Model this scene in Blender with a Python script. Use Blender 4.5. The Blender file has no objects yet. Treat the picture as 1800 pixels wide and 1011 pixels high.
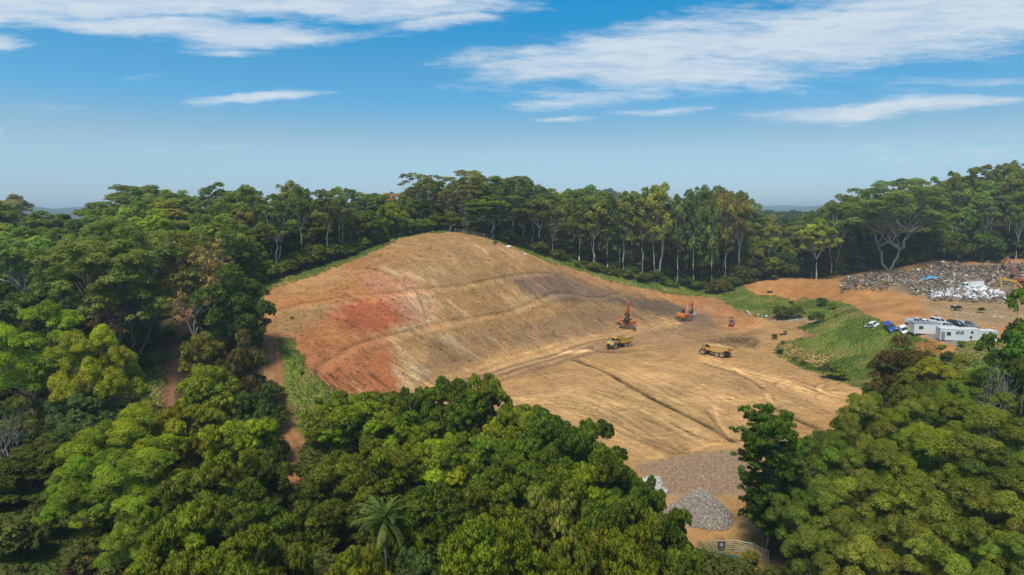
SKYRAMP = [(0.0, (.61, .585, .59)), (0.75, (.9, .93, .85)), (0.09, (1.02, 1.05, .83)), (0.17, (.47, 1.13, 1.14)), (0.28, (.06, 1.08, 1.26))]
CLOUDC = (4.05, 4.4, 4.75)
HAZE = 0.00022
import bpy, math, random
import numpy as np
from mathutils import Vector, Matrix
PI = math.pi
rad = math.radians
C = bpy.context.scene.collection
SC = bpy.context.scene

# ------------------------------------------------------------------ camera
CAM = np.array([0.0, 0.0, 40.0])
FPX = 1200.0                       # focal length in photograph pixels (24 mm on 36 mm, 1800 px wide)
TP = math.atan(135.5 / FPX)        # pitch below the horizon
cT, sT = math.cos(TP), math.sin(TP)

def P(u, v, D):
    """point at distance D ahead (along +Y) seen at photograph pixel (u, v)"""
    a = (u - 900.0) / FPX; b = (505.5 - v) / FPX
    yc = cT + b * sT; zc = -sT + b * cT
    s = D / yc
    return np.array([a * s, D, 40.0 + zc * s])

def proj(x, y, z):
    """world -> photograph pixel"""
    dz = z - 40.0
    f = y * cT - dz * sT
    f = np.where(f > 1e-3, f, 1e-3)
    up = y * sT + dz * cT
    return 900.0 + FPX * x / f, 505.5 - FPX * up / f

cam_d = bpy.data.cameras.new('camera'); cam = bpy.data.objects.new('camera', cam_d); C.objects.link(cam)
cam.location = (0, 0, 40); cam.rotation_euler = (PI / 2 - TP, 0, 0)
cam_d.lens = 24.0; cam_d.sensor_width = 36.0; cam_d.clip_start = 0.5; cam_d.clip_end = 30000
SC.camera = cam

# ------------------------------------------------------------------ numpy noise
def _h(ix, iy, s):
    n = (ix.astype(np.int64) * 374761393 + iy.astype(np.int64) * 668265263 + s * 1442695041) & 0xFFFFFFFF
    n = ((n ^ (n >> 13)) * 1274126177) & 0xFFFFFFFF
    n = n ^ (n >> 16)
    return (n & 0xFFFFFF) / float(0xFFFFFF)

def vnoise(x, y, s=0):
    x = np.asarray(x, float); y = np.asarray(y, float)
    x0 = np.floor(x); y0 = np.floor(y); fx = x - x0; fy = y - y0
    fx = fx * fx * (3 - 2 * fx); fy = fy * fy * (3 - 2 * fy)
    a = _h(x0, y0, s); b = _h(x0 + 1, y0, s); c = _h(x0, y0 + 1, s); d = _h(x0 + 1, y0 + 1, s)
    return (a + (b - a) * fx) * (1 - fy) + (c + (d - c) * fx) * fy

def fbm(x, y, s=0, o=4, g=0.5):
    t = 0; a = 1; w = 0
    for k in range(o):
        t = t + a * vnoise(x * 2 ** k + 13.7 * k, y * 2 ** k - 7.3 * k, s + k); w += a; a *= g
    return t / w - 0.5

def smooth(e0, e1, x):
    t = np.clip((x - e0) / (e1 - e0), 0, 1)
    return t * t * (3 - 2 * t)

def seg_dist(px, py, pts):
    """distance from points to polyline, signed side, parameter along"""
    best = np.full(px.shape, 1e9); side = np.zeros(px.shape); par = np.zeros(px.shape)
    acc = 0.0
    for (x0, y0), (x1, y1) in zip(pts[:-1], pts[1:]):
        dx, dy = x1 - x0, y1 - y0; L2 = dx * dx + dy * dy + 1e-9
        t = np.clip(((px - x0) * dx + (py - y0) * dy) / L2, 0, 1)
        qx = px - x0 - t * dx; qy = py - y0 - t * dy
        d = np.hypot(qx, qy); m = d < best
        best = np.where(m, d, best)
        side = np.where(m, np.sign(dx * qy - dy * qx), side)
        par = np.where(m, acc + t * math.sqrt(L2), par)
        acc += math.sqrt(L2)
    return best, side, par

def poly_mask(px, py, poly, feather):
    """soft inside mask of a polygon, feather outwards and inwards"""
    poly = list(poly)
    xs = [p[0] for p in poly]; ys = [p[1] for p in poly]
    m = (px > min(xs) - feather * 2) & (px < max(xs) + feather * 2) & (py > min(ys) - feather * 2) & (py < max(ys) + feather * 2)
    out = np.zeros(px.shape)
    if not m.any(): return out
    x = px[m]; y = py[m]
    ins = np.zeros(x.shape, bool); n = len(poly)
    for i in range(n):
        x0, y0 = poly[i]; x1, y1 = poly[(i + 1) % n]
        c = ((y0 > y) != (y1 > y))
        xi = (x1 - x0) * (y - y0) / ((y1 - y0) if y1 != y0 else 1e-9) + x0
        ins ^= (c & (x < xi))
    d, _, _ = seg_dist(x, y, poly + [poly[0]])
    sd = np.where(ins, d, -d)
    out[m] = smooth(-feather, feather, sd)
    return out

# ------------------------------------------------------------------ object helpers
def link(o, parent=None):
    C.objects.link(o)
    if parent is not None: o.parent = parent
    return o

def tag(o, label, cat, group=None, kind=None):
    if label: o['label'] = label
    if cat: o['category'] = cat
    if group: o['group'] = group
    if kind: o['kind'] = kind
    return o

def empty(name, label, cat, loc, rz=0.0, group=None, sc=1.0):
    o = bpy.data.objects.new(name, None); C.objects.link(o)
    o.location = loc; o.rotation_euler = (0, 0, rz); o.scale = (sc, sc, sc) if not hasattr(sc, '__len__') else sc
    o.empty_display_size = 0.5
    return tag(o, label, cat, group)

class MB:
    """mesh builder: collects shapes in local coordinates, builds one mesh object"""
    def __init__(s): s.v = []; s.f = []; s.mi = []; s.cur = 0
    def add(s, vs, fs, M=None):
        b = len(s.v)
        for p in vs:
            p = Vector(p)
            s.v.append(tuple(M @ p) if M is not None else tuple(p))
        for f in fs: s.f.append(tuple(b + i for i in f)); s.mi.append(s.cur)
        return s
    def box(s, c, d, M=None, top=(1, 1), rz=0.0, ry=0.0, bev=0.0, sh=(0, 0)):
        x, y, z = d[0] / 2, d[1] / 2, d[2] / 2
        R = Matrix.Translation(c) @ Matrix.Rotation(rz, 4, 'Z') @ Matrix.Rotation(ry, 4, 'Y')
        if M is not None: R = M @ R
        if bev <= 0:
            vs = [(-x, -y, -z), (x, -y, -z), (x, y, -z), (-x, y, -z),
                  (-x * top[0] + sh[0], -y * top[1] + sh[1], z), (x * top[0] + sh[0], -y * top[1] + sh[1], z), (x * top[0] + sh[0], y * top[1] + sh[1], z), (-x * top[0] + sh[0], y * top[1] + sh[1], z)]
            fs = [(0, 3, 2, 1), (4, 5, 6, 7), (0, 1, 5, 4), (1, 2, 6, 5), (2, 3, 7, 6), (3, 0, 4, 7)]
            return s.add(vs, fs, R)
        b = min(bev, x * .9, y * .9, z * .9); vs = []; fs = []
        rings = [(-z, b), (-z + b, 0), (z - b, 0), (z, b)]
        for zz, ins in rings:
            k = (zz + z) / (2 * z); tx = 1 + (top[0] - 1) * k; ty = 1 + (top[1] - 1) * k
            X = x * tx - ins; Y = y * ty - ins; q = b if ins == 0 else b * .4
            ox, oy = sh[0] * k, sh[1] * k
            for (a, c2) in ((X - q, -Y), (X, -Y + q), (X, Y - q), (X - q, Y), (-X + q, Y), (-X, Y - q), (-X, -Y + q), (-X + q, -Y)):
                vs.append((a + ox, c2 + oy, zz))
        for r in range(3):
            for i in range(8):
                j = (i + 1) % 8; fs.append((r * 8 + i, r * 8 + j, r * 8 + 8 + j, r * 8 + 8 + i))
        fs.append(tuple(reversed(range(8)))); fs.append(tuple(range(24, 32)))
        return s.add(vs, fs, R)
    def cyl(s, p0, p1, r0, r1=None, n=14, M=None, caps=True):
        r1 = r0 if r1 is None else r1
        p0 = Vector(p0); p1 = Vector(p1); d = (p1 - p0)
        q = d.to_track_quat('Z', 'Y').to_matrix()
        vs = []
        for p, r in ((p0, r0), (p1, r1)):
            for i in range(n):
                a = 2 * PI * i / n
                vs.append(p + q @ Vector((math.cos(a) * r, math.sin(a) * r, 0)))
        fs = [(i, (i + 1) % n, n + (i + 1) % n, n + i) for i in range(n)]
        if caps: fs += [tuple(reversed(range(n))), tuple(range(n, 2 * n))]
        return s.add(vs, fs, M)
    def tube(s, pts, rs, n=7, M=None):
        pts = [Vector(p) for p in pts]; vs = []; fs = []
        if not hasattr(rs, '__len__'): rs = [rs] * len(pts)
        for k, p in enumerate(pts):
            d = (pts[min(k + 1, len(pts) - 1)] - pts[max(k - 1, 0)])
            q = d.to_track_quat('Z', 'Y').to_matrix() if d.length > 1e-6 else Matrix.Identity(3)
            for i in range(n):
                a = 2 * PI * i / n
                vs.append(p + q @ Vector((math.cos(a) * rs[k], math.sin(a) * rs[k], 0)))
        for k in range(len(pts) - 1):
            for i in range(n):
                j = (i + 1) % n; fs.append((k * n + i, k * n + j, k * n + n + j, k * n + n + i))
        fs += [tuple(reversed(range(n))), tuple(range(len(pts) * n - n, len(pts) * n))]
        return s.add(vs, fs, M)
    def prism(s, prof, y0, y1, M=None, ins=0.0):
        """profile in XZ extruded from y0 to y1"""
        n = len(prof)
        cx = sum(p[0] for p in prof) / n; cz = sum(p[1] for p in prof) / n
        vs = [(x, y0, z) for x, z in prof] + [(x, y1, z) for x, z in prof]
        fs = [(i, n + i, n + (i + 1) % n, (i + 1) % n) for i in range(n)] + [tuple(range(n)), tuple(reversed(range(n, 2 * n)))]
        return s.add(vs, fs, M)
    def lathe(s, prof, c, axis='Y', n=20, M=None):
        """profile (r, t) revolved round the axis through c"""
        vs = []; fs = []; m = len(prof)
        for i in range(n):
            a = 2 * PI * i / n
            for r, t in prof:
                p = {'Y': (r * math.cos(a), t, r * math.sin(a)), 'Z': (r * math.cos(a), r * math.sin(a), t), 'X': (t, r * math.cos(a), r * math.sin(a))}[axis]
                vs.append((p[0] + c[0], p[1] + c[1], p[2] + c[2]))
        for i in range(n):
            j = (i + 1) % n
            for k in range(m - 1): fs.append((i * m + k, j * m + k, j * m + k + 1, i * m + k + 1))
        return s.add(vs, fs, M)
    def build(s, name, mat, parent=None, loc=None, smooth_=False, rz=None):
        me = bpy.data.meshes.new(name); me.from_pydata(s.v, [], s.f)
        mats = mat if isinstance(mat, (list, tuple)) else [mat]
        for m in mats: me.materials.append(m)
        if len(mats) > 1: me.polygons.foreach_set('material_index', s.mi)
        import bmesh
        bm = bmesh.new(); bm.from_mesh(me); bmesh.ops.recalc_face_normals(bm, faces=bm.faces); bm.to_mesh(me); bm.free()
        if smooth_:
            me.polygons.foreach_set('use_smooth', [True] * len(me.polygons))
            try: me.set_sharp_from_angle(angle=rad(40))
            except Exception: pass
        me.update()
        o = bpy.data.objects.new(name, me); link(o, parent)
        if loc is not None: o.location = loc
        if rz is not None: o.rotation_euler = (0, 0, rz)
        return o

def np_mesh(name, V, quads, mat, attrs=None, normals=None, tris=False):
    k = 3 if tris else 4
    me = bpy.data.meshes.new(name)
    nv, nf = len(V), len(quads)
    me.vertices.add(nv); me.vertices.foreach_set('co', np.ascontiguousarray(V, dtype=np.float32).ravel())
    me.loops.add(nf * k); me.loops.foreach_set('vertex_index', np.ascontiguousarray(quads, dtype=np.int32).ravel())
    me.polygons.add(nf)
    me.polygons.foreach_set('loop_start', np.arange(0, nf * k, k, dtype=np.int32))
    for an, (typ, dom, arr) in (attrs or {}).items():
        at = me.attributes.new(an, typ, dom)
        at.data.foreach_set('color' if 'COLOR' in typ else 'value', np.ascontiguousarray(arr, dtype=np.float32).ravel())
    me.update(calc_edges=True)
    if normals is not None:
        me.polygons.foreach_set('use_smooth', [True] * nf)
        me.normals_split_custom_set_from_vertices(np.ascontiguousarray(normals, dtype=np.float32))
    if mat is not None: me.materials.append(mat)
    return me

# ------------------------------------------------------------------ materials
def nmat(name):
    m = bpy.data.materials.new(name); m.use_nodes = True
    nt = m.node_tree
    return m, nt, nt.nodes['Principled BSDF'], nt.nodes['Material Output']

def node(nt, t, **kw):
    n = nt.nodes.new(t)
    for k, v in kw.items():
        if k.startswith('i_'):
            key = k[2:]; key = int(key) if key.isdigit() else key.replace('_', ' ')
            n.inputs[key].default_value = v
        else: setattr(n, k, v)
    return n

def mixc(nt, f, a, b, mode='MIX'):
    n = nt.nodes.new('ShaderNodeMix'); n.data_type = 'RGBA'; n.blend_type = mode
    for s, val in ((n.inputs[0], f), (n.inputs[6], a), (n.inputs[7], b)):
        if isinstance(val, bpy.types.NodeSocket): nt.links.new(val, s)
        elif hasattr(val, '__len__'): s.default_value = tuple(val) + ((1,) if len(val) == 3 else ())
        else: s.default_value = val
    return n.outputs[2]

def mth(nt, op, a, b=None, c=None, clamp=False):
    n = nt.nodes.new('ShaderNodeMath'); n.operation = op; n.use_clamp = clamp
    for i, v in enumerate((a, b, c)):
        if v is None: continue
        if isinstance(v, bpy.types.NodeSocket): nt.links.new(v, n.inputs[i])
        else: n.inputs[i].default_value = v
    return n.outputs[0]

def simple(name, col, rough=0.6, metal=0.0, dirt=0.25, dirtcol=(0.30, 0.20, 0.11), scale=1.5, coat=0.0):
    """painted / plain surface with dust patches and slight tone variation"""
    m, nt, b, o = nmat(name)
    tc = node(nt, 'ShaderNodeTexCoord')
    n1 = node(nt, 'ShaderNodeTexNoise', i_Scale=scale, i_Detail=6.0, i_Roughness=0.65)
    n2 = node(nt, 'ShaderNodeTexNoise', i_Scale=scale * 7, i_Detail=3.0)
    nt.links.new(tc.outputs['Object'], n1.inputs['Vector']); nt.links.new(tc.outputs['Object'], n2.inputs['Vector'])
    f = mth(nt, 'MULTIPLY', mth(nt, 'SUBTRACT', n1.outputs[0], 0.38, clamp=True), dirt * 3.2, clamp=True)
    c = mixc(nt, f, col, dirtcol)
    v = mth(nt, 'ADD', mth(nt, 'MULTIPLY', n2.outputs[0], 0.3), 0.85)
    c = mixc(nt, 1.0, c, v, 'MULTIPLY')
    nt.links.new(c, b.inputs['Base Color'])
    nt.links.new(mth(nt, 'ADD', mth(nt, 'MULTIPLY', f, 0.35), rough, clamp=True), b.inputs['Roughness'])
    b.inputs['Metallic'].default_value = metal
    return m

def glass_mat(name, col=(0.02, 0.03, 0.035)):
    m, nt, b, o = nmat(name)
    b.inputs['Base Color'].default_value = (*col, 1); b.inputs['Roughness'].default_value = 0.08
    return m
# ------------------------------------------------------------------ terrain shape
_cp = []
def cp(u, v, D): _cp.append(P(u, v, D))
def fl(v): return 48000.0 / (v - 370.0)          # distance at which row v meets the pit floor (z = 0)
# pit floor
for (u, v) in ((760, 690), (860, 655), (960, 625), (1080, 590), (1200, 570), (1245, 556), (900, 700), (1000, 660), (1100, 630), (1200, 610),
               (1300, 620), (1380, 640), (1450, 665), (1520, 700), (1000, 720), (1100, 700), (1200, 680), (1300, 680), (1400, 700), (1450, 750),
               (1100, 780), (1200, 780), (1300, 770), (1250, 850), (1300, 830), (1150, 850), (1250, 930), (1320, 930), (1260, 1000), (1180, 950), (1000, 850), (900, 800), (800, 750)):
    cp(u, v, fl(v))
cp(1320, 585, 219); cp(1290, 565, 243)
# foot of the slope
for a in ((700, 705, 142), (760, 680, 154), (860, 650, 170), (960, 620, 190), (1080, 580, 225), (1200, 560, 249)): cp(*a)
# lower bench / upper bench / crest
for a in ((560, 645, 140), (620, 612, 154), (740, 580, 177), (820, 565, 191), (900, 550, 207), (1040, 525, 246), (1110, 518, 259),
          (470, 550, 160), (540, 533, 170), (620, 520, 181), (750, 510, 193), (870, 495, 218), (970, 480, 241),
          (465, 512, 178), (500, 500, 185), (550, 484, 195), (600, 465, 206), (650, 445, 218), (700, 425, 230), (740, 413, 239), (780, 408, 246), (820, 412, 249),
          (880, 427, 254), (950, 455, 260), (1000, 470, 265), (1050, 486, 268), (1150, 506, 275), (1240, 521, 281),
          (760, 450, 217), (850, 450, 230), (650, 480, 197), (1000, 500, 250), (1150, 530, 265)): cp(*a)
# left flank: haul road, strip of grass, hollow
for a in ((466, 585, 151), (470, 620, 143), (478, 660, 135), (490, 720, 125), (505, 760, 117), (530, 795, 111), (515, 845, 100),
          (520, 620, 143), (560, 690, 134), (620, 690, 139), (600, 650, 146), (680, 640, 152), (560, 740, 124), (600, 760, 121)): cp(*a)
# left track and forest floor
for a in ((352, 500, 185), (330, 530, 175), (312, 570, 164), (303, 630, 148), (295, 680, 137), (285, 730, 127), (400, 620, 145), (400, 740, 125),
          (200, 650, 140), (100, 700, 128), (0, 760, 115), (130, 985, 73), (60, 970, 72), (200, 900, 86), (300, 1000, 74), (500, 1000, 72), (-150, 900, 85)): cp(*a)
# right: grass bank, yard, tip
for a in ((1420, 620, 197), (1460, 640, 184), (1480, 655, 172), (1480, 610, 190), (1530, 600, 183), (1560, 578, 181), (1600, 590, 171), (1630, 610, 160), (1520, 566, 192), (1500, 560, 200),
          (1560, 660, 158), (1620, 660, 150), (1700, 680, 138), (1640, 602, 160), (1720, 606, 158), (1600, 572, 180), (1700, 572, 182), (1780, 590, 172),
          (1560, 548, 202), (1650, 550, 202), (1750, 550, 202), (1480, 545, 215), (1440, 535, 248), (1380, 533, 262), (1310, 524, 275), (1290, 540, 262), (1340, 560, 240), (1400, 560, 232), (1430, 580, 222),
          (1400, 514, 285), (1340, 512, 292), (1600, 520, 236), (1700, 520, 238), (1800, 520, 240), (1500, 508, 268), (1600, 497, 268), (1700, 490, 275), (1800, 485, 280),
          (1560, 474, 300), (1640, 462, 302), (1700, 466, 305), (1800, 464, 305), (1480, 492, 298), (1400, 500, 305), (1300, 508, 300)): cp(*a)
# anchors (x, y, z): forest floor behind, near ground, surroundings
_an = [(-150, 150, 10), (-120, 190, 18), (-160, 210, 19), (-100, 230, 24), (-150, 260, 24), (-220, 260, 20), (-60, 225, 24), (-60, 260, 27), (-100, 300, 25),
       (-40, 300, 28), (0, 290, 27), (30, 300, 22), (70, 310, 15), (110, 320, 12), (140, 345, 12), (60, 360, 14), (0, 370, 18), (-100, 380, 18), (-250, 350, 14), (-300, 220, 16),
       (170, 330, 20), (220, 335, 26), (260, 325, 33), (300, 320, 36), (250, 380, 40), (330, 300, 34), (180, 400, 20), (250, 240, 18), (300, 200, 16), (220, 160, 13), (150, 120, 8), (120, 90, 4),
       (80, 110, 1.5), (60, 90, 0.5), (90, 60, 1), (50, 60, 0), (0, 70, 0), (0, 95, 0), (-30, 90, 1), (-20, 60, 0), (20, 40, -1), (-60, 50, 3), (-110, 60, 6), (-160, 90, 8), (0, 10, -1), (-50, 5, 2), (60, 10, 0),
       (130, 20, 3), (-140, 10, 6), (-90, 100, 5), (-60, 80, 3), (400, 100, 14), (400, 350, 30), (-400, 100, 14), (-400, 350, 8), (0, 450, 4), (200, 470, 12), (-200, 470, 4), (0, -100, 0), (200, -100, 2), (-200, -100, 4)]
_pts = np.array([list(p) for p in _cp] + [list(map(float, a)) for a in _an])
_cc = 7.0
_c0 = np.array([30.0, 180.0])
_K = np.sqrt(((_pts[:, None, :2] - _pts[None, :, :2]) ** 2).sum(-1) + _cc ** 2)
_zm = _pts[:, 2].mean()
_n = len(_pts)
_A = np.zeros((_n + 1, _n + 1)); _A[:_n, :_n] = _K - np.eye(_n) * 2.0; _A[:_n, _n] = 1; _A[_n, :_n] = 1
_W = np.linalg.solve(_A, np.append(_pts[:, 2], 0.0))
def _rbf(x, y):
    out = np.full(x.shape, _W[_n])
    for k in range(_n):
        out += _W[k] * np.sqrt((x - _pts[k, 0]) ** 2 + (y - _pts[k, 1]) ** 2 + _cc ** 2)
    return out

def px_line(pts):
    """photograph polyline (u, v, D) -> ground polyline"""
    return [tuple(P(*p)[:2]) for p in pts]
BENCH2 = px_line(((556, 650, 139), (575, 632, 144), (620, 612, 154), (680, 593, 166), (740, 580, 177), (820, 565, 191), (900, 550, 207), (970, 537, 226), (1040, 525, 246), (1090, 518, 257)))
BENCH1 = px_line(((470, 548, 160), (540, 533, 170), (620, 520, 181), (690, 513, 187), (750, 508, 194), (870, 493, 219), (975, 479, 242)))
MOUNDS = []   # (x, y, rx, ry, h, rot)
def mound(u, v, D, rx, ry, h, rot=0.0):
    p = P(u, v, D); MOUNDS.append((p[0], p[1], rx, ry, h, rot))
mound(1385, 515, 292, 22, 12, 5.8); mound(1330, 518, 288, 10, 8, 1.5)
mound(1455, 515, 278, 14, 9, 3.0); mound(1535, 520, 246, 17, 9, 5.6, 0.1); mound(1575, 524, 238, 5, 4, 1.6); mound(1590, 527, 234, 8, 6, 1.0)
mound(1604, 551, 204, 6.8, 5.0, 3.6)
mound(1635, 475, 292, 16, 8, 3.0)
mound(1520, 500, 276, 10, 7, 2.0); mound(1600, 490, 284, 16, 8, 1.4); mound(1700, 480, 292, 24, 9, 1.2); mound(1790, 478, 292, 20, 9, 1.4)
mound(1735, 512, 250, 10, 5, 1.0)
# grass knoll in front of the yard
mound(1540, 585, 184, 11, 7, 1.2, -0.5)
GRAVEL_PAD = (1170, 1300, 800, 860)

def H(x, y, fine=True):
    x = np.atleast_1d(np.asarray(x, float)); y = np.atleast_1d(np.asarray(y, float))
    sh = x.shape; x = x.ravel(); y = y.ravel()
    z = np.empty(x.shape)
    for a in range(0, len(x), 60000): z[a:a + 60000] = _rbf(x[a:a + 60000], y[a:a + 60000])
    r = np.hypot(x - 20, y - 200)
    far = smooth(330, 520, r)
    zf = -8 + 26 * fbm(x / 420.0, y / 420.0, 5, 3) + 60 * smooth(1500, 5200, r) * (fbm(x / 1300.0, y / 1300.0, 9, 4) + 0.1) * 2
    # wooded hills seen over the trees: (pixel u, top row, distance, half width in px)
    for (u, v, D, w) in ((1040, 345, 1250, 110), (1500, 358, 4200, 150), (1370, 361, 5200, 120), (20, 361, 2600, 120), (250, 360, 3600, 200), (1380, 388, 760, 120)):
        q = P(u, v, D); sx = w * D / FPX
        zf = np.maximum(zf, (q[2] - (9 if D < 1500 else 0)) * np.exp(-((x - q[0]) / sx) ** 2 - ((y - q[1]) / (sx * 1.2 + 60)) ** 2) - 8 * (1 - np.exp(-((x - q[0]) / sx) ** 2)))
    z = z * (1 - far) + zf * far
    for (mx, my, rx, ry, h, ro) in MOUNDS:
        m = (np.abs(x - mx) < 60) & (np.abs(y - my) < 60)
        if m.any():
            c, s = math.cos(ro), math.sin(ro)
            ax = ((x[m] - mx) * c + (y[m] - my) * s) / rx; ay = (-(x[m] - mx) * s + (y[m] - my) * c) / ry
            wob = 1 + 0.35 * fbm(x[m] / 6, y[m] / 6, 31, 3)
            r2 = (ax ** 2 + ay ** 2) * wob
            z[m] += h * (.45 * np.exp(-r2 * 1.3) + .55 * np.maximum(0, 1 - np.sqrt(r2) * .78) ** 1.15)
    m = r < 320
    if m.any():
        X, Y = x[m], y[m]; zz = z[m]
        for line, sl, wu in ((BENCH2, .24, .8), (BENCH1, .20, .8)):
            d, sd, par = seg_dist(X, Y, line)
            t = d * sd
            Lp = sum(math.hypot(b[0] - a[0], b[1] - a[1]) for a, b in zip(line[:-1], line[1:]))
            win = smooth(-3.2, -1.7, t) * (1 - smooth(wu, wu + .8, t)) * smooth(0, 3, par) * (1 - smooth(Lp - 10, Lp - .5, par))
            zz = zz - sl * (t + .35) * win
        if fine:
            slope = smooth(0.8, 4, zz) * smooth(-60, -20, -Y + 230)
            zz = zz + 0.5 * fbm(X / 14, Y / 14, 2, 3) + slope * 0.28 * fbm(X / 2.2, Y / 2.2, 3, 3) + 0.06 * fbm(X / 1.2, Y / 1.2, 4, 2)
        z[m] = zz
    return z.reshape(sh)

def gz(x, y): return float(H(np.array([x]), np.array([y]))[0])

def hit(u, v, D0=60, D1=420):
    """where the ray through (u, v) meets the ground"""
    Ds = np.arange(D0, D1, 0.5)
    p0 = P(u, v, 1.0) - CAM
    xs, zs = p0[0] * Ds, 40 + p0[2] * Ds
    hz = H(xs, Ds)
    i = np.nonzero(zs <= hz)[0]
    if len(i) == 0: i = [len(Ds) - 1]
    D = Ds[i[0]]
    return np.array([p0[0] * D, D, float(hz[i[0]])])

def gpt(u, v, lo=60, hi=420): return hit(u, v, lo, hi)
# ------------------------------------------------------------------ ground mesh
def axis_pts(a, b, step, lo, hi, g=1.13):
    core = list(np.arange(a, b, step)); s = step; p = b
    right = []
    while p < hi: right.append(p); s *= g; p += s
    s = step; p = a - s; left = []
    while p > lo: left.append(p); s *= g; p -= s
    return np.array(list(reversed(left)) + core + right)
XS = axis_pts(-62, 100, 0.38, -9000, 9000, 1.06)
YS = axis_pts(104, 270, 0.38, -1500, 14000, 1.06)
GX, GY = np.meshgrid(XS, YS)
gx, gy = GX.ravel(), GY.ravel()
gzv = H(gx, gy)
U, V = proj(gx, gy, gzv)

def lin(r, g, b):
    f = lambda c: (c / 255 / 12.92) if c / 255 <= 0.04045 else ((c / 255 + 0.055) / 1.055) ** 2.4
    return np.array([f(r), f(g), f(b)])
TAN = np.array([0.43, 0.265, 0.12]); TAN2 = np.array([0.50, 0.325, 0.165]); BROWN = np.array([0.27, 0.165, 0.085]); PALE = np.array([0.62, 0.45, 0.27])
RED = np.array([0.46, 0.135, 0.065]); PINK = np.array([0.55, 0.25, 0.16]); ORANGE = np.array([0.49, 0.215, 0.075]); MAUVE = np.array([0.235, 0.155, 0.115]); DARKG = np.array([0.16, 0.115, 0.085])
GREEN = np.array([0.125, 0.19, 0.03]); LIME = np.array([0.23, 0.27, 0.05]); DGREEN = np.array([0.05, 0.085, 0.018]); LITTER = np.array([0.075, 0.058, 0.03])
WHT = np.array([0.72, 0.60, 0.43])
col = np.tile(LITTER, (len(gx), 1)).astype(float)
grassy = np.zeros(len(gx)); bare = np.zeros(len(gx))

nz1 = fbm(gx / 9, gy / 9, 11, 4); nz2 = fbm(gx / 3, gy / 3, 12, 4); nz3 = fbm(gx / 30, gy / 30, 13, 3)
WU = U + 16 * fbm(gx / 5, gy / 5, 21, 4) + 6 * fbm(gx / 1.3, gy / 1.3, 22, 2)
WV = V + 8 * fbm(gx / 5, gy / 5, 23, 4) + 3 * fbm(gx / 1.3, gy / 1.3, 24, 2)
NE = fbm(gx / 1.6, gy / 1.6, 26, 4) * .8 + fbm((gx * .75 - gy * .66) / 5, (gx * .66 + gy * .75) / .8, 27, 3) * .7
vis = (gy > 60) & (gy < 330)
def paint(poly, c, f=6, op=1.0, warp=True, g=None, b=None, dlim=None, mod=None):
    global col, grassy, bare
    m = poly_mask(WU if warp else U, WV if warp else V, poly, f) * vis * op
    if dlim is not None: m = m * (gy > dlim[0]) * (gy < dlim[1])
    if mod is not None: m = m * mod
    if warp: m = np.clip((m / max(op, .01) - .5) * 1.25 + .5 + 1.5 * NE * 4 * np.clip(m / max(op, .01), 0, 1) * (1 - np.clip(m / max(op, .01), 0, 1)), 0, 1) * op * (m > 0)
    col = col * (1 - m[:, None]) + np.asarray(c) * m[:, None]
    if g is not None: grassy = grassy * (1 - m) + g * m
    if b is not None: bare = bare * (1 - m) + b * m

# forest floor tone
col += np.clip(nz1, -.5, .5)[:, None] * np.array([0.03, 0.05, 0.01])
far = smooth(360, 480, np.hypot(gx - 20, gy - 200))
col = col * (1 - far[:, None]) + (np.array([0.045, 0.075, 0.03]) * (1 + 0.5 * nz3[:, None])) * far[:, None]
# grass verge round the cut
paint([(440, 520), (470, 490), (560, 468), (640, 440), (700, 410), (740, 396), (860, 396), (900, 418), (1000, 452), (1100, 478), (1200, 490), (1330, 505), (1330, 560), (1240, 540), (700, 560), (440, 600)],
      GREEN, 6, 1, g=1.0, dlim=(150, 292))
# the open ground of the pit
PIT = [(462, 520), (480, 506), (560, 480), (640, 448), (700, 421), (745, 408), (790, 405), (850, 415), (900, 432), (960, 458), (1030, 480), (1100, 500), (1180, 516), (1250, 522), (1300, 535), (1345, 560), (1420, 570),
       (1470, 575), (1440, 598), (1375, 600), (1385, 628), (1440, 655), (1500, 680), (1540, 690), (1500, 760), (1440, 800), (1350, 830), (1330, 900), (1310, 985), (1230, 985), (1180, 930), (1080, 860), (900, 780), (700, 720), (640, 700),
       (560, 690), (555, 700), (560, 780), (545, 850), (560, 900), (490, 900), (500, 800), (476, 720), (462, 650), (455, 580)]
paint(PIT, TAN, 4, 1, g=0.0, b=1.0, dlim=(80, 285))
# front apron under and around the gravel
paint([(1080, 820), (1340, 780), (1340, 1000), (1180, 1000)], TAN, 5, 1, g=0.0, b=1.0)
paint([(1225, 950), (1340, 940), (1340, 1050), (1215, 1050)], np.array([0.17, 0.15, 0.05]), 8, 0.85, g=0.7)
# slope colours
paint([(470, 545), (560, 500), (640, 470), (700, 450), (690, 500), (640, 560), (560, 600), (480, 590)], ORANGE, 14, 0.75)
paint([(462, 510), (600, 460), (720, 440), (700, 520), (640, 600), (740, 640), (730, 720), (560, 700), (470, 600)], np.array([0.48, 0.235, 0.095]), 22, 0.8)
paint([(740, 412), (800, 405), (900, 440), (1000, 480), (900, 480), (760, 430)], np.array([0.47, 0.285, 0.13]), 10, 0.7)
paint([(500, 500), (600, 470), (650, 480), (560, 512), (500, 520)], TAN2, 10, 0.5)
paint([(900, 440), (1060, 490), (1240, 530), (1230, 545), (1100, 520), (980, 480)], np.array([0.50, 0.28, 0.13]), 8, 0.6)
paint([(1000, 545), (1100, 535), (1180, 560), (1080, 580), (980, 600), (900, 620), (900, 580)], np.array([0.31, 0.20, 0.12]), 16, 0.8)
paint([(480, 545), (620, 530), (590, 560), (540, 580), (480, 590)], np.array([0.36, 0.255, 0.125]), 10, 0.75)
paint([(655, 460), (800, 430), (960, 475), (820, 500), (700, 505), (640, 500)], np.array([0.40, 0.25, 0.12]), 16, 0.8)
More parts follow.
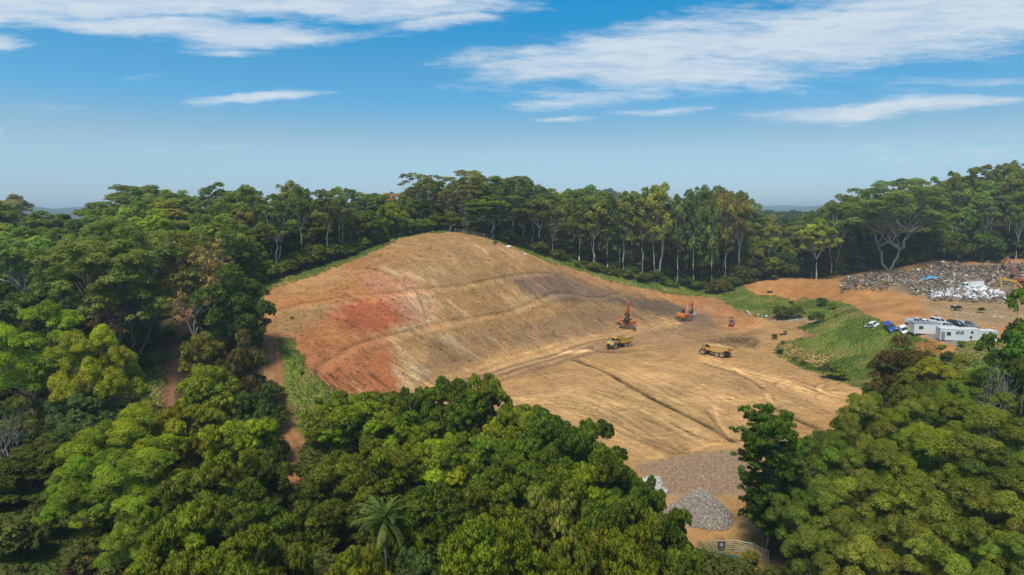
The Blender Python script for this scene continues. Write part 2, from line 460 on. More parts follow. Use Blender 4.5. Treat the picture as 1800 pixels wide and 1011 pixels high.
paint([(530, 575), (600, 540), (720, 520), (735, 600), (715, 690), (620, 700), (545, 660)], np.array([0.47, 0.185, 0.085]), 26, 0.6)
paint([(640, 478), (720, 490), (720, 515), (630, 515)], PINK, 16, 0.8)
paint([(670, 512), (725, 520), (740, 575), (715, 580), (680, 540)], PINK, 14, 0.8)
paint([(580, 548), (640, 525), (690, 535), (712, 570), (660, 580), (600, 572)], RED, 14, 0.85)
paint([(545, 620), (620, 590), (600, 575), (545, 590)], ORANGE, 12, 0.7)
paint([(600, 640), (700, 612), (720, 640), (690, 700), (650, 680), (600, 690), (560, 660)], np.array([0.45, 0.155, 0.06]), 14, 0.85)
paint([(525, 600), (580, 590), (575, 650), (610, 690), (560, 680), (520, 640)], np.array([0.42, 0.17, 0.075]), 12, 0.8)
paint([(650, 650), (720, 690), (745, 720), (700, 705)], RED, 8, 0.6)
paint([(690, 500), (760, 520), (775, 580), (735, 640), (700, 600), (715, 560)], np.array([0.55, 0.33, 0.22]), 16, 0.6)
paint([(545, 640), (600, 628), (690, 640), (700, 690), (640, 700)], np.array([0.46, 0.20, 0.10]), 18, 0.45)
paint([(690, 570), (760, 568), (860, 590), (860, 640), (760, 680), (710, 690), (690, 640)], np.array([0.47, 0.30, 0.14]), 16, 0.9)
# mauve-brown fans
paint([(880, 490), (980, 478), (1080, 512), (1200, 540), (1230, 556), (1120, 540), (1000, 530), (920, 515)], MAUVE, 14, 1.0)
paint([(1060, 520), (1160, 528), (1240, 548), (1250, 565), (1190, 560), (1120, 545)], DARKG, 9, 1.0)
paint([(1190, 540), (1260, 538), (1270, 570), (1245, 592), (1200, 585)], np.array([0.19, 0.125, 0.09]), 9, 0.75)
paint([(1205, 538), (1250, 534), (1248, 552), (1210, 550)], np.array([0.48, 0.30, 0.20]), 6, 0.6)
paint([(760, 590), (880, 575), (900, 600), (800, 660), (720, 690)], np.array([0.27, 0.17, 0.09]), 18, 0.75)
paint([(1140, 505), (1250, 515), (1230, 545), (1180, 530)], ORANGE, 10, 0.6)
paint([(1230, 525), (1300, 540), (1345, 565), (1300, 595), (1260, 570)], np.array([0.42, 0.20, 0.09]), 10, 0.75)
# floor tones
paint([(720, 690), (860, 650), (980, 615), (1080, 585), (1200, 575), (1300, 590), (1260, 605), (1100, 610), (980, 640), (860, 668), (760, 700)], np.array([0.33, 0.215, 0.12]), 10, 0.9)
paint([(1150, 575), (1340, 580), (1330, 612), (1250, 612)], BROWN, 8, 0.6)
paint([(1260, 590), (1340, 596), (1330, 615), (1280, 612)], np.array([0.23, 0.16, 0.08]), 6, 0.7)
paint([(870, 690), (1100, 640), (1280, 640), (1480, 690), (1400, 740), (1200, 780), (1000, 760)], TAN2, 30, 0.5)
paint([(980, 700), (1200, 690), (1290, 760), (1150, 800), (1000, 760)], np.array([0.385, 0.26, 0.125]), 26, 0.6)
paint([(1110, 815), (1300, 790), (1330, 870), (1170, 875)], np.array([0.31, 0.215, 0.14]), 8, 0.95, b=0.6)
paint([(1110, 815), (1180, 800), (1300, 785), (1300, 800), (1170, 820)], TAN, 5, 0.5)
# haul road on the flank + left track
paint([(462, 590), (490, 590), (500, 690), (520, 740), (545, 790), (520, 870), (500, 830), (480, 720), (462, 640)], np.array([0.36, 0.19, 0.10]), 5, 0.9, b=1, g=0)
paint([(492, 596), (515, 600), (540, 650), (590, 690), (650, 720), (560, 800), (530, 760), (505, 700)], GREEN * 1.1, 6, 0.92, g=1.0, b=0.1)
paint([(525, 640), (600, 690), (600, 720), (540, 690)], np.array([0.21, 0.20, 0.06]), 9, 0.7)
paint([(268, 720), (276, 600), (300, 560), (340, 520), (355, 500), (360, 520), (340, 570), (322, 640), (310, 700), (300, 760)], np.array([0.27, 0.155, 0.105]), 6, 0.95, b=1)
paint([(90, 1040), (120, 990), (170, 930), (205, 915), (180, 960), (150, 1040)], np.array([0.27, 0.16, 0.10]), 5, 0.95, b=1)
paint([(-80, 880), (60, 890), (170, 930), (120, 985), (80, 1050), (-80, 1050)], DGREEN * 1.3, 8, 0.95, g=1.0)
paint([(240, 640), (280, 600), (300, 560), (276, 720), (240, 760)], GREEN, 10, 0.8, g=1.0)
# right side: grass, mounds, yard, tip
YARD = [(1500, 575), (1480, 560), (1430, 545), (1330, 520), (1300, 500), (1390, 488), (1480, 486), (1560, 475), (1640, 458), (1800, 455), (1900, 455), (1900, 640), (1700, 640), (1600, 600)]
paint(YARD, np.array([0.50, 0.265, 0.11]), 4, 1, g=0.0, b=1.0, dlim=(150, 312))
paint([(1620, 500), (1680, 490), (1850, 490), (1850, 580), (1700, 570), (1620, 545)], np.array([0.40, 0.29, 0.17]), 12, 0.9)
paint([(1480, 500), (1560, 480), (1850, 462), (1850, 500), (1700, 510), (1600, 512)], np.array([0.27, 0.20, 0.145]), 8, 0.9)
paint([(1590, 510), (1760, 500), (1760, 530), (1600, 520)], np.array([0.33, 0.26, 0.185]), 8, 0.9)
paint([(1580, 505), (1650, 510), (1640, 520), (1570, 514)], np.array([0.22, 0.19, 0.12]), 4, 0.6)
paint([(1320, 505), (1500, 500), (1500, 530), (1320, 522)], np.array([0.52, 0.245, 0.085]), 10, 0.7)
paint([(1585, 545), (1625, 545), (1622, 552), (1585, 553)], np.array([0.42, 0.18, 0.07]), 3, 0.8)
paint([(1380, 545), (1480, 540), (1500, 556), (1440, 570), (1370, 566)], np.array([0.42, 0.28, 0.15]), 5, 0.7)
G2 = [(1250, 520), (1300, 515), (1370, 524), (1400, 532), (1410, 526), (1480, 530), (1530, 560), (1570, 573), (1600, 585), (1630, 600), (1660, 640), (1620, 700), (1540, 690), (1480, 668), (1420, 650), (1370, 628), (1360, 615), (1395, 600), (1440, 590), (1400, 575), (1450, 566),
      (1400, 553), (1330, 556), (1290, 540)]
paint(G2, GREEN * 1.15, 4, 1, g=1.0, b=0.0, dlim=(120, 285))
paint([(1450, 568), (1540, 560), (1480, 580), (1420, 582)], LIME, 8, 0.7)
paint([(1300, 520), (1340, 530), (1330, 550), (1295, 538)], LIME, 8, 0.6)
paint([(1395, 610), (1470, 600), (1500, 640), (1440, 645)], np.array([0.16, 0.19, 0.04]), 10, 0.6)
paint([(1355, 605), (1400, 600), (1440, 640), (1400, 640), (1375, 625)], TAN, 7, 0.75, g=0.1, b=1)
paint([(1425, 620), (1460, 622), (1450, 655), (1425, 645)], TAN2, 4, 0.75, g=0.1, b=1)
paint([(1340, 540), (1360, 524), (1375, 527), (1372, 556), (1350, 556)], TAN, 5, 0.65, g=0.2, b=1)
paint([(1500, 665), (1560, 655), (1600, 700), (1530, 700)], ORANGE, 5, 0.6, b=1, g=0.2)
paint([(1600, 600), (1640, 600), (1665, 608), (1650, 625), (1620, 625)], ORANGE, 5, 0.8, b=1, g=0.1)
paint([(1620, 590), (1650, 586), (1700, 604), (1690, 612)], np.array([0.30, 0.30, 0.29]), 3, 1.0, b=1, g=0, warp=False)
paint([(1700, 600), (1900, 600), (1900, 760), (1640, 760), (1650, 640)], DGREEN, 8, 0.9, g=1.0, b=0)

# streaks and texture on bare ground
ang = 0.62
def rotn(a, sx, sy, s, o=4):
    c, q = math.cos(a), math.sin(a)
    wx = gx + 3 * fbm(gx / 12, gy / 12, s + 50, 2); wy = gy + 3 * fbm(gx / 12, gy / 12, s + 51, 2)
    return fbm((wx * c + wy * q) / sx, (-wx * q + wy * c) / sy, s, o)
onslope = smooth(1.0, 4.0, gzv) * (gx < 80)
st1 = rotn(-0.72, 8, 1.7, 61); st2 = rotn(-0.35, 5, 1.0, 62); st3 = rotn(-1.25, 26, 1.1, 63); st4 = rotn(-1.35, 30, 0.6, 64, 3)
slope_s = np.clip(0.5 + 2.0 * st1 + 1.2 * st2, 0, 1)
floor_s = np.clip(0.5 + 1.9 * st3 + 1.1 * st4, 0, 1)
mod = (onslope * slope_s + (1 - onslope) * floor_s) - 0.5
col *= (1 + bare[:, None] * mod[:, None] * np.where(onslope > .5, 0.07, 0.09)[:, None])
pal = np.clip((slope_s - 0.72) * 4, 0, 1) * onslope * bare * smooth(0.0, 0.2, nz1 + 0.08)
zone = smooth(520, 660, U) * (1 - smooth(900, 1150, U))
col = col * (1 - 0.28 * (pal * zone)[:, None]) + WHT * (0.28 * pal * zone)[:, None]
# pale outcrop streaks
for poly, op in (([(755, 520), (800, 545), (835, 562), (820, 566), (780, 545), (750, 528)], .5), ([(700, 572), (760, 560), (752, 585), (705, 590)], .65), ([(690, 630), (760, 650), (720, 690), (690, 680)], .5),
                 ([(640, 480), (760, 470), (860, 480), (760, 484), (660, 500)], .25), ([(893, 520), (930, 525), (920, 545), (900, 545)], .35), ([(760, 590), (830, 600), (870, 640), (820, 630)], .35)):
    mk = poly_mask(WU, WV, poly, 8) * vis * op * np.clip(0.3 + 1.6 * slope_s - 0.6, 0, 1)
    col = col * (1 - mk[:, None]) + WHT * mk[:, None]
col *= (1 + bare[:, None] * (nz1[:, None] * 0.42 + nz2[:, None] * 0.40 + fbm(gx / 1.1, gy / 1.1, 14, 3)[:, None] * .35))
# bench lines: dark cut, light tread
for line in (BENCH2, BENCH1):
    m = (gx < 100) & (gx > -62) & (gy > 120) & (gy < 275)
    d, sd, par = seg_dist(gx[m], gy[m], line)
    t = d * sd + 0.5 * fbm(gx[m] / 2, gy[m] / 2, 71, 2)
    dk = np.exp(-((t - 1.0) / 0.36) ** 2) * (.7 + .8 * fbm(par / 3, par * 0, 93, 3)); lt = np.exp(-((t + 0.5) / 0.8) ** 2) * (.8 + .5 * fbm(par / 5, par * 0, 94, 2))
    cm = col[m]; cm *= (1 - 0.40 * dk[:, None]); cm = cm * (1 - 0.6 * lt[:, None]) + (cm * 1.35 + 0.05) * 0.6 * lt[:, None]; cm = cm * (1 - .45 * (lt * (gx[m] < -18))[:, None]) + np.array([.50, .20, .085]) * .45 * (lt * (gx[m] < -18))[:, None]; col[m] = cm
# wheel tracks and furrows on the pit floor and slope
rs = np.random.RandomState(4)
def track(pts, w=0.35, gauge=0.0, dark=0.25, c=None, light=False):
    """pts are photograph (u, v); painted on the ground they meet"""
    g = np.array([hit(u, v)[:2] for u, v in pts])
    # Catmull-Rom
    out = []
    for i in range(len(g) - 1):
        p0, p1, p2, p3 = g[max(i - 1, 0)], g[i], g[i + 1], g[min(i + 2, len(g) - 1)]
        for t in np.linspace(0, 1, 7)[:-1]:
            out.append(0.5 * ((2 * p1) + (-p0 + p2) * t + (2 * p0 - 5 * p1 + 4 * p2 - p3) * t * t + (-p0 + 3 * p1 - 3 * p2 + p3) * t ** 3))
    out.append(g[-1]); out = np.array(out)
    lo, hi = out.min(0) - 4, out.max(0) + 4
    m = (gx > lo[0]) & (gx < hi[0]) & (gy > lo[1]) & (gy < hi[1])
    d, sd, par = seg_dist(gx[m], gy[m], [tuple(p) for p in out])
    d = np.abs(d - gauge / 2) if gauge > 0 else d
    d = d + 0.35 * w * fbm(gx[m] / 1.5, gy[m] / 1.5, 91, 2)
    k = np.exp(-(d / w) ** 2) * (0.65 + 0.9 * fbm(par / 6, par * 0, 92, 2))
    k = np.clip(k * 1.25, 0, 1) * bare[m]; dark = min(dark * 1.8, .62)
    if c is None: col[m] = col[m] * (1 + (dark if light else -dark) * k[:, None])
    else: col[m] = col[m] * (1 - dark * k[:, None]) + np.asarray(c) * dark * k[:, None]
    if not light: gzv[m] -= 0.14 * k * (w / 0.5)
FT = [  # main long furrows read from the photograph
 ([(1010, 632), (1060, 652), (1110, 680), (1170, 712), (1230, 742), (1290, 776)], 0.8, 0, .42, False), ([(1020, 628), (1090, 655), (1180, 700), (1300, 770)], 0.5, 0, .18, True),
 ([(1240, 640), (1300, 660), (1350, 690), (1362, 715), (1400, 738), (1450, 758), (1480, 775)], 0.7, 0, .45, False), ([(1290, 648), (1340, 676), (1358, 710), (1385, 730)], 0.6, 0, .5, True),
 ([(1240, 720), (1260, 748), (1283, 772), (1300, 776)], 0.35, 0, .3, False), ([(1180, 745), (1240, 772), (1300, 780)], 0.5, 0, .35, False), ([(1200, 800), (1250, 783), (1310, 778)], 0.5, 0, .3, True),
 ([(760, 676), (850, 650), (960, 618), (1060, 592), (1130, 578), (1230, 560)], .6, 2.6, .16, True), ([(770, 690), (870, 662), (980, 630), (1080, 604), (1200, 590), (1300, 575), (1420, 573)], 0.5, 2.4, .16, True),
 ([(780, 684), (880, 655), (990, 622), (1090, 596)], 0.5, 2.2, .25, False),
 ([(1250, 556), (1300, 580), (1340, 590), (1400, 592)], 0.5, 2.0, .2, True), ([(1290, 590), (1345, 560), (1370, 545), (1372, 530)], 0.6, 2.2, .2, True),
 ([(1140, 640), (1250, 640), (1350, 665), (1450, 690), (1520, 700)], 0.7, 2.4, .2, True), ([(1280, 640), (1380, 665), (1480, 700)], 0.4, 2.2, .2, False),
 ([(985, 620), (1020, 617), (1060, 612)], 0.9, 0, .5, True), ([(1270, 590), (1290, 605), (1320, 612)], .8, 0, .25, True), ([(1320, 597), (1300, 612), (1290, 620)], .6, 0, .25, True),
 ([(480, 556), (560, 540), (660, 530), (760, 516)], .8, 0, .2, True), ([(492, 600), (498, 660), (506, 720), (530, 770)], .5, 0, .3, False), ([(474, 600), (480, 680), (500, 760), (525, 800)], .35, 1.8, .22, False),
 ([(700, 512), (730, 545), (755, 575)], .3, 0, .35, False), ([(556, 652), (600, 690), (640, 700)], .4, 0, .3, False), ([(692, 628), (740, 660), (790, 690)], .4, 0, .25, False),
 ([(300, 560), (290, 640), (280, 720)], .4, 1.8, .25, False)]
for p, w, ga, dk, lt in FT: track(p, w, ga, dk, light=lt)
for pts_, w_, dk_, lt_ in (([(730, 694), (800, 668), (900, 640), (1000, 612), (1080, 592), (1150, 578), (1235, 562)], 2.2, .07, True), ([(740, 704), (820, 682), (930, 650), (1030, 622), (1100, 606)], 1.6, .16, False), ([(1110, 610), (1200, 600), (1290, 583), (1350, 578), (1440, 576)], 2.0, .10, True),
    ([(1250, 632), (1330, 655), (1420, 690), (1500, 735)], 3.0, .16, True), ([(1130, 650), (1230, 680), (1330, 730), (1420, 775)], 3.0, .14, True), ([(900, 700), (1050, 700), (1180, 740), (1290, 790)], 2.5, .12, True),
    ([(985, 622), (1010, 619), (1045, 614)], 1.3, .5, True), ([(1040, 612), (1080, 620), (1110, 616)], 1.5, .3, False), ([(1265, 600), (1300, 598), (1320, 606)], 2.5, .25, False)): track(pts_, w_, 0, dk_, light=lt_)
for pts_, w_, dk_, lt_ in (([(1010, 632), (1060, 652), (1110, 680), (1170, 712), (1230, 742), (1285, 774)], .55, .36, False), ([(1350, 705), (1362, 715), (1400, 738), (1450, 758), (1480, 775)], .55, .36, False), ([(1300, 662), (1342, 686), (1358, 708), (1368, 722), (1392, 736)], .5, .55, True),
    ([(1256, 716), (1266, 745), (1285, 770)], .35, .5, True), ([(880, 700), (1010, 690), (1130, 735), (1240, 790)], .5, .2, False), ([(640, 470), (720, 500), (750, 560)], .5, .25, False), ([(790, 530), (830, 560)], .6, .4, True), ([(690, 640), (760, 680)], .6, .35, True)): track(pts_, w_, 0, dk_, light=lt_)
for i in range(46):   # little rills in the red toe of the cut
    u0 = rs.uniform(545, 660); v0 = rs.uniform(640, 684); k = rs.uniform(8, 34)
    track([(u0, v0), (u0 + k * .4 + rs.uniform(-6, 6), v0 + k * .35), (u0 + k + rs.uniform(-6, 6), v0 + k * .8)], rs.uniform(.14, .26), 0, rs.uniform(.15, .34), light=False)
track([(556, 652), (552, 668), (566, 690), (600, 700)], .35, 0, .34, light=False); track([(510, 640), (545, 648), (556, 652)], .25, 0, .3, light=False)
for i in range(120):   # fan of wheel marks across the floor
    u0 = rs.uniform(900, 1330); v0 = rs.uniform(615, 720); L = rs.uniform(60, 260); a = rad(rs.uniform(14, 34) if rs.rand() < .75 else rs.uniform(-12, 6))
    pts = [(u0, v0)]
    for k in range(4):
        u0 += L / 4 * math.cos(a); v0 += L / 4 * math.sin(a) * 0.8; a += rad(rs.uniform(-7, 7)); pts.append((u0, v0))
    if v0 > 800: continue
    track(pts, rs.uniform(.18, .3), 2.3, rs.uniform(.05, .15), light=rs.rand() < .55)
for i in range(14):   # arcs in front
    u0 = rs.uniform(880, 960); v0 = rs.uniform(690, 720)
    track([(u0, v0), (u0 + 80, v0 + rs.uniform(-6, 14)), (u0 + 170, v0 + rs.uniform(20, 60)), (u0 + 260, v0 + rs.uniform(50, 90))], rs.uniform(.25, .5), 2.0, rs.uniform(.08, .2), light=rs.rand() < .6)
for i in range(9):    # turning circles at the right end
    cu, cv, r = rs.uniform(1380, 1490), rs.uniform(672, 700), rs.uniform(12, 34)
    track([(cu + r * math.cos(t), cv + r * .35 * math.sin(t)) for t in np.linspace(rs.uniform(0, 3), rs.uniform(3.5, 7), 7)], .3, 0, .25, light=rs.rand() < .4)
for i in range(420):   # grader marks down the slope
    u0 = rs.uniform(560, 1150); v0 = rs.uniform(430, 640)
    if v0 < 408 + 0.30 * abs(u0 - 790) + 8 or v0 > 700 - 0.33 * (u0 - 700) - 6: continue
    dx = rs.uniform(10, 42); sl = rs.uniform(.3, .85) * (1 if u0 > 600 else .4)
    track([(u0, v0), (u0 + dx / 2, v0 + dx * sl * .5), (u0 + dx, v0 + dx * sl)], rs.uniform(.2, .38), 0, rs.uniform(.06, .2), light=rs.rand() < .6)
col *= 1 + bare[:, None] * (np.array([1.06, .965, .81]) - 1); flr = bare * (1 - smooth(1.0, 3.0, gzv)) * (gx < 90); col *= 1 + bare[:, None] * ((.78 + .13 * flr - .06 * (gx > 70) * (gy > 200))[:, None] - 1)
col = np.clip(col, 0.01, 0.9)
nX, nY = len(XS), len(YS)
idx = np.arange(nX * nY).reshape(nY, nX)
quads = np.stack([idx[:-1, :-1], idx[:-1, 1:], idx[1:, 1:], idx[1:, :-1]], -1).reshape(-1, 4)

m, nt, b, o = nmat('earth')
at = node(nt, 'ShaderNodeAttribute', attribute_name='soil'); ag = node(nt, 'ShaderNodeAttribute', attribute_name='grassy')
tc = node(nt, 'ShaderNodeNewGeometry')
def nzn(scale, det=5, ro=.6, vec=None, dist=0.0):
    n = node(nt, 'ShaderNodeTexNoise', i_Scale=scale, i_Detail=float(det), i_Roughness=ro); n.inputs['Distortion'].default_value = dist
    nt.links.new(vec if vec is not None else tc.outputs['Position'], n.inputs['Vector']); return n.outputs[0]
mp = node(nt, 'ShaderNodeMapping', vector_type='TEXTURE'); mp.inputs['Rotation'].default_value = (0, 0, -0.85); mp.inputs['Scale'].default_value = (4.5, 0.8, 0.8)
nt.links.new(tc.outputs['Position'], mp.inputs['Vector'])
n_f = nzn(2.2, 8, .72); n_s = nzn(1.3, 6, .65, mp.outputs[0], .4); n_m = nzn(0.35, 4, .6)
v = mth(nt, 'ADD', mth(nt, 'MULTIPLY', mth(nt, 'SUBTRACT', n_f, .5), 1.15), mth(nt, 'MULTIPLY', mth(nt, 'SUBTRACT', n_s, .5), .45))
v = mth(nt, 'ADD', v, mth(nt, 'MULTIPLY', mth(nt, 'SUBTRACT', n_m, .5), .5))
v = mth(nt, 'ADD', v, 1.0)
mp2 = node(nt, 'ShaderNodeMapping', vector_type='TEXTURE'); mp2.inputs['Rotation'].default_value = (0, 0, -0.75); mp2.inputs['Scale'].default_value = (1.9, 0.7, 0.7)
nt.links.new(tc.outputs['Position'], mp2.inputs['Vector'])
sp1 = nzn(1.0, 6, .7, mp2.outputs[0], .3); sp2 = nzn(0.9, 5, .65, mp2.outputs[0]); 
lt_ = mth(nt, 'MULTIPLY', mth(nt, 'SUBTRACT', sp1, .56, clamp=True), 2.3); dk_ = mth(nt, 'MULTIPLY', mth(nt, 'SUBTRACT', .44, nzn(1.7, 6, .7), clamp=True), 2.8)
v = mth(nt, 'SUBTRACT', mth(nt, 'ADD', v, lt_), dk_)
v = mth(nt, 'MAXIMUM', v, 0.35)
c1 = mixc(nt, 1.0, at.outputs['Color'], v, 'MULTIPLY')
gn = nzn(1.1, 7, .75)
gcol = mixc(nt, mth(nt, 'MULTIPLY', mth(nt, 'SUBTRACT', gn, .42, clamp=True), 5.0, clamp=True), (0.62, 0.7, 0.6), (1.5, 1.25, 1.0))
c2 = mixc(nt, 1.0, at.outputs['Color'], gcol, 'MULTIPLY')
c3 = mixc(nt, ag.outputs['Fac'], c1, c2)
nt.links.new(c3, b.inputs['Base Color']); b.inputs['Roughness'].default_value = 0.95
b.inputs['Specular IOR Level'].default_value = 0.15
bp = node(nt, 'ShaderNodeBump', i_Strength=0.9, i_Distance=0.25)
nt.links.new(mth(nt, 'ADD', n_f, mth(nt, 'MULTIPLY', n_s, .15)), bp.inputs['Height']); nt.links.new(bp.outputs[0], b.inputs['Normal'])
EARTH = m
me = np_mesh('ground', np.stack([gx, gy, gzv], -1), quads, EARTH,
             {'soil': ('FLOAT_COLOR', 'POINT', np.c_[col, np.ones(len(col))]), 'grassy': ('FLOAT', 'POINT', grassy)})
me.polygons.foreach_set('use_smooth', [True] * len(me.polygons))
ground = link(bpy.data.objects.new('ground', me)); tag(ground, 'bare tan earth of the cut slope and pit floor with grassy verges', 'ground', kind='structure')
# ------------------------------------------------------------------ foliage
def leaf_material(name, rough=0.6, trans=0.42):
    m, nt, b, o = nmat(name)
    nt.nodes.remove(b)
    oi = node(nt, 'ShaderNodeObjectInfo'); at = node(nt, 'ShaderNodeAttribute', attribute_name='tint')
    hs = node(nt, 'ShaderNodeHueSaturation')
    # leaf to leaf: hue and value vary round the tree's own colour
    sx = node(nt, 'ShaderNodeSeparateColor'); nt.links.new(at.outputs['Color'], sx.inputs[0])
    nt.links.new(mth(nt, 'ADD', mth(nt, 'MULTIPLY', sx.outputs[0], 0.10), 0.45), hs.inputs['Hue'])
    nt.links.new(mth(nt, 'ADD', mth(nt, 'MULTIPLY', sx.outputs[1], 1.25), 0.42), hs.inputs['Value'])
    nt.links.new(oi.outputs['Color'], hs.inputs['Color'])
    df = node(nt, 'ShaderNodeBsdfDiffuse'); tr = node(nt, 'ShaderNodeBsdfTranslucent'); gl = node(nt, 'ShaderNodeBsdfGlossy', i_Roughness=0.45)
    nt.links.new(hs.outputs[0], df.inputs[0]); nt.links.new(mixc(nt, 1.0, hs.outputs[0], (1.3, 1.5, 0.7), 'MULTIPLY'), tr.inputs[0])
    gl.inputs[0].default_value = (1, 1, 1, 1)
    m1 = node(nt, 'ShaderNodeMixShader'); m1.inputs[0].default_value = trans; nt.links.new(df.outputs[0], m1.inputs[1]); nt.links.new(tr.outputs[0], m1.inputs[2])
    m2 = node(nt, 'ShaderNodeMixShader'); m2.inputs[0].default_value = 0.008; nt.links.new(m1.outputs[0], m2.inputs[1]); nt.links.new(gl.outputs[0], m2.inputs[2])
    nt.links.new(m2.outputs[0], o.inputs[0])
    return m
LEAF = leaf_material('leaf')

def bark_material(name, c1, c2):
    m, nt, b, o = nmat(name)
    tc = node(nt, 'ShaderNodeTexCoord'); mp = node(nt, 'ShaderNodeMapping'); mp.inputs['Scale'].default_value = (2, 2, .35)
    n = node(nt, 'ShaderNodeTexNoise', i_Scale=1.6, i_Detail=6.0, i_Roughness=0.7)
    nt.links.new(tc.outputs['Object'], mp.inputs[0]); nt.links.new(mp.outputs[0], n.inputs['Vector'])
    f = mth(nt, 'MULTIPLY', mth(nt, 'SUBTRACT', n.outputs[0], .4, clamp=True), 4.0, clamp=True)
    nt.links.new(mixc(nt, f, c1, c2), b.inputs['Base Color']); b.inputs['Roughness'].default_value = 0.85
    bp = node(nt, 'ShaderNodeBump', i_Strength=0.5, i_Distance=0.05); nt.links.new(n.outputs[0], bp.inputs['Height']); nt.links.new(bp.outputs[0], b.inputs['Normal'])
    return m
BARK_PALE = bark_material('gum_bark', (0.55, 0.49, 0.40), (0.30, 0.24, 0.17))
BARK_DARK = bark_material('dark_bark', (0.11, 0.085, 0.06), (0.20, 0.16, 0.115))
BARK_GREY = bark_material('weathered_bark', (0.36, 0.33, 0.28), (0.17, 0.14, 0.11))

def unit(a): return a / np.maximum(np.linalg.norm(a, axis=-1, keepdims=True), 1e-9)

def leaves_from_blobs(rs, cen, rad_, rz, n_each, size, ltint, out_dir=None, thick=0.16, aspect=1.7, droop=0.0, zmin=-0.35, spike=0.0, flat=0.0):
    """cen (k,3) blob centres, rad_ (k,), rz ratio; returns V, quads, normals, tint for leaves covering the blobs' skins"""
    k = len(cen); n_each = np.maximum(n_each.astype(int), 1); ids = np.repeat(np.arange(k), n_each); n = len(ids)
    d = rs.normal(size=(n, 3)); d = unit(d); low = d[:, 2] < zmin; d[low, 2] *= -1
    rr = 1 - np.abs(rs.normal(size=n)) * thick; rr = np.clip(rr, .2, 1.0) + (rs.rand(n) < .08) * rs.uniform(0, .22, n)
    R = rad_[ids][:, None]; p = cen[ids] + d * rr[:, None] * R * np.array([1, 1, rz])
    dn = unit(d / np.array([1, 1, max(rz, .3)]))
    nrm = unit(dn * 0.75 + rs.normal(size=(n, 3)) * (0.42 - .2 * flat) + np.array([0, 0, .25 + flat]))
    t = unit(np.cross(nrm, rs.normal(size=(n, 3)))); 
    if spike > 0:
        ax = unit(dn * 1.0 + rs.normal(size=(n, 3)) * .35 + np.array([0, 0, spike])); t = ax; nrm = unit(np.cross(ax, rs.normal(size=(n, 3))))
    b = unit(np.cross(nrm, t))
    s = size * rs.uniform(.6, 1.35, n)[:, None]
    a = t * s * aspect * .5; c = b * s * .5
    j = rs.uniform(-.25, .25, (n, 1))
    V = np.stack([p - a, p + a * j - c, p + a, p - a * j + c], 1).reshape(-1, 3)
    q = np.arange(4 * n).reshape(-1, 4)
    sn = unit(dn * 0.9 + nrm * 0.28 + np.array([0, 0, .3]))
    flip = (np.sum(sn * nrm, 1) < 0) if spike > 0 else np.zeros(n, bool)
    if spike > 0: sn = np.where((np.sum(sn * nrm, 1) < 0.0)[:, None], sn, sn)
    N = np.repeat(sn, 4, axis=0)
    hue = np.clip(ltint[ids, 0] + rs.normal(size=n) * .10, 0, 1); val = np.clip(ltint[ids, 1] + rs.normal(size=n) * .10, 0, 1)
    T = np.repeat(np.stack([hue, val, val * 0, val * 0 + 1], 1), 4, axis=0)
    return V, q, N, T

def sphere_pts(rs, n, zmin=-0.4):
    """roughly even directions"""
    out = []; k = 0; off = rs.rand()
    N = int(n * 2 / (1 - zmin)) + 1
    for i in range(N):
        z = 1 - 2 * (i + .5) / N
        if z < zmin: break
        a = 2.39996 * i + off * 6.28; r = math.sqrt(max(0, 1 - z * z)); out.append((r * math.cos(a), r * math.sin(a), z))
    d = np.array(out) + rs.normal(size=(len(out), 3)) * .16
    return unit(d)

def limb(mb, rs, p0, p1, r0, r1, wob=.08, n=5, sides=6, sag=0.0):
    p0 = np.array(p0, float); p1 = np.array(p1, float); L = np.linalg.norm(p1 - p0); pts = []; rr = []
    for i in range(n + 1):
        t = i / n; p = p0 * (1 - t) + p1 * t
        if 0 < i < n: p = p + rs.normal(size=3) * L * wob * (.5 if sides < 5 else 1)
        p = p + np.array([0, 0, -sag * L * 4 * t * (1 - t)])
        pts.append(tuple(p)); rr.append(r0 * (1 - t) + r1 * t)
    mb.tube(pts, rr, n=sides); return pts

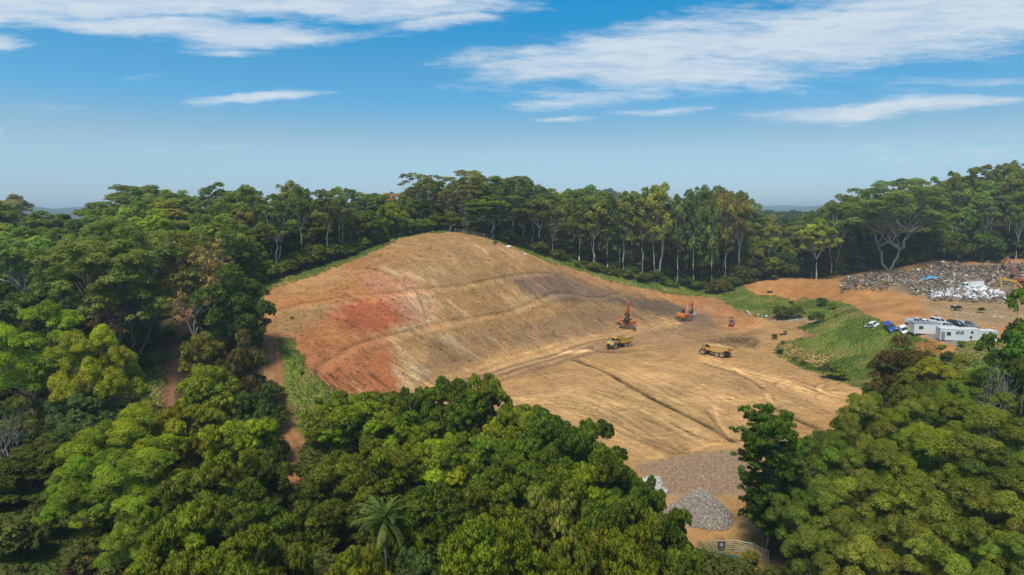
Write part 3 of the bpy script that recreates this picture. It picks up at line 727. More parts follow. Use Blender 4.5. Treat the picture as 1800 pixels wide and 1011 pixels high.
TREES = {}
def make_variant(key, seed, H, R, base, nl, lr, ns, sr, leaf, nleaf, rz=.8, env=1.0, bark=None, trunk_r=.28, fork=.45, open_=0.0, aspect=1.7, spike=0.0, zmin=-.35, flat=0.0, lobez=-.35, leanv=.04, inner=.25, multi=1, hv=.25, limb_r=.35, jit=.16):
    """H height, R crown radius, base: crown bottom as fraction of H, nl lobes of radius lr*R each made of ns tufts of radius sr*lobe"""
    rs = np.random.RandomState(seed)
    zc = H * (base + 1) / 2; hz = H * (1 - base) / 2
    d = sphere_pts(rs, nl, lobez); nl = len(d)
    mod_ = 1 + rs.normal(size=nl) * jit
    L = d * np.array([R, R, hz]) * (1 - lr * .55) * mod_[:, None]
    L = L + np.array([0, 0, zc]); L[:, :2] += rs.normal(size=2) * R * .05
    # inner lobes
    ni = int(nl * inner)
    if ni: L = np.vstack([L, unit(rs.normal(size=(ni, 3))) * np.array([R, R, hz]) * rs.uniform(.2, .6, (ni, 1)) + np.array([0, 0, zc])])
    lrad = R * lr * rs.uniform(.7, 1.25, len(L)); lt = np.stack([.5 + rs.normal(size=len(L)) * .10, .5 + rs.normal(size=len(L)) * hv * .5], 1)
    top = L[:, 2] + lrad * rz
    if open_ > 0:
        keep = rs.rand(len(L)) > open_; keep[np.argmax(top)] = True; L, lrad, lt = L[keep], lrad[keep], lt[keep]
    cen = []; rr = []; tt = []
    for i in range(len(L)):
        dd = sphere_pts(rs, ns, -.25)
        outw = unit((L[i] - np.array([0, 0, zc])) / np.array([R, R, hz]))
        dd = dd[(dd @ outw) > -.55]
        c = L[i] + dd * lrad[i] * np.array([1, 1, rz]) * (1 - sr * .5) * rs.uniform(.8, 1.08, (len(dd), 1))
        cen.append(c); rr.append(lrad[i] * sr * rs.uniform(.7, 1.3, len(dd)))
        tt.append(np.clip(lt[i] + rs.normal(size=(len(dd), 2)) * np.array([.05, .09]), 0, 1))
    cen = np.vstack(cen); rr = np.concatenate(rr); tt = np.vstack(tt)
    wgt = rr ** 2; n_each = np.round(nleaf * wgt / wgt.sum())
    V, q, N, T = leaves_from_blobs(rs, cen, rr, rz, n_each, leaf, tt, aspect=aspect, spike=spike, zmin=zmin, flat=flat)
    crown = np_mesh('crown', V, q, LEAF, {'tint': ('FLOAT_COLOR', 'POINT', T)}, N)
    mb = MB(); f = H * fork
    order = np.argsort(-L[:, 2])
    for mI in range(multi):
        lean = rs.normal(size=2) * H * leanv + (np.array([math.cos(mI * 2.2 + seed), math.sin(mI * 2.2 + seed)]) * R * .28 if multi > 1 else 0)
        b0 = np.array([0, 0, -1.5]) + (np.array([math.cos(mI * 2.2 + seed), math.sin(mI * 2.2 + seed), 0]) * .35 if multi > 1 else 0)
        fk = np.array([lean[0], lean[1], f * rs.uniform(.85, 1.1)])
        limb(mb, rs, b0, fk, trunk_r * (1 if multi == 1 else .7), trunk_r * .62 * (1 if multi == 1 else .7), .018, 6, 9)
        sel = [i for i in range(len(L)) if i % multi == mI]
        # main limbs to groups of lobes
        ng = max(2, min(6, len(sel) // 4 + 1)); aa = np.arctan2(L[sel, 1], L[sel, 0])
        o_ = [sel[i] for i in np.argsort(aa)]; gs = np.array_split(o_, ng)
        for g in gs:
            if len(g) == 0: continue
            m_ = L[g].mean(0); mid = fk + (m_ - fk) * .55 + np.array([0, 0, -.04 * H])
            mid[2] = max(mid[2], fk[2] + .3)
            limb(mb, rs, fk, mid, trunk_r * .5, trunk_r * .3, .04, 4, 6)
            for i in g:
                limb(mb, rs, mid, L[i] + np.array([0, 0, lrad[i] * .2]), trunk_r * limb_r * .75, trunk_r * .07, .06, 3, 5)
    o = mb.build('tmp', bark or BARK_DARK, smooth_=True); tm = o.data; bpy.data.objects.remove(o); tm.name = 'trunk'
    TREES.setdefault(key, []).append((tm, crown, H, R))

QF = 1.0
# foreground: dense bushy wattles (leafy, upright tufts)
for s in range(4): make_variant('wattle', 10 + s, 13.0, 5.0, .12, 30, .30, 15, .34, .15, int(60000 * QF), rz=1.05, trunk_r=.2, lobez=-.55, hv=.36, fork=.3, jit=.2, zmin=-.2, aspect=2.8, spike=1.1)
# foreground: domed camphor / gum crowns made of round heads
for s in range(4): make_variant('domed', 30 + s, 16.0, 6.6, .28, 30, .26, 8, .52, .15, int(64000 * QF), rz=.9, trunk_r=.28, lobez=-.6, hv=.32, fork=.35, flat=.1, jit=.2, zmin=-.2)
# round dense mid-distance
for s in range(4): make_variant('round', 50 + s, 15.0, 5.6, .16, 26, .34, 10, .40, .26, int(20000 * QF), rz=.85, trunk_r=.25, lobez=-.6, hv=.3, fork=.3)
# tall gums with pale trunks, crowns in the upper half
for s in range(6): make_variant('gum', 70 + s, 32.0, 5.4 + .5 * (s % 3), .32 + .07 * (s % 3), 40, .31, 10, .42, .30, int(21000 * QF), rz=.95, trunk_r=.34, bark=BARK_PALE, lobez=-.8, hv=.35, fork=.45 + .05 * (s % 2), open_=.1, flat=.1, leanv=.03, limb_r=.42, jit=.22, multi=1 + (s % 3 == 1), inner=.3)
for s in range(3): make_variant('column', 180 + s, 30.0, 4.0, .16 + .05 * s, 44, .36, 9, .42, .28, int(20000 * QF), rz=1.1, trunk_r=.28, bark=BARK_PALE, lobez=-.85, hv=.3, fork=.55, open_=.06, flat=.05, leanv=.02, limb_r=.35, jit=.22, inner=.3)
for s in range(2): make_variant('airy', 170 + s, 27.0, 6.5, .38, 34, .25, 8, .42, .28, int(9500 * QF), rz=.75, trunk_r=.34, bark=BARK_GREY, lobez=-.5, hv=.4, fork=.35, open_=.12, flat=.2, leanv=.04, limb_r=.5, jit=.26, multi=2, inner=.2)
# broad spreading canopy gums
for s in range(4): make_variant('spread', 90 + s, 24.0, 8.0, .30, 40, .27, 12, .38, .28, int(28000 * QF), rz=.65, trunk_r=.4, bark=BARK_PALE, lobez=-.45, hv=.3, fork=.35, flat=.25, leanv=.03, jit=.14, inner=.3)
# thin, see-through gum
for s in range(2): make_variant('thin', 110 + s, 20.0, 6.0, .35, 22, .26, 6, .5, .36, int(2600 * QF), rz=.6, trunk_r=.28, bark=BARK_GREY, lobez=-.2, hv=.35, fork=.3, open_=.2, limb_r=.5, jit=.25, multi=2)
# pine in the distance
for s in range(2): make_variant('farpine', 120 + s, 20.0, 4.2, .12, 34, .24, 6, .5, .42, int(8000 * QF), rz=.8, trunk_r=.26, lobez=-.7, hv=.25, fork=.8, spike=.5, aspect=3.2)
# shrubs and undergrowth
for s in range(3): make_variant('shrub', 130 + s, 3.6, 2.4, .02, 12, .42, 7, .45, .26, int(2400 * QF), rz=.85, trunk_r=.07, lobez=-.1, hv=.35, fork=.3)
# hero: big spreading gum on the flank
make_variant('hero', 140, 27.0, 14.0, .20, 95, .18, 13, .40, .24, int(110000 * QF), rz=.7, trunk_r=.42, bark=BARK_DARK, lobez=-.55, hv=.3, fork=.3, flat=.2, multi=3, jit=.14, inner=.15)
# hero: great pale-limbed gum by the tip
make_variant('bigum', 150, 38.0, 12.5, .27, 74, .21, 12, .40, .3, int(52000 * QF), rz=.7, trunk_r=.62, bark=BARK_GREY, lobez=-.5, hv=.3, fork=.24, flat=.2, open_=.06, jit=.2, multi=2, limb_r=.42)
# distant canopy blob used by the far wood
for s in range(2): make_variant('speck', 160 + s, 14.0, 6.5, .2, 12, .42, 5, .5, 1.1, int(900), rz=.7, trunk_r=.3, lobez=0.0, hv=.4)

# near pine: whorled boughs with needle tufts
def make_pine(key, seed, H, R, clear=.28, nb=70, nleaf=26000):
    rs = np.random.RandomState(seed); mb = MB(); cen = []; rr = []; tt = []
    stems = [(0, 0, H)] + ([(1.7, .5, H * .96), (-1.6, .3, H * .9)] if key == 'pine' else [])
    for (sx, sy, sh) in stems:
        top = np.array([sx * 1.6 + rs.normal() * .3, sy + rs.normal() * .3, sh])
        pts = limb(mb, rs, (sx * .6, sy * .6, -1.5), tuple(top), .22, .04, .008, 10, 8)
        n = nb // len(stems)
        for i in range(n):
            t = clear + (1 - clear) * (i + rs.rand()) / n; z = sh * t; k = (t - clear) / (1 - clear)
            L = R * math.sqrt(max(.06, 1 - ((k - .58) / .56) ** 2)) * rs.uniform(.6, 1.05) / (1.25 if len(stems) > 1 else 1)
            a = i * 2.4 + rs.normal() * .4; tz = (z + 1.5) / (sh + 1.5); c = np.array([sx * .6, sy * .6, -1.5]) * (1 - tz) + top * tz
            e = c + np.array([math.cos(a) * L, math.sin(a) * L, L * rs.uniform(.1, .5)])
            limb(mb, rs, c, e, .06, .015, .05, 3, 5)
            val = .5 + rs.normal() * .14
            for q in range(rs.randint(7, 11)):
                tq = rs.uniform(.45, 1.05); pc = c + (e - c) * tq + rs.normal(size=3) * np.array([.45, .45, .25]); cen.append(pc); rr.append(rs.uniform(.25, .5)); tt.append((.5 + rs.normal() * .06, np.clip(val + rs.normal() * .08 , 0, 1)))
        for q in range(14): cen.append(top + rs.normal(size=3) * np.array([.8, .8, .6]) + np.array([0, 0, -.5])); rr.append(rs.uniform(.4, .6)); tt.append((.5, .6))
    cen = np.array(cen); rr = np.array(rr); tt = np.array(tt)
    w_ = rr ** 2; V, q, N, T = leaves_from_blobs(rs, cen, rr, .8, np.round(nleaf * w_ / w_.sum()), .10, tt, aspect=4.0, spike=.55, thick=.3)
    crown = np_mesh('crown', V, q, LEAF, {'tint': ('FLOAT_COLOR', 'POINT', T)}, N)
    o = mb.build('tmp', BARK_DARK, smooth_=True); tm = o.data; bpy.data.objects.remove(o); tm.name = 'trunk'
    TREES.setdefault(key, []).append((tm, crown, H, R))
make_pine('pine', 7, 17.0, 4.9, .2, 120, 95000)

# leafless / nearly leafless tree
def make_bare(key, seed, H, R, nleaf=0, lean=0.0, r0=.3, tint=(.4, .5)):
    rs = np.random.RandomState(seed); mb = MB(); tips = []
    def grow(p, d, L, r, lv):
        e = p + d * L
        mid = (p + e) / 2 + rs.normal(size=3) * L * .07
        mb.tube([tuple(p), tuple(mid), tuple(e)], [r, r * .8, r * .6], n=6 if lv < 2 else 4)
        if lv >= 5 or r < .018: tips.append(e); return
        for k in range(2 if rs.rand() < .6 else 3):
            nd = unit((d + rs.normal(size=3) * .5 + np.array([0, 0, .12]))[None])[0]
            grow(e, nd, L * rs.uniform(.62, .86), r * rs.uniform(.5, .66), lv + 1)
        if lv > 2: tips.append(e)
    for k in range(3):
        a = k * 2.1 + rs.rand(); grow(np.array([0, 0, -1.0]), unit(np.array([[math.cos(a) * .35 + lean, math.sin(a) * .35, 1]]))[0], H * .33, r0, 0)
    o = mb.build('tmp', BARK_GREY, smooth_=True); tm = o.data; bpy.data.objects.remove(o); tm.name = 'trunk'
    crown = None
    if nleaf:
        tips = np.array(tips); rr = rs.uniform(.35, .8, len(tips)); t2 = np.stack([np.full(len(tips), tint[0]), tint[1] + rs.normal(size=len(tips)) * .12], 1)
        V, q, N, T = leaves_from_blobs(rs, tips, rr, .7, np.full(len(tips), nleaf / len(tips)), .28, t2, thick=.5)
        crown = np_mesh('crown', V, q, LEAF, {'tint': ('FLOAT_COLOR', 'POINT', T)}, N)
    TREES.setdefault(key, []).append((tm, crown, H, R))
make_bare('pale', 3, 17.0, 8.0, 7000, .12, .34)
make_bare('dead', 5, 11.0, 4.0, 0, .05, .16)
make_bare('dead', 8, 9.0, 3.5, 0, -.1, .14)
# ------------------------------------------------------------------ planting
random.seed(11)
PLANTED = []          # dict(u, v, D, x, y, z, obj, key ...)
COLS = {'wattle': (0.062, 0.108, 0.016), 'domed': (0.062, 0.098, 0.022), 'round': (0.044, 0.082, 0.020), 'gum': (0.060, 0.082, 0.030), 'column': (0.056, 0.080, 0.029), 'airy': (0.075, 0.08, 0.035), 'spread': (0.060, 0.088, 0.026), 'thin': (0.095, 0.10, 0.05),
        'farpine': (0.030, 0.062, 0.018), 'shrub': (0.050, 0.088, 0.018), 'hero': (0.056, 0.078, 0.030), 'bigum': (0.062, 0.082, 0.030), 'pine': (0.042, 0.088, 0.018), 'pale': (0.16, 0.14, 0.07), 'dead': (.1, .1, .1), 'speck': (0.05, 0.08, 0.03)}
KNAME = {'wattle': ('wattle_tree', 'wattle tree'), 'domed': ('broadleaf_tree', 'tree'), 'round': ('broadleaf_tree', 'tree'), 'gum': ('gum_tree', 'gum tree'), 'column': ('gum_tree', 'gum tree'), 'airy': ('gum_tree', 'gum tree'), 'spread': ('gum_tree', 'gum tree'), 'thin': ('gum_tree', 'gum tree'),
         'farpine': ('pine_tree', 'pine tree'), 'pine': ('pine_tree', 'pine tree'), 'shrub': ('shrub', 'shrub'), 'hero': ('gum_tree', 'gum tree'), 'bigum': ('gum_tree', 'gum tree'), 'pale': ('gum_tree', 'gum tree'), 'dead': ('dead_tree', 'dead tree')}
def plant(key, x, y, h=None, w=None, col=None, label=None, group=None, rz=None, var=None, rnd=None, region='', zoff=0.0, look=None):
    """one tree: an Empty with its trunk and crown; h height in metres, w crown width in metres"""
    r = rnd or random
    vs = TREES[key]; tm, cm, H0, R0 = vs[(var if var is not None else r.randrange(len(vs))) % len(vs)]
    h = h or H0; sz = h / H0; sxy = (w / 2 / R0) if w else sz
    z = gz(x, y) + zoff
    nm, cat = KNAME[key]
    e = empty(nm, label, cat, (x, y, z), r.uniform(0, 6.283) if rz is None else rz, group, (sxy, sxy, sz))
    t = bpy.data.objects.new('trunk', tm); link(t, e)
    if cm is not None:
        c = bpy.data.objects.new('crown', cm); link(c, e)
        b = np.array(col if col is not None else COLS[key]); 
        b = b * (np.array([2.5, 1.8, .8]) if key in ('wattle', 'domed', 'round', 'shrub', 'pine', 'farpine') else np.array([2.25, 1.72, 1.0]))
        if key in ('gum', 'airy', 'spread', 'bigum', 'hero', 'column'): b = b * np.array([1.24, 1.44, 1.42]) * (1.12 if key == 'spread' else 1)
        if key == "round" and region != "hero": b = b * 1.3
        if key in ('wattle', 'domed'): b = b * 1.12
        k = r.uniform(.85, 1.18); hshift = r.uniform(-.12, .14)
        b = b * k; b = b * np.array([1 + hshift, 1, 1 - hshift])
        c.color = (*[float(q) for q in b], 1)
    uu, vv = proj(np.array([x]), np.array([y]), np.array([z + h * .9]))
    PLANTED.append(dict(o=e, key=key, x=x, y=y, z=z, h=h, w=(w or 2 * R0 * sz), u=float(uu[0]), v=float(vv[0]), label=label, region=region, look=look))
    return e

def top(key, u, v, h, wpx=None, **kw):
    """plant so that the crown's top shows at photograph pixel (u, v), for a tree of height h"""
    lo, hi = 25.0, 400.0
    p0 = P(u, v, 1.0) - CAM
    Ds = np.arange(lo, hi, 1.0); hz = H(p0[0] * Ds, Ds, False) + h
    zs = 40 + p0[2] * Ds
    i = np.nonzero(zs <= hz)[0]; D = Ds[i[0]] if len(i) else hi
    w = wpx * D / FPX if wpx else None
    return plant(key, p0[0] * D, D, h, w, **kw)

def at(key, u, vtop, D, wpx=None, h=None, **kw):
    """plant at distance D with the top at (u, vtop); the height follows from the ground"""
    q = P(u, vtop, D); g = gz(q[0], D); hh = h or max(2.0, q[2] - g)
    return plant(key, q[0], D, hh, wpx * D / FPX if wpx else None, **kw)

YG = (0.105, 0.15, 0.018); BG = (0.075, 0.135, 0.016); DG = (0.034, 0.066, 0.018); OL = (0.075, 0.095, 0.026); BR = (0.050, 0.048, 0.026); BLG = (0.04, 0.075, 0.04); OLD = (0.052, 0.066, 0.024); RUST = (0.20, 0.10, 0.05)
# ---- the named trees: key, u, v of the top, distance, crown width px, colour, label
HERO = [
 ('hero', 212, 396, 142, 262, None, 'huge spreading gum with fluted trunks beside the dirt track'),
 ('pale', 358, 436, 142, 150, None, 'pale sparse gum with bare white limbs at the head of the dirt track'),
 ('dead', 398, 462, 160, 40, None, 'slim dead sapling behind the pale sparse gum'),
 ('round', 415, 488, 138, 112, DG, 'dense dark green round tree at the corner of the bare slope'),
 ('round', 345, 588, 128, 74, OL, 'small olive tree on the edge of the dirt track'),
 ('round', 425, 604, 116, 66, BR, 'compact bronze tree against the haul road'),
 ('round', 374, 642, 104, 100, YG, 'round yellow-green tree in front of the compact bronze tree'),
 ('round', 448, 684, 104, 74, DG, 'dark green tree hugging the bend of the haul road'),
 ('domed', 170, 592, 104, 128, YG, 'bright yellow-green domed tree west of the dirt track'),
 ('domed', 44, 556, 112, 190, BG, 'broad green layered tree beside the bright yellow-green domed tree'),
 ('thin', 20, 690, 92, 70, OL, 'thin pale-branched tree before the broad green layered tree'),
 ('round', 150, 690, 100, 110, BLG, 'blue-green bushy tree under the bright yellow-green domed tree'),
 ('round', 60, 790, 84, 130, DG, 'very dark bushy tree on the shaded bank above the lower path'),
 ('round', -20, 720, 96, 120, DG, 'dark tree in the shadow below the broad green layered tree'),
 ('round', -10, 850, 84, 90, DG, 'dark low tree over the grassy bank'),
 ('round', 120, 770, 92, 100, DG, 'dark bluish tree tucked behind the wide umbrella crown'),
 ('domed', 212, 738, 84, 190, BG, 'wide green umbrella-crowned tree at the foot of the dirt track'),
 ('domed', 150, 812, 76, 140, BG, 'spreading green tree leaning over the lower path'),
 ('domed', 240, 800, 74, 170, (.07,.12,.018), 'green tree of many round heads in front of the wide umbrella crown'),
 ('domed', 242, 893, 66, 115, (.075,.125,.02), 'low green tree beside the lower dirt path'),
 ('wattle', 330, 716, 92, 150, (.10, .135, .02), 'yellow-tipped wattle closing off the foot of the dirt track'),
 ('wattle', 425, 744, 86, 150, BG, 'leafy green wattle below the haul road'),
 ('wattle', 460, 806, 78, 112, DG, 'deep green wattle beside the end of the haul road'),
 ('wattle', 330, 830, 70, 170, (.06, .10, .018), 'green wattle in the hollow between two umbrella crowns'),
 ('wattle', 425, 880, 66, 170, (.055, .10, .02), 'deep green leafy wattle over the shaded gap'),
 ('wattle', 305, 905, 60, 170, BG, 'bright leafy wattle low above the frame edge by the path'),
 ('wattle', 400, 960, 56, 190, (.08, .13, .02), 'light green wattle with tangled leafy sprays'),
 ('wattle', 282, 972, 58, 100, (.08, .12, .02), 'lowest pale green wattle beside the dirt path'),
 ('wattle', 490, 950, 60, 110, (.055, .095, .02), 'shaded wattle at the dark gap near the palm'),
 # central mass
 ('wattle', 620, 692, 104, 170, (.065, .115, .014), 'broad green wattle at the toe of the red slope'),
 ('wattle', 705, 735, 96, 130, BG, 'bushy wattle one step below the toe of the red slope'),
 ('wattle', 730, 690, 108, 70, (.05, .09, .016), 'small wattle standing against the white-streaked gully'),
 ('wattle', 795, 672, 106, 110, (.045, .09, .014), 'dark upright wattle reaching over the pit floor'),
 ('wattle', 855, 668, 106, 100, (.05, .095, .014), 'tallest dark wattle against the pit floor, with two knobbly heads'),
 ('wattle', 905, 715, 98, 110, BG, 'wattle with a flat side shoulder over the pit floor'),
 ('wattle', 965, 735, 92, 120, (.05, .095, .016), 'wattle with loose sprays at the crest of the central clump'),
 ('wattle', 1020, 752, 86, 130, (.05, .095, .016), 'rounded wattle stepping down toward the gravel'),
 ('wattle', 1075, 805, 80, 120, (.05, .095, .018), 'wattle bordering the gravel spread'),
 ('wattle', 604, 798, 84, 140, (.065, .105, .02), 'olive-brown wattle beside the end of the haul road'),
 ('wattle', 680, 790, 82, 150, (.055, .095, .016), 'domed wattle in the second rank of the central clump'),
 ('wattle', 770, 780, 84, 140, BG, 'bright-tipped wattle at the heart of the central clump'),
 ('wattle', 850, 770, 86, 130, (.06, .11, .016), 'wattle behind the light flowering wattle'),
 ('wattle', 930, 800, 80, 130, (.055, .1, .016), 'mid-green wattle amid the central clump'),
 ('wattle', 1010, 830, 74, 140, BG, 'yellow-tipped wattle below the rounded stepping wattle'),
 ('wattle', 1110, 868, 70, 110, (.055, .1, .018), 'wattle overhanging the grey gravel pile'),
 ('wattle', 1140, 850, 76, 70, (.05, .1, .02), 'small wattle poking up before the white rubble'),
 ('wattle', 560, 880, 72, 130, (.045, .08, .018), 'shaded wattle above the palm'),
 ('wattle', 760, 860, 70, 150, (.06, .105, .018), 'wattle with pale leaf tips east of the palm'),
 ('wattle', 850, 850, 72, 120, (.05, .09, .016), 'dark wattle at the deep gap of the central clump'),
 ('wattle', 968, 878, 64, 120, (.082, .125, .05), 'light flowering wattle with creamy tips'),
 ('wattle', 850, 925, 56, 190, BG, 'big bright wattle low in the central clump'),
 ('wattle', 1060, 900, 64, 120, (.07, .12, .02), 'spring-green wattle behind the lowest eastern wattle'),
 ('wattle', 1105, 935, 58, 150, (.075, .125, .018), 'lowest eastern wattle of the central clump'),
 ('wattle', 1180, 905, 66, 100, (.05, .09, .018), 'wattle touching the wire fence'),
 ('wattle', 1190, 975, 60, 110, (.055, .1, .018), 'low wattle below the wire fence'),
 ('wattle', 620, 975, 55, 120, YG, 'small bright wattle below the palm'),
 ('wattle', 990, 975, 54, 110, (.06, .11, .018), 'wattle at the foot of the light flowering wattle'),
 ('wattle', 700, 905, 62, 90, BG, 'slim wattle behind the palm fronds'),
 ('round', 735, 968, 55, 100, BLG, 'blue-green shrubby tree beside the palm'),
 # right mass
 ('pine', 1352, 728, 80, 146, None, 'tall dark pine clump between the gravel and the eastern trees'),
 ('domed', 1512, 706, 98, 92, (.055, .1, .022), 'green tree leaning over the end of the pit floor'),
 ('domed', 1566, 692, 94, 126, (.062, .095, .026), 'olive tree behind the yellow-green crown'),
 ('domed', 1440, 775, 82, 130, (.05, .09, .022), 'green tree rubbing shoulders with the pine clump'),
 ('domed', 1530, 770, 80, 130, (.07, .1, .026), 'brownish olive tree in the fold of the eastern trees'),
 ('domed', 1615, 748, 80, 150, (.085, .125, .02), 'yellow-green domed tree high in the eastern mass'),
 ('domed', 1720, 790, 76, 180, (.07, .10, .024), 'broad olive tree of rounded heads'),
 ('domed', 1770, 720, 88, 150, (.06, .1, .024), 'green tree beside the bare forked branch'),
 ('domed', 1430, 860, 72, 130, (.055, .09, .024), 'green tree below the pine clump'),
 ('domed', 1540, 850, 70, 160, (.062, .1, .026), 'grey-green tree at the centre of the eastern mass'),
 ('domed', 1640, 860, 66, 170, (.075, .11, .026), 'olive green tree with cauliflower heads'),
 ('domed', 1760, 880, 62, 170, (.058, .09, .024), 'deep olive tree low in the eastern mass'),
 ('domed', 1460, 935, 62, 140, (.055, .088, .026), 'shaded tree low beside the pine clump'),
 ('domed', 1560, 930, 58, 170, (.068, .105, .034), 'lowest olive tree with thin brown twigs'),
 ('domed', 1690, 950, 56, 170, (.06, .1, .024), 'lowest green tree of the eastern mass'),
 ('domed', 1800, 960, 58, 150, (.06, .1, .026), 'low tree cut by the frame under the eastern mass'),
 ('domed', 1660, 640, 118, 110, (.075, .11, .024), 'light olive tree just before the white cabins'),
 ('domed', 1740, 660, 110, 110, (.062, .11, .022), 'leafy tree below the end cabin'),
 ('domed', 1700, 700, 102, 120, (.07, .115, .022), 'green tree under the light olive tree'),
 ('round', 1828, 526, 104, 140, (.05, .1, .016), 'dark leafy tree rising over the end of the yard'),
 ('round', 1815, 612, 100, 120, (.045, .085, .018), 'dark tree below the leafy tree at the yard end'),
 ('round', 1578, 608, 128, 80, (.042, .045, .022), 'dark bronze tree on the grassy bank'),
 ('round', 1632, 622, 124, 66, (.045, .048, .022), 'smaller dark bronze tree next to the bank path'),
 ('round', 1600, 660, 116, 60, (.06, .09, .02), 'low shrubby tree under the two bronze trees'),
 ('thin', 197, 522, 132, 60, (.12, .085, .06), 'rusty pink-brown bush hanging under the huge spreading gum'),
 ('dead', -6, 690, 88, 60, None, 'white dead tree at the frame edge beside the thin tree'),
 ('dead', 525, 868, 74, 34, None, 'grey dead sapling in the dark gap by the palm'),
 ('dead', 1690, 860, 64, 40, None, 'bare grey twigs sticking out of the deep olive crown'),
 ('dead', 1762, 600, 96, 60, None, 'bare grey forked tree before the eastern mass'),
 ('domed', 1650, 690, 106, 90, (.06, .1, .024), 'small green tree beneath the bare forked tree'),
 ('round', 1480, 650, 160, 24, BG, 'little bush at the toe of the grass bank'),
 # big gum by the tip
 ('bigum', 1572, 322, 298, 150, None, 'great pale-limbed gum towering beside the rubbish tip'),
 # ridge features
 ('airy', 740, 306, 268, 66, (.085, .088, .045), 'thin brownish gum on the ridge behind the crest'),
 ('airy', 815, 300, 272, 86, (.09, .092, .040), 'tallest ridge gum, yellow-olive, behind the crest'),
 ('airy', 893, 310, 275, 96, (.06, .08, .035), 'dark flat-topped gum next to the tallest ridge gum'),
 ('round', 787, 372, 256, 50, (.065, .1, .02), 'small round green tree at the very crest of the slope'),
 ('round', 738, 350, 262, 60, (.04, .078, .018), 'bushy green tree just west of the slope crest'),
 ('gum', 868, 345, 262, 84, (.085, .11, .025), 'yellow-green gum at the edge of the crest, east side'),
 ('gum', 945, 344, 268, 56, None, 'gum with a white forked trunk down the east edge'),
 ('airy', 690, 340, 262, 44, (.14, .10, .08), 'greyish brown thin gum on the west ridge'),
 ('gum', 662, 345, 252, 50, (.06, .085, .03), 'slim gum with a pale trunk beside the grass verge'),
 ('spread', 245, 322, 262, 110, (.055, .075, .035), 'flat-layered gum breaking the western skyline'),
 ('spread', 20, 345, 300, 60, (.075, .075, .045), 'brownish crown at the far western skyline'),
 ('round', 150, 383, 235, 66, (.045, .095, .02), 'bright green dome in the western forest'),
 ('spread', 1440, 388, 300, 60, (.085, .11, .028), 'yellowish crown beneath the skyline gap'),
 ('spread', 870, 315, 285, 70, None, 'layered gum behind the tallest ridge gum'),
 ('farpine', 545, 360, 232, 50, None, 'pointed pine above the west shoulder of the slope'),
 ('farpine', 505, 376, 218, 56, None, 'dark pine next to the pointed pine'),
 ('farpine', 330, 395, 190, 62, (.03, .07, .02), 'dark green pine behind the huge spreading gum'),
 ('farpine', 600, 352, 238, 44, None, 'narrow pine hard against the grass verge'),
 ('farpine', 570, 385, 226, 44, (.045, .085, .02), 'lighter green pine at the forest edge above the shoulder'),
]
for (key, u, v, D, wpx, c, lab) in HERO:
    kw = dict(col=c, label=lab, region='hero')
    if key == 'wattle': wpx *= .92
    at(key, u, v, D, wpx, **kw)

# ---- forest fill: jittered rows, tops kept under the photograph's skyline
SKY_L = [(-100, 352), (0, 345), (30, 352), (100, 356), (170, 350), (250, 330), (300, 330), (350, 322), (420, 318), (480, 320), (540, 322), (600, 328), (650, 338), (690, 340), (720, 325), (760, 312), (820, 305), (880, 312), (940, 315), (965, 332), (1010, 330), (1060, 335),
         (1100, 330), (1160, 325), (1220, 324), (1290, 330), (1320, 350), (1335, 375), (1400, 392), (1425, 375), (1440, 358), (1480, 345), (1560, 322), (1640, 312), (1700, 294), (1760, 282), (1800, 276), (1900, 268)]
def sky_v(u):
    return float(np.interp(u, [p[0] for p in SKY_L], [p[1] for p in SKY_L]))
CLEAR = [[(455, 500), (600, 455), (700, 410), (790, 398), (900, 425), (1060, 480), (1250, 512), (1480, 480), (1650, 452), (1950, 452), (1950, 1100), (455, 1100)]]
def blocked(x, y, z, pad=0):
    u, v = proj(np.array([x]), np.array([y]), np.array([z]))
    return u[0], v[0]
rnd = random.Random(5)
def too_close(x, y, d):
    for t in PLANTED:
        if t['key'] != 'shrub' and (t['x'] - x) ** 2 + (t['y'] - y) ** 2 < (d * .36 + t['w'] * .27) ** 2: return True
    return False
def fill(region, u0, u1, dfun, nrow, step, rowstep, kinds, hf, wf, band=10):
    for r in range(nrow):
        u = u0
        while u < u1:
            D = dfun(u) + r * rowstep + rnd.uniform(-.35, .35) * rowstep
            uu = u + rnd.uniform(-.3, .3) * step * FPX / D
            x = (uu - 900) / FPX * D * 1.0; g = gz(x, D)
            key = rnd.choices([k[0] for k in kinds], [k[1] for k in kinds])[0]
            h = rnd.uniform(*hf) * (1.0 if key in ('gum', 'spread', 'column') else .75 if key in ('farpine', 'thin') else .55)
            zt = 40 + (P(uu, sky_v(uu) + rnd.uniform(0, band), D)[2] - 40)
            hm = zt - g
            h = min(h, hm)
            if r >= nrow - 2 and hm < 46 and key in ('gum', 'spread', 'column'): h = hm
            w = rnd.uniform(*wf) * (1.0 if key in ('spread',) else .68 if key == 'column' else .85)
            if region == 'west forest' and 255 < uu < 410 and D < 172: u += step * FPX / D; continue
            if h > 6 and not too_close(x, D, w):
                c = None
                if rnd.random() < .15: c = tuple(a * b for a, b in zip(COLS[key], (1.5, 1.3, .9)))
                elif rnd.random() < .12: c = tuple(a * b for a, b in zip(COLS[key], (1.25, .95, 1.1)))
                plant(key, x, D, h, min(w, h * .8), col=c, region=region, rnd=rnd)
            u += step * FPX / D
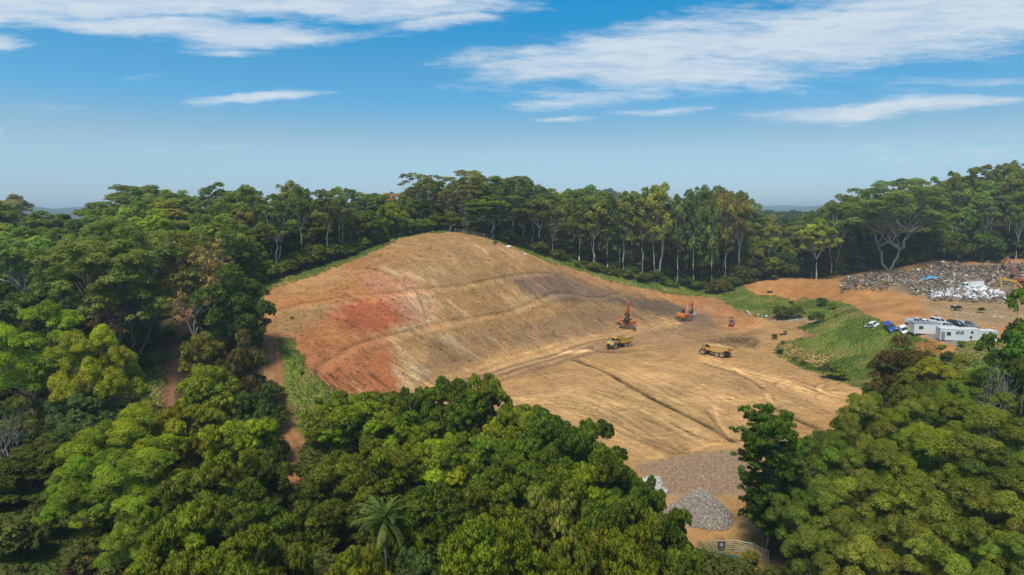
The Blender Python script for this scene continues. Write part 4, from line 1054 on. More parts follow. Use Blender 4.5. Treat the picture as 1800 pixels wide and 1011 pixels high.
# edge of the forest along the cut: distance of its front row as a function of u
EDGE = [(-120, 150), (0, 150), (120, 150), (300, 172), (400, 172), (440, 186), (500, 198), (560, 208), (640, 228), (700, 242), (760, 256), (800, 260), (860, 264), (900, 263), (950, 266), (1000, 271), (1050, 274), (1150, 280), (1250, 287), (1320, 306), (1400, 312), (1500, 308), (1600, 308), (1700, 311), (1900, 312)]
edge = lambda u: float(np.interp(u, [e[0] for e in EDGE], [e[1] for e in EDGE]))
fill('west forest', -90, 440, lambda u: max(edge(u), 150), 10, 8.0, 10.5, [('spread', 6), ('round', 4), ('farpine', 1)], (15, 24), (11, 17), 22)
fill('west ridge', 440, 740, edge, 6, 7.0, 8.0, [('gum', 5), ('farpine', 2), ('round', 3), ('airy', 1.2)], (18, 27), (8, 12), 10)
fill('east edge', 760, 1310, lambda u: edge(u) + 1, 2, 5.8, 6.0, [('gum', 6), ('column', 4), ('airy', .8), ('round', .8)], (24, 42), (9, 12.5), 18)
fill('east wood', 760, 1325, lambda u: edge(u) + 12, 5, 6.6, 8.0, [('gum', 6), ('column', 4), ('round', 5)], (30, 42), (11, 15), 7)
fill('gap forest', 1300, 1430, edge, 5, 7.0, 10, [('gum', 3), ('spread', 3), ('round', 5)], (18, 30), (9, 14), 8)
fill('tip forest', 1430, 1890, edge, 6, 7.5, 9.0, [('gum', 6), ('spread', 3), ('round', 4)], (24, 40), (10, 14), 14)

# understorey along the forest edges: individual shrubs and saplings
def edge_shrubs(u0, u1, n, off, hr, key='shrub', cc=None, region='edge'):
    for i in range(n):
        u = u0 + (u1 - u0) * (i + rnd.random()) / n; D = edge(u) + rnd.uniform(*off)
        x = (u - 900) / FPX * D; h = rnd.uniform(*hr)
        plant(key, x, D, h, h * rnd.uniform(1.1, 1.6), col=cc and tuple(a * rnd.uniform(.8, 1.2) for a in cc), region=region, rnd=rnd)
edge_shrubs(440, 760, 30, (-5, 2), (2.5, 6), region='west verge')
edge_shrubs(800, 1300, 46, (-2, 4), (1.8, 4.6), cc=(.045, .075, .02), region='east verge')
edge_shrubs(1300, 1900, 52, (-2, 5), (4, 11), cc=(.035, .06, .02), region='tip verge')
edge_shrubs(1250, 1330, 9, (-9, -2), (2, 4), cc=(.045, .065, .02), region='tip verge')
for (u, v, wpx, c) in ((1445, 533, 26, DG), (1402, 540, 20, BG), (1390, 533, 12, DG), (1463, 540, 20, BG), (1470, 556, 10, BG), (1376, 603, 10, DG), (1372, 619, 16, DG), (1397, 632, 14, DG), (1412, 640, 14, DG), (1362, 593, 14, DG),
                       (1724, 546, 16, DG), (295, 555, 20, YG), (300, 590, 30, DG), (255, 640, 40, DG), (245, 690, 30, DG), (322, 600, 24, OL), (500, 620, 10, DG), (513, 560, 8, OLD), (530, 655, 14, BG), (560, 705, 18, BG), (1530, 735, 30, DG), (1435, 765, 10, BG), (1655, 612, 14, BG), (1690, 606, 18, BG), (1720, 612, 20, BG),
                       (870, 428, 10, DG), (1280, 505, 20, DG), (470, 515, 14, DG), (1500, 700, 24, BG), (1320, 985, 40, OL), (1225, 985, 30, BG)):
    p = hit(u, v + wpx * .25, 60, 420); w_ = .72 * wpx * p[1] / FPX
    plant('shrub', p[0], p[1], w_ * .75, w_, col=c, region='small shrubs', rnd=rnd)
print('planted', len(PLANTED), {k: sum(1 for t in PLANTED if t['key'] == k) for k in TREES})
# ------------------------------------------------------------------ uncountable growth: far wood, undergrowth, grass
def scatter(name, pts, src_meshes, scale, label, cat, colr, mat=LEAF, seed=0):
    """one object of kind stuff: points carrying instances of small meshes through geometry nodes"""
    me = bpy.data.meshes.new(name); me.from_pydata([tuple(map(float, p)) for p in pts], [], [])
    at_ = me.attributes.new('sz', 'FLOAT', 'POINT'); at_.data.foreach_set('value', np.array(scale, dtype=np.float32))
    rs = np.random.RandomState(seed)
    ar = me.attributes.new('rz', 'FLOAT', 'POINT'); ar.data.foreach_set('value', rs.uniform(0, 6.28, len(pts)).astype(np.float32))
    o = link(bpy.data.objects.new(name, me)); o.color = (*colr, 1); tag(o, label, cat, kind='stuff')
    ng = bpy.data.node_groups.new(name, 'GeometryNodeTree')
    ng.interface.new_socket('Geometry', in_out='INPUT', socket_type='NodeSocketGeometry'); ng.interface.new_socket('Geometry', in_out='OUTPUT', socket_type='NodeSocketGeometry')
    gi = ng.nodes.new('NodeGroupInput'); go = ng.nodes.new('NodeGroupOutput')
    iop = ng.nodes.new('GeometryNodeInstanceOnPoints'); ng.links.new(gi.outputs[0], iop.inputs['Points'])
    jn = ng.nodes.new('GeometryNodeJoinGeometry') if len(src_meshes) == 1 else ng.nodes.new('GeometryNodeGeometryToInstance')
    for sm in src_meshes:
        # source geometry is wrapped in the tree through an object kept out of the render
        so_ = bpy.data.objects.new(name + '_source', sm); 
        HID.objects.link(so_); so_.hide_render = True
        oi = ng.nodes.new('GeometryNodeObjectInfo'); oi.inputs['Object'].default_value = so_; oi.inputs['As Instance'].default_value = False
        ng.links.new(oi.outputs['Geometry'], jn.inputs[0])
    ng.links.new(jn.outputs[0], iop.inputs['Instance'])
    if len(src_meshes) > 1: iop.inputs['Pick Instance'].default_value = True
    na = ng.nodes.new('GeometryNodeInputNamedAttribute'); na.data_type = 'FLOAT'; na.inputs['Name'].default_value = 'sz'
    nr = ng.nodes.new('GeometryNodeInputNamedAttribute'); nr.data_type = 'FLOAT'; nr.inputs['Name'].default_value = 'rz'
    cx = ng.nodes.new('ShaderNodeCombineXYZ'); ng.links.new(nr.outputs[0], cx.inputs[2])
    ng.links.new(cx.outputs[0], iop.inputs['Rotation'])
    ng.links.new(na.outputs[0], iop.inputs['Scale'])
    ng.links.new(iop.outputs[0], go.inputs[0])
    md = o.modifiers.new('scatter', 'NODES'); md.node_group = ng
    return o
HID = bpy.data.collections.new('sources'); C.children.link(HID); HID.hide_render = True

rs = np.random.RandomState(77)
# far wood beyond the named trees
P_, S_ = [], []
for i in range(9000):
    D = 330 * (1500 / 330.0) ** rs.rand() ; a = rs.uniform(-.86, .86); x = a * D
    e = edge(900 + a * FPX)
    if D < e + 40: continue
    P_.append((x, D)); 
P_ = np.array(P_); zz = H(P_[:, 0], P_[:, 1], False); u_, v_ = proj(P_[:, 0], P_[:, 1], zz + 13)
sv = np.array([sky_v(q) for q in u_])
S_ = rs.uniform(.8, 1.35, len(P_)) * (1 + (P_[:, 1] - 330) / 2500)
ok = v_ > sv + 3 + 3000 / P_[:, 1] * .5
ok |= P_[:, 1] > 700
P_, zz, S_ = P_[ok], zz[ok], S_[ok]
scatter('forest', np.c_[P_, zz - 1.0], [TREES['speck'][0][1]], S_, 'continuous dark green wood rolling away beyond the near trees', 'forest', (0.10, 0.14, 0.05), seed=3)

# woods carrying on to either side of the view
W_ = []
for i in range(60000):
    if len(W_) > 900: break
    x = rs.uniform(-330, 330); y = rs.uniform(-20, 330)
    if y > 0 and abs(x) < .80 * y + 14: continue
    if y <= 0 and abs(x) < 14: continue
    if all((x - a) ** 2 + (y - b) ** 2 > 64 for a, b in W_): W_.append((x, y))
W_ = np.array(W_); wz = H(W_[:, 0], W_[:, 1], False)
scatter('forest', np.c_[W_, wz - 1.2], [TREES['round'][0][1]], rs.uniform(.7, 1.15, len(W_)), 'unbroken green wood to either side of the clearing', 'forest', (0.09, 0.14, 0.035), seed=8)

# undergrowth on the forest floor
G = []
for i in range(7000):
    a = rs.uniform(-.85, .85); D = rs.uniform(58, 330); x = a * D; G.append((x, D))
G = np.array(G); gh = H(G[:, 0], G[:, 1]); u_, v_ = proj(G[:, 0], G[:, 1], gh)
def lookup(x, y, arr):
    i = np.clip(np.searchsorted(YS, y), 0, nY - 1); j = np.clip(np.searchsorted(XS, x), 0, nX - 1)
    return arr[i * nX + j]
isb = lookup(G[:, 0], G[:, 1], bare) > .25; isg = lookup(G[:, 0], G[:, 1], grassy) > .6
trk = np.zeros(len(G), bool)
tl = px_line(((352, 500, 185), (330, 530, 175), (312, 570, 164), (303, 630, 148), (295, 680, 137), (285, 730, 127)))
d, _, _ = seg_dist(G[:, 0], G[:, 1], tl); trk |= d < 5.0
d, _, _ = seg_dist(G[:, 0], G[:, 1], px_line(((100, 1011, 72), (140, 960, 77), (200, 910, 86)))); trk |= d < 3.0
d, _, _ = seg_dist(G[:, 0], G[:, 1], px_line(((1225, 960, 82), (1330, 960, 80), (1300, 1011, 75)))); trk |= d < 5
keep = ~isb & (~isg | ((G[:, 1] < 92) & (rs.rand(len(G)) < .10))) & ~trk
G, gh = G[keep], gh[keep]
scatter('undergrowth', np.c_[G, gh - .2], [TREES['shrub'][0][1]], rs.uniform(.5, 1.25, len(G)), 'dark leafy undergrowth covering the ground beneath the trees', 'undergrowth', (0.10, 0.115, 0.022), seed=4)

# grass tussocks
def tuft_mesh(seed, n=46, h=.34, w=.028, spread=.5):
    r = np.random.RandomState(seed); V = []; Q = []; T = []; N = []
    for i in range(n):
        a = r.uniform(0, 6.28); p = np.array([math.cos(a), math.sin(a), 0]) * r.uniform(0, spread); o = np.array([math.cos(a), math.sin(a), 0]) * r.uniform(.1, .5) + r.normal(size=3) * .12
        hh = h * r.uniform(.5, 1.2); tp = p + np.array([o[0] * hh, o[1] * hh, hh]); sd_ = np.array([-math.sin(a), math.cos(a), 0]) * w * r.uniform(.7, 1.6)
        md = p * .5 + tp * .5 + np.array([0, 0, .08 * hh]); b = len(V)
        V += [p - sd_, p + sd_, md + sd_, md - sd_, tp + sd_ * .2, tp - sd_ * .2]; Q += [(b, b + 1, b + 2, b + 3), (b + 3, b + 2, b + 4, b + 5)]
        T += [(np.clip(.5 + r.normal() * .15, 0, 1), np.clip(.5 + r.normal() * .2, 0, 1), 0, 1)] * 6; N += [unit(np.array([[o[0], o[1], 1.2]]))[0]] * 6
    return np_mesh('tuft', np.array(V), np.array(Q), LEAF, {'tint': ('FLOAT_COLOR', 'POINT', np.array(T))}, np.array(N))
TUFT = tuft_mesh(3)
mG = np.nonzero((lookup(gx, gy, grassy) > .45) & (gy > 60) & (gy < 300) & (gx > -120) & (gx < 170))[0]
# sample proportional to cell area
dx = np.gradient(XS); dy = np.gradient(YS); area = (dx[mG % nX] * dy[mG // nX]); pr = area / area.sum()
sel = rs.choice(mG, 34000, p=pr); jx = gx[sel] + rs.uniform(-.5, .5, len(sel)) * dx[sel % nX]; jy = gy[sel] + rs.uniform(-.5, .5, len(sel)) * dy[sel // nX]
jz = H(jx, jy); near_ = np.where(jy < 95, .5, 1.0); nn_ = fbm(jx / 7, jy / 7, 88, 4) + .5 * fbm(jx / 2, jy / 2, 89, 2)
szs = near_ * rs.uniform(.5, 1.2, len(sel)) * (1 + 1.2 * np.clip(nn_ + .1, 0, 1))
for m_, cl, lb, nm_ in ((nn_ > .02, (0.19, 0.27, 0.045), 'lush green grass and creeper on the verges and the bank', 'grass'), ((nn_ <= .02) & (nn_ > -.16), (0.31, 0.35, 0.075), 'lighter yellow-green grass in patches on the bank', 'grass'), (nn_ <= -.16, (0.44, 0.37, 0.14), 'dry straw-coloured grass in thin patches', 'grass')):
    scatter(nm_, np.c_[jx, jy, jz - .05][m_], [TUFT], szs[m_], lb, 'grass', cl, seed=5)
# dry thin tufts scattered where earth meets grass
mB = np.nonzero((grassy > .04) & (grassy < .5) & (bare > .3) & (gy > 100) & (gy < 290))[0]
if len(mB) > 50:
    sel = rs.choice(mB, min(2500, len(mB))); scatter('weeds', np.c_[gx[sel], gy[sel], gzv[sel] - .05], [TUFT], rs.uniform(.4, 1.0, len(sel)), 'sparse weeds where bare earth meets the grass', 'weeds', (0.15, 0.19, 0.05), seed=6)
# ------------------------------------------------------------------ machines, vehicles, cabins, rubbish
M_YEL = simple('haul_yellow', (0.62, 0.36, 0.035), .5, dirt=.45, dirtcol=(.42, .29, .15)); M_YTAN = simple('dusty_yellow', (0.60, 0.36, 0.08), .6, dirt=.6, dirtcol=(.48, .31, .14))
M_ORG = simple('machine_orange', (0.66, 0.17, 0.03), .45, dirt=.3, dirtcol=(.40, .22, .12)); M_ORG2 = simple('worn_orange', (0.50, 0.12, 0.05), .6, dirt=.6, dirtcol=(.42, .25, .16))
M_DK = simple('dark_steel', (0.035, 0.034, 0.033), .6, dirt=.35, dirtcol=(.20, .14, .09)); M_TYRE = simple('tyre_rubber', (0.045, 0.04, 0.036), .85, dirt=.9, dirtcol=(.28, .20, .12), scale=3)
M_RIM = simple('dusty_rim', (0.42, 0.33, 0.18), .6, dirt=.6); M_TRK = simple('track_steel', (0.14, 0.11, 0.085), .75, dirt=.8, dirtcol=(.33, .23, .14), scale=3)
M_GLS = glass_mat('cab_glass'); M_CHR = simple('bright_rod', (0.6, 0.6, 0.6), .25, 1.0, dirt=.05); M_TRAY = simple('tray_grey', (0.30, 0.27, 0.22), .7, dirt=.6)
M_WHT = simple('white_paint', (0.78, 0.78, 0.77), .35, dirt=.06, dirtcol=(.5, .42, .33)); M_CAB = simple('cabin_white', (0.66, 0.67, 0.66), .55, dirt=.3, dirtcol=(.48, .43, .36)); M_ROOF = simple('cabin_roof', (0.66, 0.66, 0.65), .6, dirt=.35, dirtcol=(.5, .47, .42))
M_BLU = simple('blue_paint', (0.02, 0.08, 0.34), .25, dirt=.05); M_BLK = simple('black_paint', (0.02, 0.022, 0.026), .22, dirt=.08); M_GRY = simple('grey_paint', (0.22, 0.24, 0.26), .3, dirt=.1); M_SLV = simple('silver_paint', (0.5, 0.51, 0.52), .3, dirt=.06)
M_RED = simple('red_paint', (0.5, 0.03, 0.02), .4, dirt=.2); M_LAMP = simple('lamp_glass', (0.85, 0.85, 0.8), .2, dirt=0); M_TAIL = simple('tail_glass', (0.45, 0.01, 0.01), .25, dirt=0)
M_CONC = simple('concrete', (0.36, 0.355, 0.34), .85, dirt=.3); M_GALV = simple('galvanised', (0.42, 0.43, 0.44), .45, .5, dirt=.1); M_GRN = simple('green_pipe', (0.015, 0.10, 0.075), .5, dirt=.15); M_SGN = simple('sign_navy', (0.035, 0.04, 0.09), .5, dirt=.05)
M_LOAD = simple('soil_load', (0.46, 0.29, 0.13), .95, dirt=.3, scale=3)

def ground_at(u, v): 
    p = hit(u, v, 60, 330); return float(p[0]), float(p[1]), float(p[2])
def settle(e, x, y, yaw, L=4.0, W=2.0):
    """rest a thing on the slope: height and tilt from the ground under its footprint"""
    c, s = math.cos(yaw), math.sin(yaw)
    f = gz(x + c * L / 2, y + s * L / 2); r = gz(x - c * L / 2, y - s * L / 2); l = gz(x - s * W / 2, y + c * W / 2); q = gz(x + s * W / 2, y - c * W / 2)
    e.location = (x, y, (f + r + l + q) / 4 + .02)
    pitch = -math.atan2(f - r, L); roll = math.atan2(l - q, W)
    e.rotation_euler = (roll, pitch, yaw)

def wheel(parent, x, y, r, w, rim=M_RIM, tyre=M_TYRE, name='wheel'):
    t = MB(); s = 1 if y > 0 else -1; h = w / 2
    t.lathe([(r * .58, -h * .9), (r * .92, -h), (r, -h * .72), (r, h * .72), (r * .92, h), (r * .58, h * .9)], (x, y, r), 'Y', 22)
    for k in range(18):
        a = k * 2 * PI / 18; t.box((x + math.cos(a) * r * 1.0, y, r + math.sin(a) * r * 1.0), (r * .09, w * .96, r * .09), ry=-a)
    wo = t.build(name, tyre, parent)
    m = MB(); m.lathe([(0.0, s * h * .35), (r * .2, s * h * .55), (r * .24, s * h * .25), (r * .5, s * h * .3), (r * .6, s * h * .86), (r * .6, -s * h * .8), (0.0, -s * h * .8)], (x, y, r), 'Y', 18); m.build('rim', rim, wo)
    return wo

def dump_truck(name, label, x, y, yaw, body=M_YEL, bedm=M_YEL, load=False, group=None):
    e = empty(name, label, 'dump truck', (x, y, gz(x, y)), yaw, group, .9)
    # front unit
    f = MB(); f.box((3.0, 0, 1.15), (4.6, 1.1, .5)); f.box((4.9, 0, .85), (.5, 2.5, .45), bev=.06); f.box((.9, 0, 1.2), (1.2, .8, .55)); f.build('front_chassis', M_DK, e)
    h = MB(); h.prism([(3.35, 1.25), (5.25, 1.05), (5.35, 1.75), (5.0, 2.15), (3.35, 2.45)], -1.05, 1.05); h.prism([(3.0, 1.5), (4.9, 1.35), (4.9, 1.62), (4.4, 1.95), (3.0, 1.98)], 1.02, 1.42); h.prism([(3.0, 1.5), (4.9, 1.35), (4.9, 1.62), (4.4, 1.95), (3.0, 1.98)], -1.42, -1.02)
    hd = h.build('bonnet', body, e)
    g = MB(); g.box((5.36, 0, 1.45), (.05, 1.5, .55)); [g.box((5.40, 0, 1.25 + .1 * k), (.04, 1.5, .03)) for k in range(5)]; g.build('grille', M_DK, hd)
    hs = MB(); hs.prism([(3.4, 2.44), (4.95, 2.17), (4.9, 2.20), (3.4, 2.49)], -.7, .7); hs.build('bonnet_panel', M_GRY, hd)
    for s in (-1, 1):
        l = MB(); l.cyl((5.3, s * .9, 1.55), (5.42, s * .9, 1.55), .13, n=10); l.build('headlight', M_LAMP, e)
    c = MB(); c.box((2.45, 0, 1.95), (1.75, 1.75, .9), bev=.05); c.box((2.35, 0, 3.38), (1.75, 1.75, .12), bev=.04)
    for sx in (-.8, .8):
        for sy in (-.8, .8): c.box((2.42 + sx, sy, 2.85), (.09, .09, 1.0))
    cb = c.build('cab', body, e)
    g = MB(); g.box((2.42, 0, 2.86), (1.58, 1.62, .95)); g.build('window', M_GLS, cb)
    b = MB(); b.cyl((2.0, .3, 3.42), (2.0, .3, 3.62), .1, n=8); b.build('beacon', M_ORG, cb)
    for s in (-1, 1):
        mr = MB(); mr.tube([(3.3, s * .85, 2.6), (3.5, s * 1.35, 2.75), (3.5, s * 1.4, 3.1)], .03, 5); mr.box((3.5, s * 1.42, 2.95), (.08, .26, .5)); mr.build('mirror', M_DK, cb)
        fd = MB(); fd.prism([(2.75, 1.7), (2.95, 2.0), (4.2, 2.0), (4.45, 1.55), (4.35, 1.5), (4.1, 1.85), (3.05, 1.86), (2.85, 1.62)], s * 1.0, s * 1.5); fd.build('mudguard', M_DK, e)
    ex = MB(); ex.cyl((1.35, -.75, 1.6), (1.35, -.75, 3.2), .1, n=8); ex.build('exhaust', M_DK, e)
    r = MB(); r.box((-2.2, .5, 1.2), (6.2, .22, .5)); r.box((-2.2, -.5, 1.2), (6.2, .22, .5)); r.box((.4, 0, 1.2), (.8, .7, .7)); [r.cyl((xx, -1.2, .92), (xx, 1.2, .92), .2, n=8) for xx in (-1.6, -3.4, 3.6)]; r.build('rear_chassis', M_DK, e)
    # tub
    t = MB(); t.cur = 0
    prof = [(.75, 1.65), (.95, 2.95), (.85, 3.3), (-3.3, 3.25), (-5.2, 3.2), (-5.4, 2.7), (-4.3, 2.15), (-3.2, 1.6), (-.6, 1.45)]
    for s in (-1, 1): t.prism(prof, s * 1.46, s * 1.58)
    for (p, q) in (((.75, 1.65), (.95, 2.75)), ((-.6, 1.45), (.75, 1.65)), ((-3.2, 1.6), (-.6, 1.45)), ((-4.3, 2.15), (-3.2, 1.6)), ((-5.4, 2.6), (-4.3, 2.15))):
        dx, dz = q[0] - p[0], q[1] - p[1]; L = math.hypot(dx, dz); nx, nz = -dz / L * .1, dx / L * .1
        t.prism([p, q, (q[0] + nx, q[1] + nz), (p[0] + nx, p[1] + nz)], -1.46, 1.46)
    t.prism([(.9, 2.75), (1.7, 3.35), (1.62, 3.42), (.8, 2.95)], -1.3, 1.3)
    for s in (-1, 1):
        for xx in (-.4, -1.5, -2.6, -3.7): t.box((xx, s * 1.62, 2.45), (.16, .1, 1.35))
        t.box((-2.0, s * 1.62, 3.24), (5.8, .16, .16))
    tb = t.build('dump_body', bedm, e)
    if not load:
        li = MB(); li.prism([(.6, 1.75), (.8, 2.8), (.74, 2.8), (.5, 1.86), (-.6, 1.66), (-3.15, 1.78), (-5.2, 2.72), (-5.1, 2.66), (-3.2, 1.72), (-.6, 1.6)], -1.43, 1.43); li.build('tray_floor', M_TRAY, tb)
    tg = MB(); tg.box((-5.3, 0, 2.45), (.12, 2.9, .75), ry=-.5); tg.build('tailgate', M_YTAN if load else bedm, tb)
    for s in (-1, 1):
        hy = MB(); hy.cyl((.3, s * .75, 1.3), (-1.6, s * .95, 1.9), .09, n=8); hy.build('tipping_ram', M_CHR, e)
        tl = MB(); tl.box((-5.05, s * 1.1, 1.55), (.08, .3, .16)); tl.build('tail_light', M_TAIL, e)
        for xx in (3.6, -1.6, -3.4): wheel(e, xx, s * 1.22, .93, .68)
    settle(e, x, y, yaw, 5, 2.6)
    if load:
        L_ = MB(); n = 26; vs = []; fs = []; rr = np.random.RandomState(2)
        for i in range(n + 1):
            for j in range(13):
                a = -4.6 + 5.2 * i / n; b_ = -1.4 + 2.8 * j / 12; hh = .95 * math.exp(-((a + .9) / 1.7) ** 2 - (b_ / 1.15) ** 2) + .35 * math.exp(-((a + 3) / 1.4) ** 2 - (b_ / 1.1) ** 2)
                vs.append((a, b_, 2.85 + hh + rr.uniform(-.05, .05)))
        for i in range(n):
            for j in range(12): fs.append((i * 13 + j, (i + 1) * 13 + j, (i + 1) * 13 + j + 1, i * 13 + j + 1))
        L_.add(vs, fs); o = L_.build('soil_load', M_LOAD, smooth_=True); o.scale = (.9, .9, .9); o.location = e.location; o.rotation_euler = e.rotation_euler
        tag(o, 'heap of tan soil carried in the loaded dump truck', 'soil load')
    return e

def excavator(name, label, x, y, tyaw, slew, boomup=1.0, col=M_ORG, a1=62, a2=-82, bucket=True, group=None, armlen=3.2, boomlen=6.0):
    """tyaw: heading of the tracks, slew: heading of the house and boom (radians, world)"""
    e = empty(name, label, 'excavator', (x, y, gz(x, y)), tyaw, group, 1.14); settle(e, x, y, tyaw, 4.6, 3)
    for s in (-1, 1):
        t = MB(); r = .45; prof = []
        for k in range(9): a = -PI / 2 + PI * k / 8; prof.append((1.85 + r * math.cos(a), .47 + r * math.sin(a)))
        for k in range(9): a = PI / 2 + PI * k / 8; prof.append((-1.85 + r * math.cos(a), .47 + r * math.sin(a)))
        t.prism(prof, s * 1.0, s * 1.6)
        for k in range(22):
            xx = -2.0 + 4.0 * k / 21; t.box((xx, s * 1.3, .94), (.10, .64, .06)); t.box((xx, s * 1.3, .0), (.10, .64, .05))
        tr = t.build('track', M_TRK, e)
        ro = MB()
        for k in range(7): ro.cyl((-1.7 + k * .57, s * 1.6, .28), (-1.7 + k * .57, s * 1.66, .28), .16, n=10)
        for xx in (-1.85, 1.85): ro.cyl((xx, s * 1.6, .47), (xx, s * 1.68, .47), .33, n=14)
        ro.build('rollers', M_DK, tr)
    u = MB(); u.box((0, 0, .6), (2.0, 2.1, .4)); u.cyl((0, 0, .7), (0, 0, 1.15), .72, n=18); u.build('undercarriage', M_DK, e)
    S = Matrix.Rotation(slew - tyaw, 4, 'Z')
    h = MB(); h.box((-.35, 0, 1.3), (4.1, 2.6, .3), S); h.box((-.9, -.1, 1.95), (2.6, 2.5, 1.05), S, bev=.12); h.box((.95, -.95, 1.8), (1.5, .75, .75), S, bev=.08)
    hb = h.build('house', col, e)
    cw = MB(); cw.prism([(-2.0, 1.2), (-2.75, 1.4), (-2.85, 2.3), (-2.55, 2.5), (-2.0, 2.5)], -1.3, 1.3, S); cw.build('counterweight', col, hb)
    en = MB(); en.box((-1.1, -.1, 2.53), (1.5, 1.6, .14), S, bev=.04); en.cyl(S @ Vector((-1.3, -.6, 2.5)), S @ Vector((-1.3, -.6, 3.0)), .07, n=8); [en.box((-1.5 + .2 * k, .2, 2.62), (.08, .9, .05), S) for k in range(5)]; en.build('engine_cover', M_DK, hb)
    cb = MB(); cb.box((.85, .82, 1.75), (1.55, .95, .65), S); cb.box((.85, .82, 3.12), (1.6, 1.0, .1), S, bev=.03)
    for sx in (-.72, .72):
        for sy in (-.43, .43): cb.box((.85 + sx, .82 + sy, 2.55), (.08, .08, 1.1), S)
    co = cb.build('cab', M_DK, hb); g = MB(); g.box((.85, .82, 2.55), (1.42, .84, 1.05), S); g.build('window', M_GLS, co)
    # boom: a bent box section rising from the house
    A1 = rad(a1); A2 = rad(a2)
    p0 = Vector((.75, 0, 1.6)); k_ = p0 + Vector((math.cos(A1 + .16), 0, math.sin(A1 + .16))) * boomlen * .5; p1 = k_ + Vector((math.cos(A1 - .36), 0, math.sin(A1 - .36))) * boomlen * .55
    def beam(mb, a, b, h0, h1, w):
        d = (b - a).normalized(); n = Vector((-d.z, 0, d.x))
        mb.prism([((a - n * h0).x, (a - n * h0).z), ((b - n * h1).x, (b - n * h1).z), ((b + n * h1).x, (b + n * h1).z), ((a + n * h0).x, (a + n * h0).z)], -w, w, S)
    b = MB(); d1 = (k_ - p0).normalized(); d2 = (p1 - k_).normalized(); n1 = Vector((-d1.z, 0, d1.x)); n2 = Vector((-d2.z, 0, d2.x)); nm = (n1 + n2) / 2
    prof = [p0 - n1 * .22, k_ - nm * .36, p1 - n2 * .2, p1 + n2 * .2, k_ + nm * .36, p0 + n1 * .22]
    b.prism([(p.x, p.z) for p in prof], -.24, .24, S); bo = b.build('boom', col, e)
    p2 = p1 + Vector((math.cos(A2), 0, math.sin(A2))) * armlen; pb = p1 - Vector((math.cos(A2), 0, math.sin(A2))) * .8
    a = MB(); da = (p2 - pb).normalized(); na = Vector((-da.z, 0, da.x)); mid = p1
    a.prism([((pb).x, (pb).z), ((mid - na * .3).x, (mid - na * .3).z), ((p2 - na * .13).x, (p2 - na * .13).z), ((p2 + na * .13).x, (p2 + na * .13).z), ((mid + na * .28).x, (mid + na * .28).z)], -.18, .18, S); ao = a.build('arm', col, e)
    for s in (-1, 1):
        c = MB(); q0 = Vector((1.15, s * .38, 1.45)); q1 = Vector((k_.x, s * .3, k_.z)); c.cyl(S @ q0, S @ (q0 + (q1 - q0) * .55), .11, n=8); c.cyl(S @ (q0 + (q1 - q0) * .5), S @ q1, .06, n=8); c.build('boom_ram', M_CHR, bo)
    c = MB(); q0 = k_ + nm * .45; q1 = pb; c.cyl(S @ q0, S @ (q0 + (q1 - q0) * .55), .11, n=8); c.cyl(S @ (q0 + (q1 - q0) * .5), S @ q1, .06, n=8); c.build('arm_ram', M_CHR, bo)
    if bucket:
        k = MB(); bx, bz = p2.x, p2.z; k.prism([(bx + .1, bz + .1), (bx - .15, bz - .15), (bx - .65, bz - .25), (bx - 1.05, bz - .75), (bx - .9, bz - 1.2), (bx - .35, bz - 1.35), (bx + .15, bz - 1.2), (bx + .05, bz - 1.12), (bx - .35, bz - 1.22), (bx - .8, bz - 1.08), (bx - .92, bz - .75), (bx - .58, bz - .36), (bx + .02, bz - .3)], -.6, .6, S)
        for s in (-.57, .57): k.prism([(bx - .1, bz - .2), (bx - .62, bz - .3), (bx - 1.0, bz - .75), (bx - .85, bz - 1.15), (bx - .35, bz - 1.28), (bx + .1, bz - 1.15)], s - .04, s + .04, S)
        for j in range(5): k.box((bx + .2, -.5 + j * .25, bz - 1.17), (.2, .07, .07), S)
        k.build('bucket', M_DK, e)
    return e

x, y, z = ground_at(1088, 610); dump_truck('dump_truck', 'empty yellow articulated dump truck parked facing the slope', x, y, rad(222))
x, y, z = ground_at(1257, 626); dump_truck('dump_truck', 'dusty articulated dump truck heaped with tan soil', x, y, rad(128), M_YEL, M_YTAN, True)
x, y, z = ground_at(1098, 575); excavator('excavator', 'orange excavator at the slope foot with its arm folded down', x, y, rad(192), rad(214), a1=91, a2=-99, armlen=3.4, boomlen=6.4)
x, y, z = ground_at(1201, 563); excavator('excavator', 'orange excavator seen from behind, digging the dark face at the pit end', x, y, rad(20), rad(52), a1=52, a2=-68, boomlen=5.6)
x, y, z = gpt(1797, 528); excavator('excavator', 'worn orange excavator with a steep boom standing on the rubbish tip', P(1786, 500, 262)[0], 262, rad(100), rad(105), col=M_ORG2, a1=74, a2=-60, boomlen=7.4)
excavator('excavator', 'golden yellow excavator reaching over the rubbish, half hidden by leaves', P(1806, 520, 236)[0], 236, rad(170), rad(182), col=M_YEL, a1=34, a2=-96, boomlen=7.6, armlen=3.4, bucket=False).scale = (1.3, 1.3, 1.3)

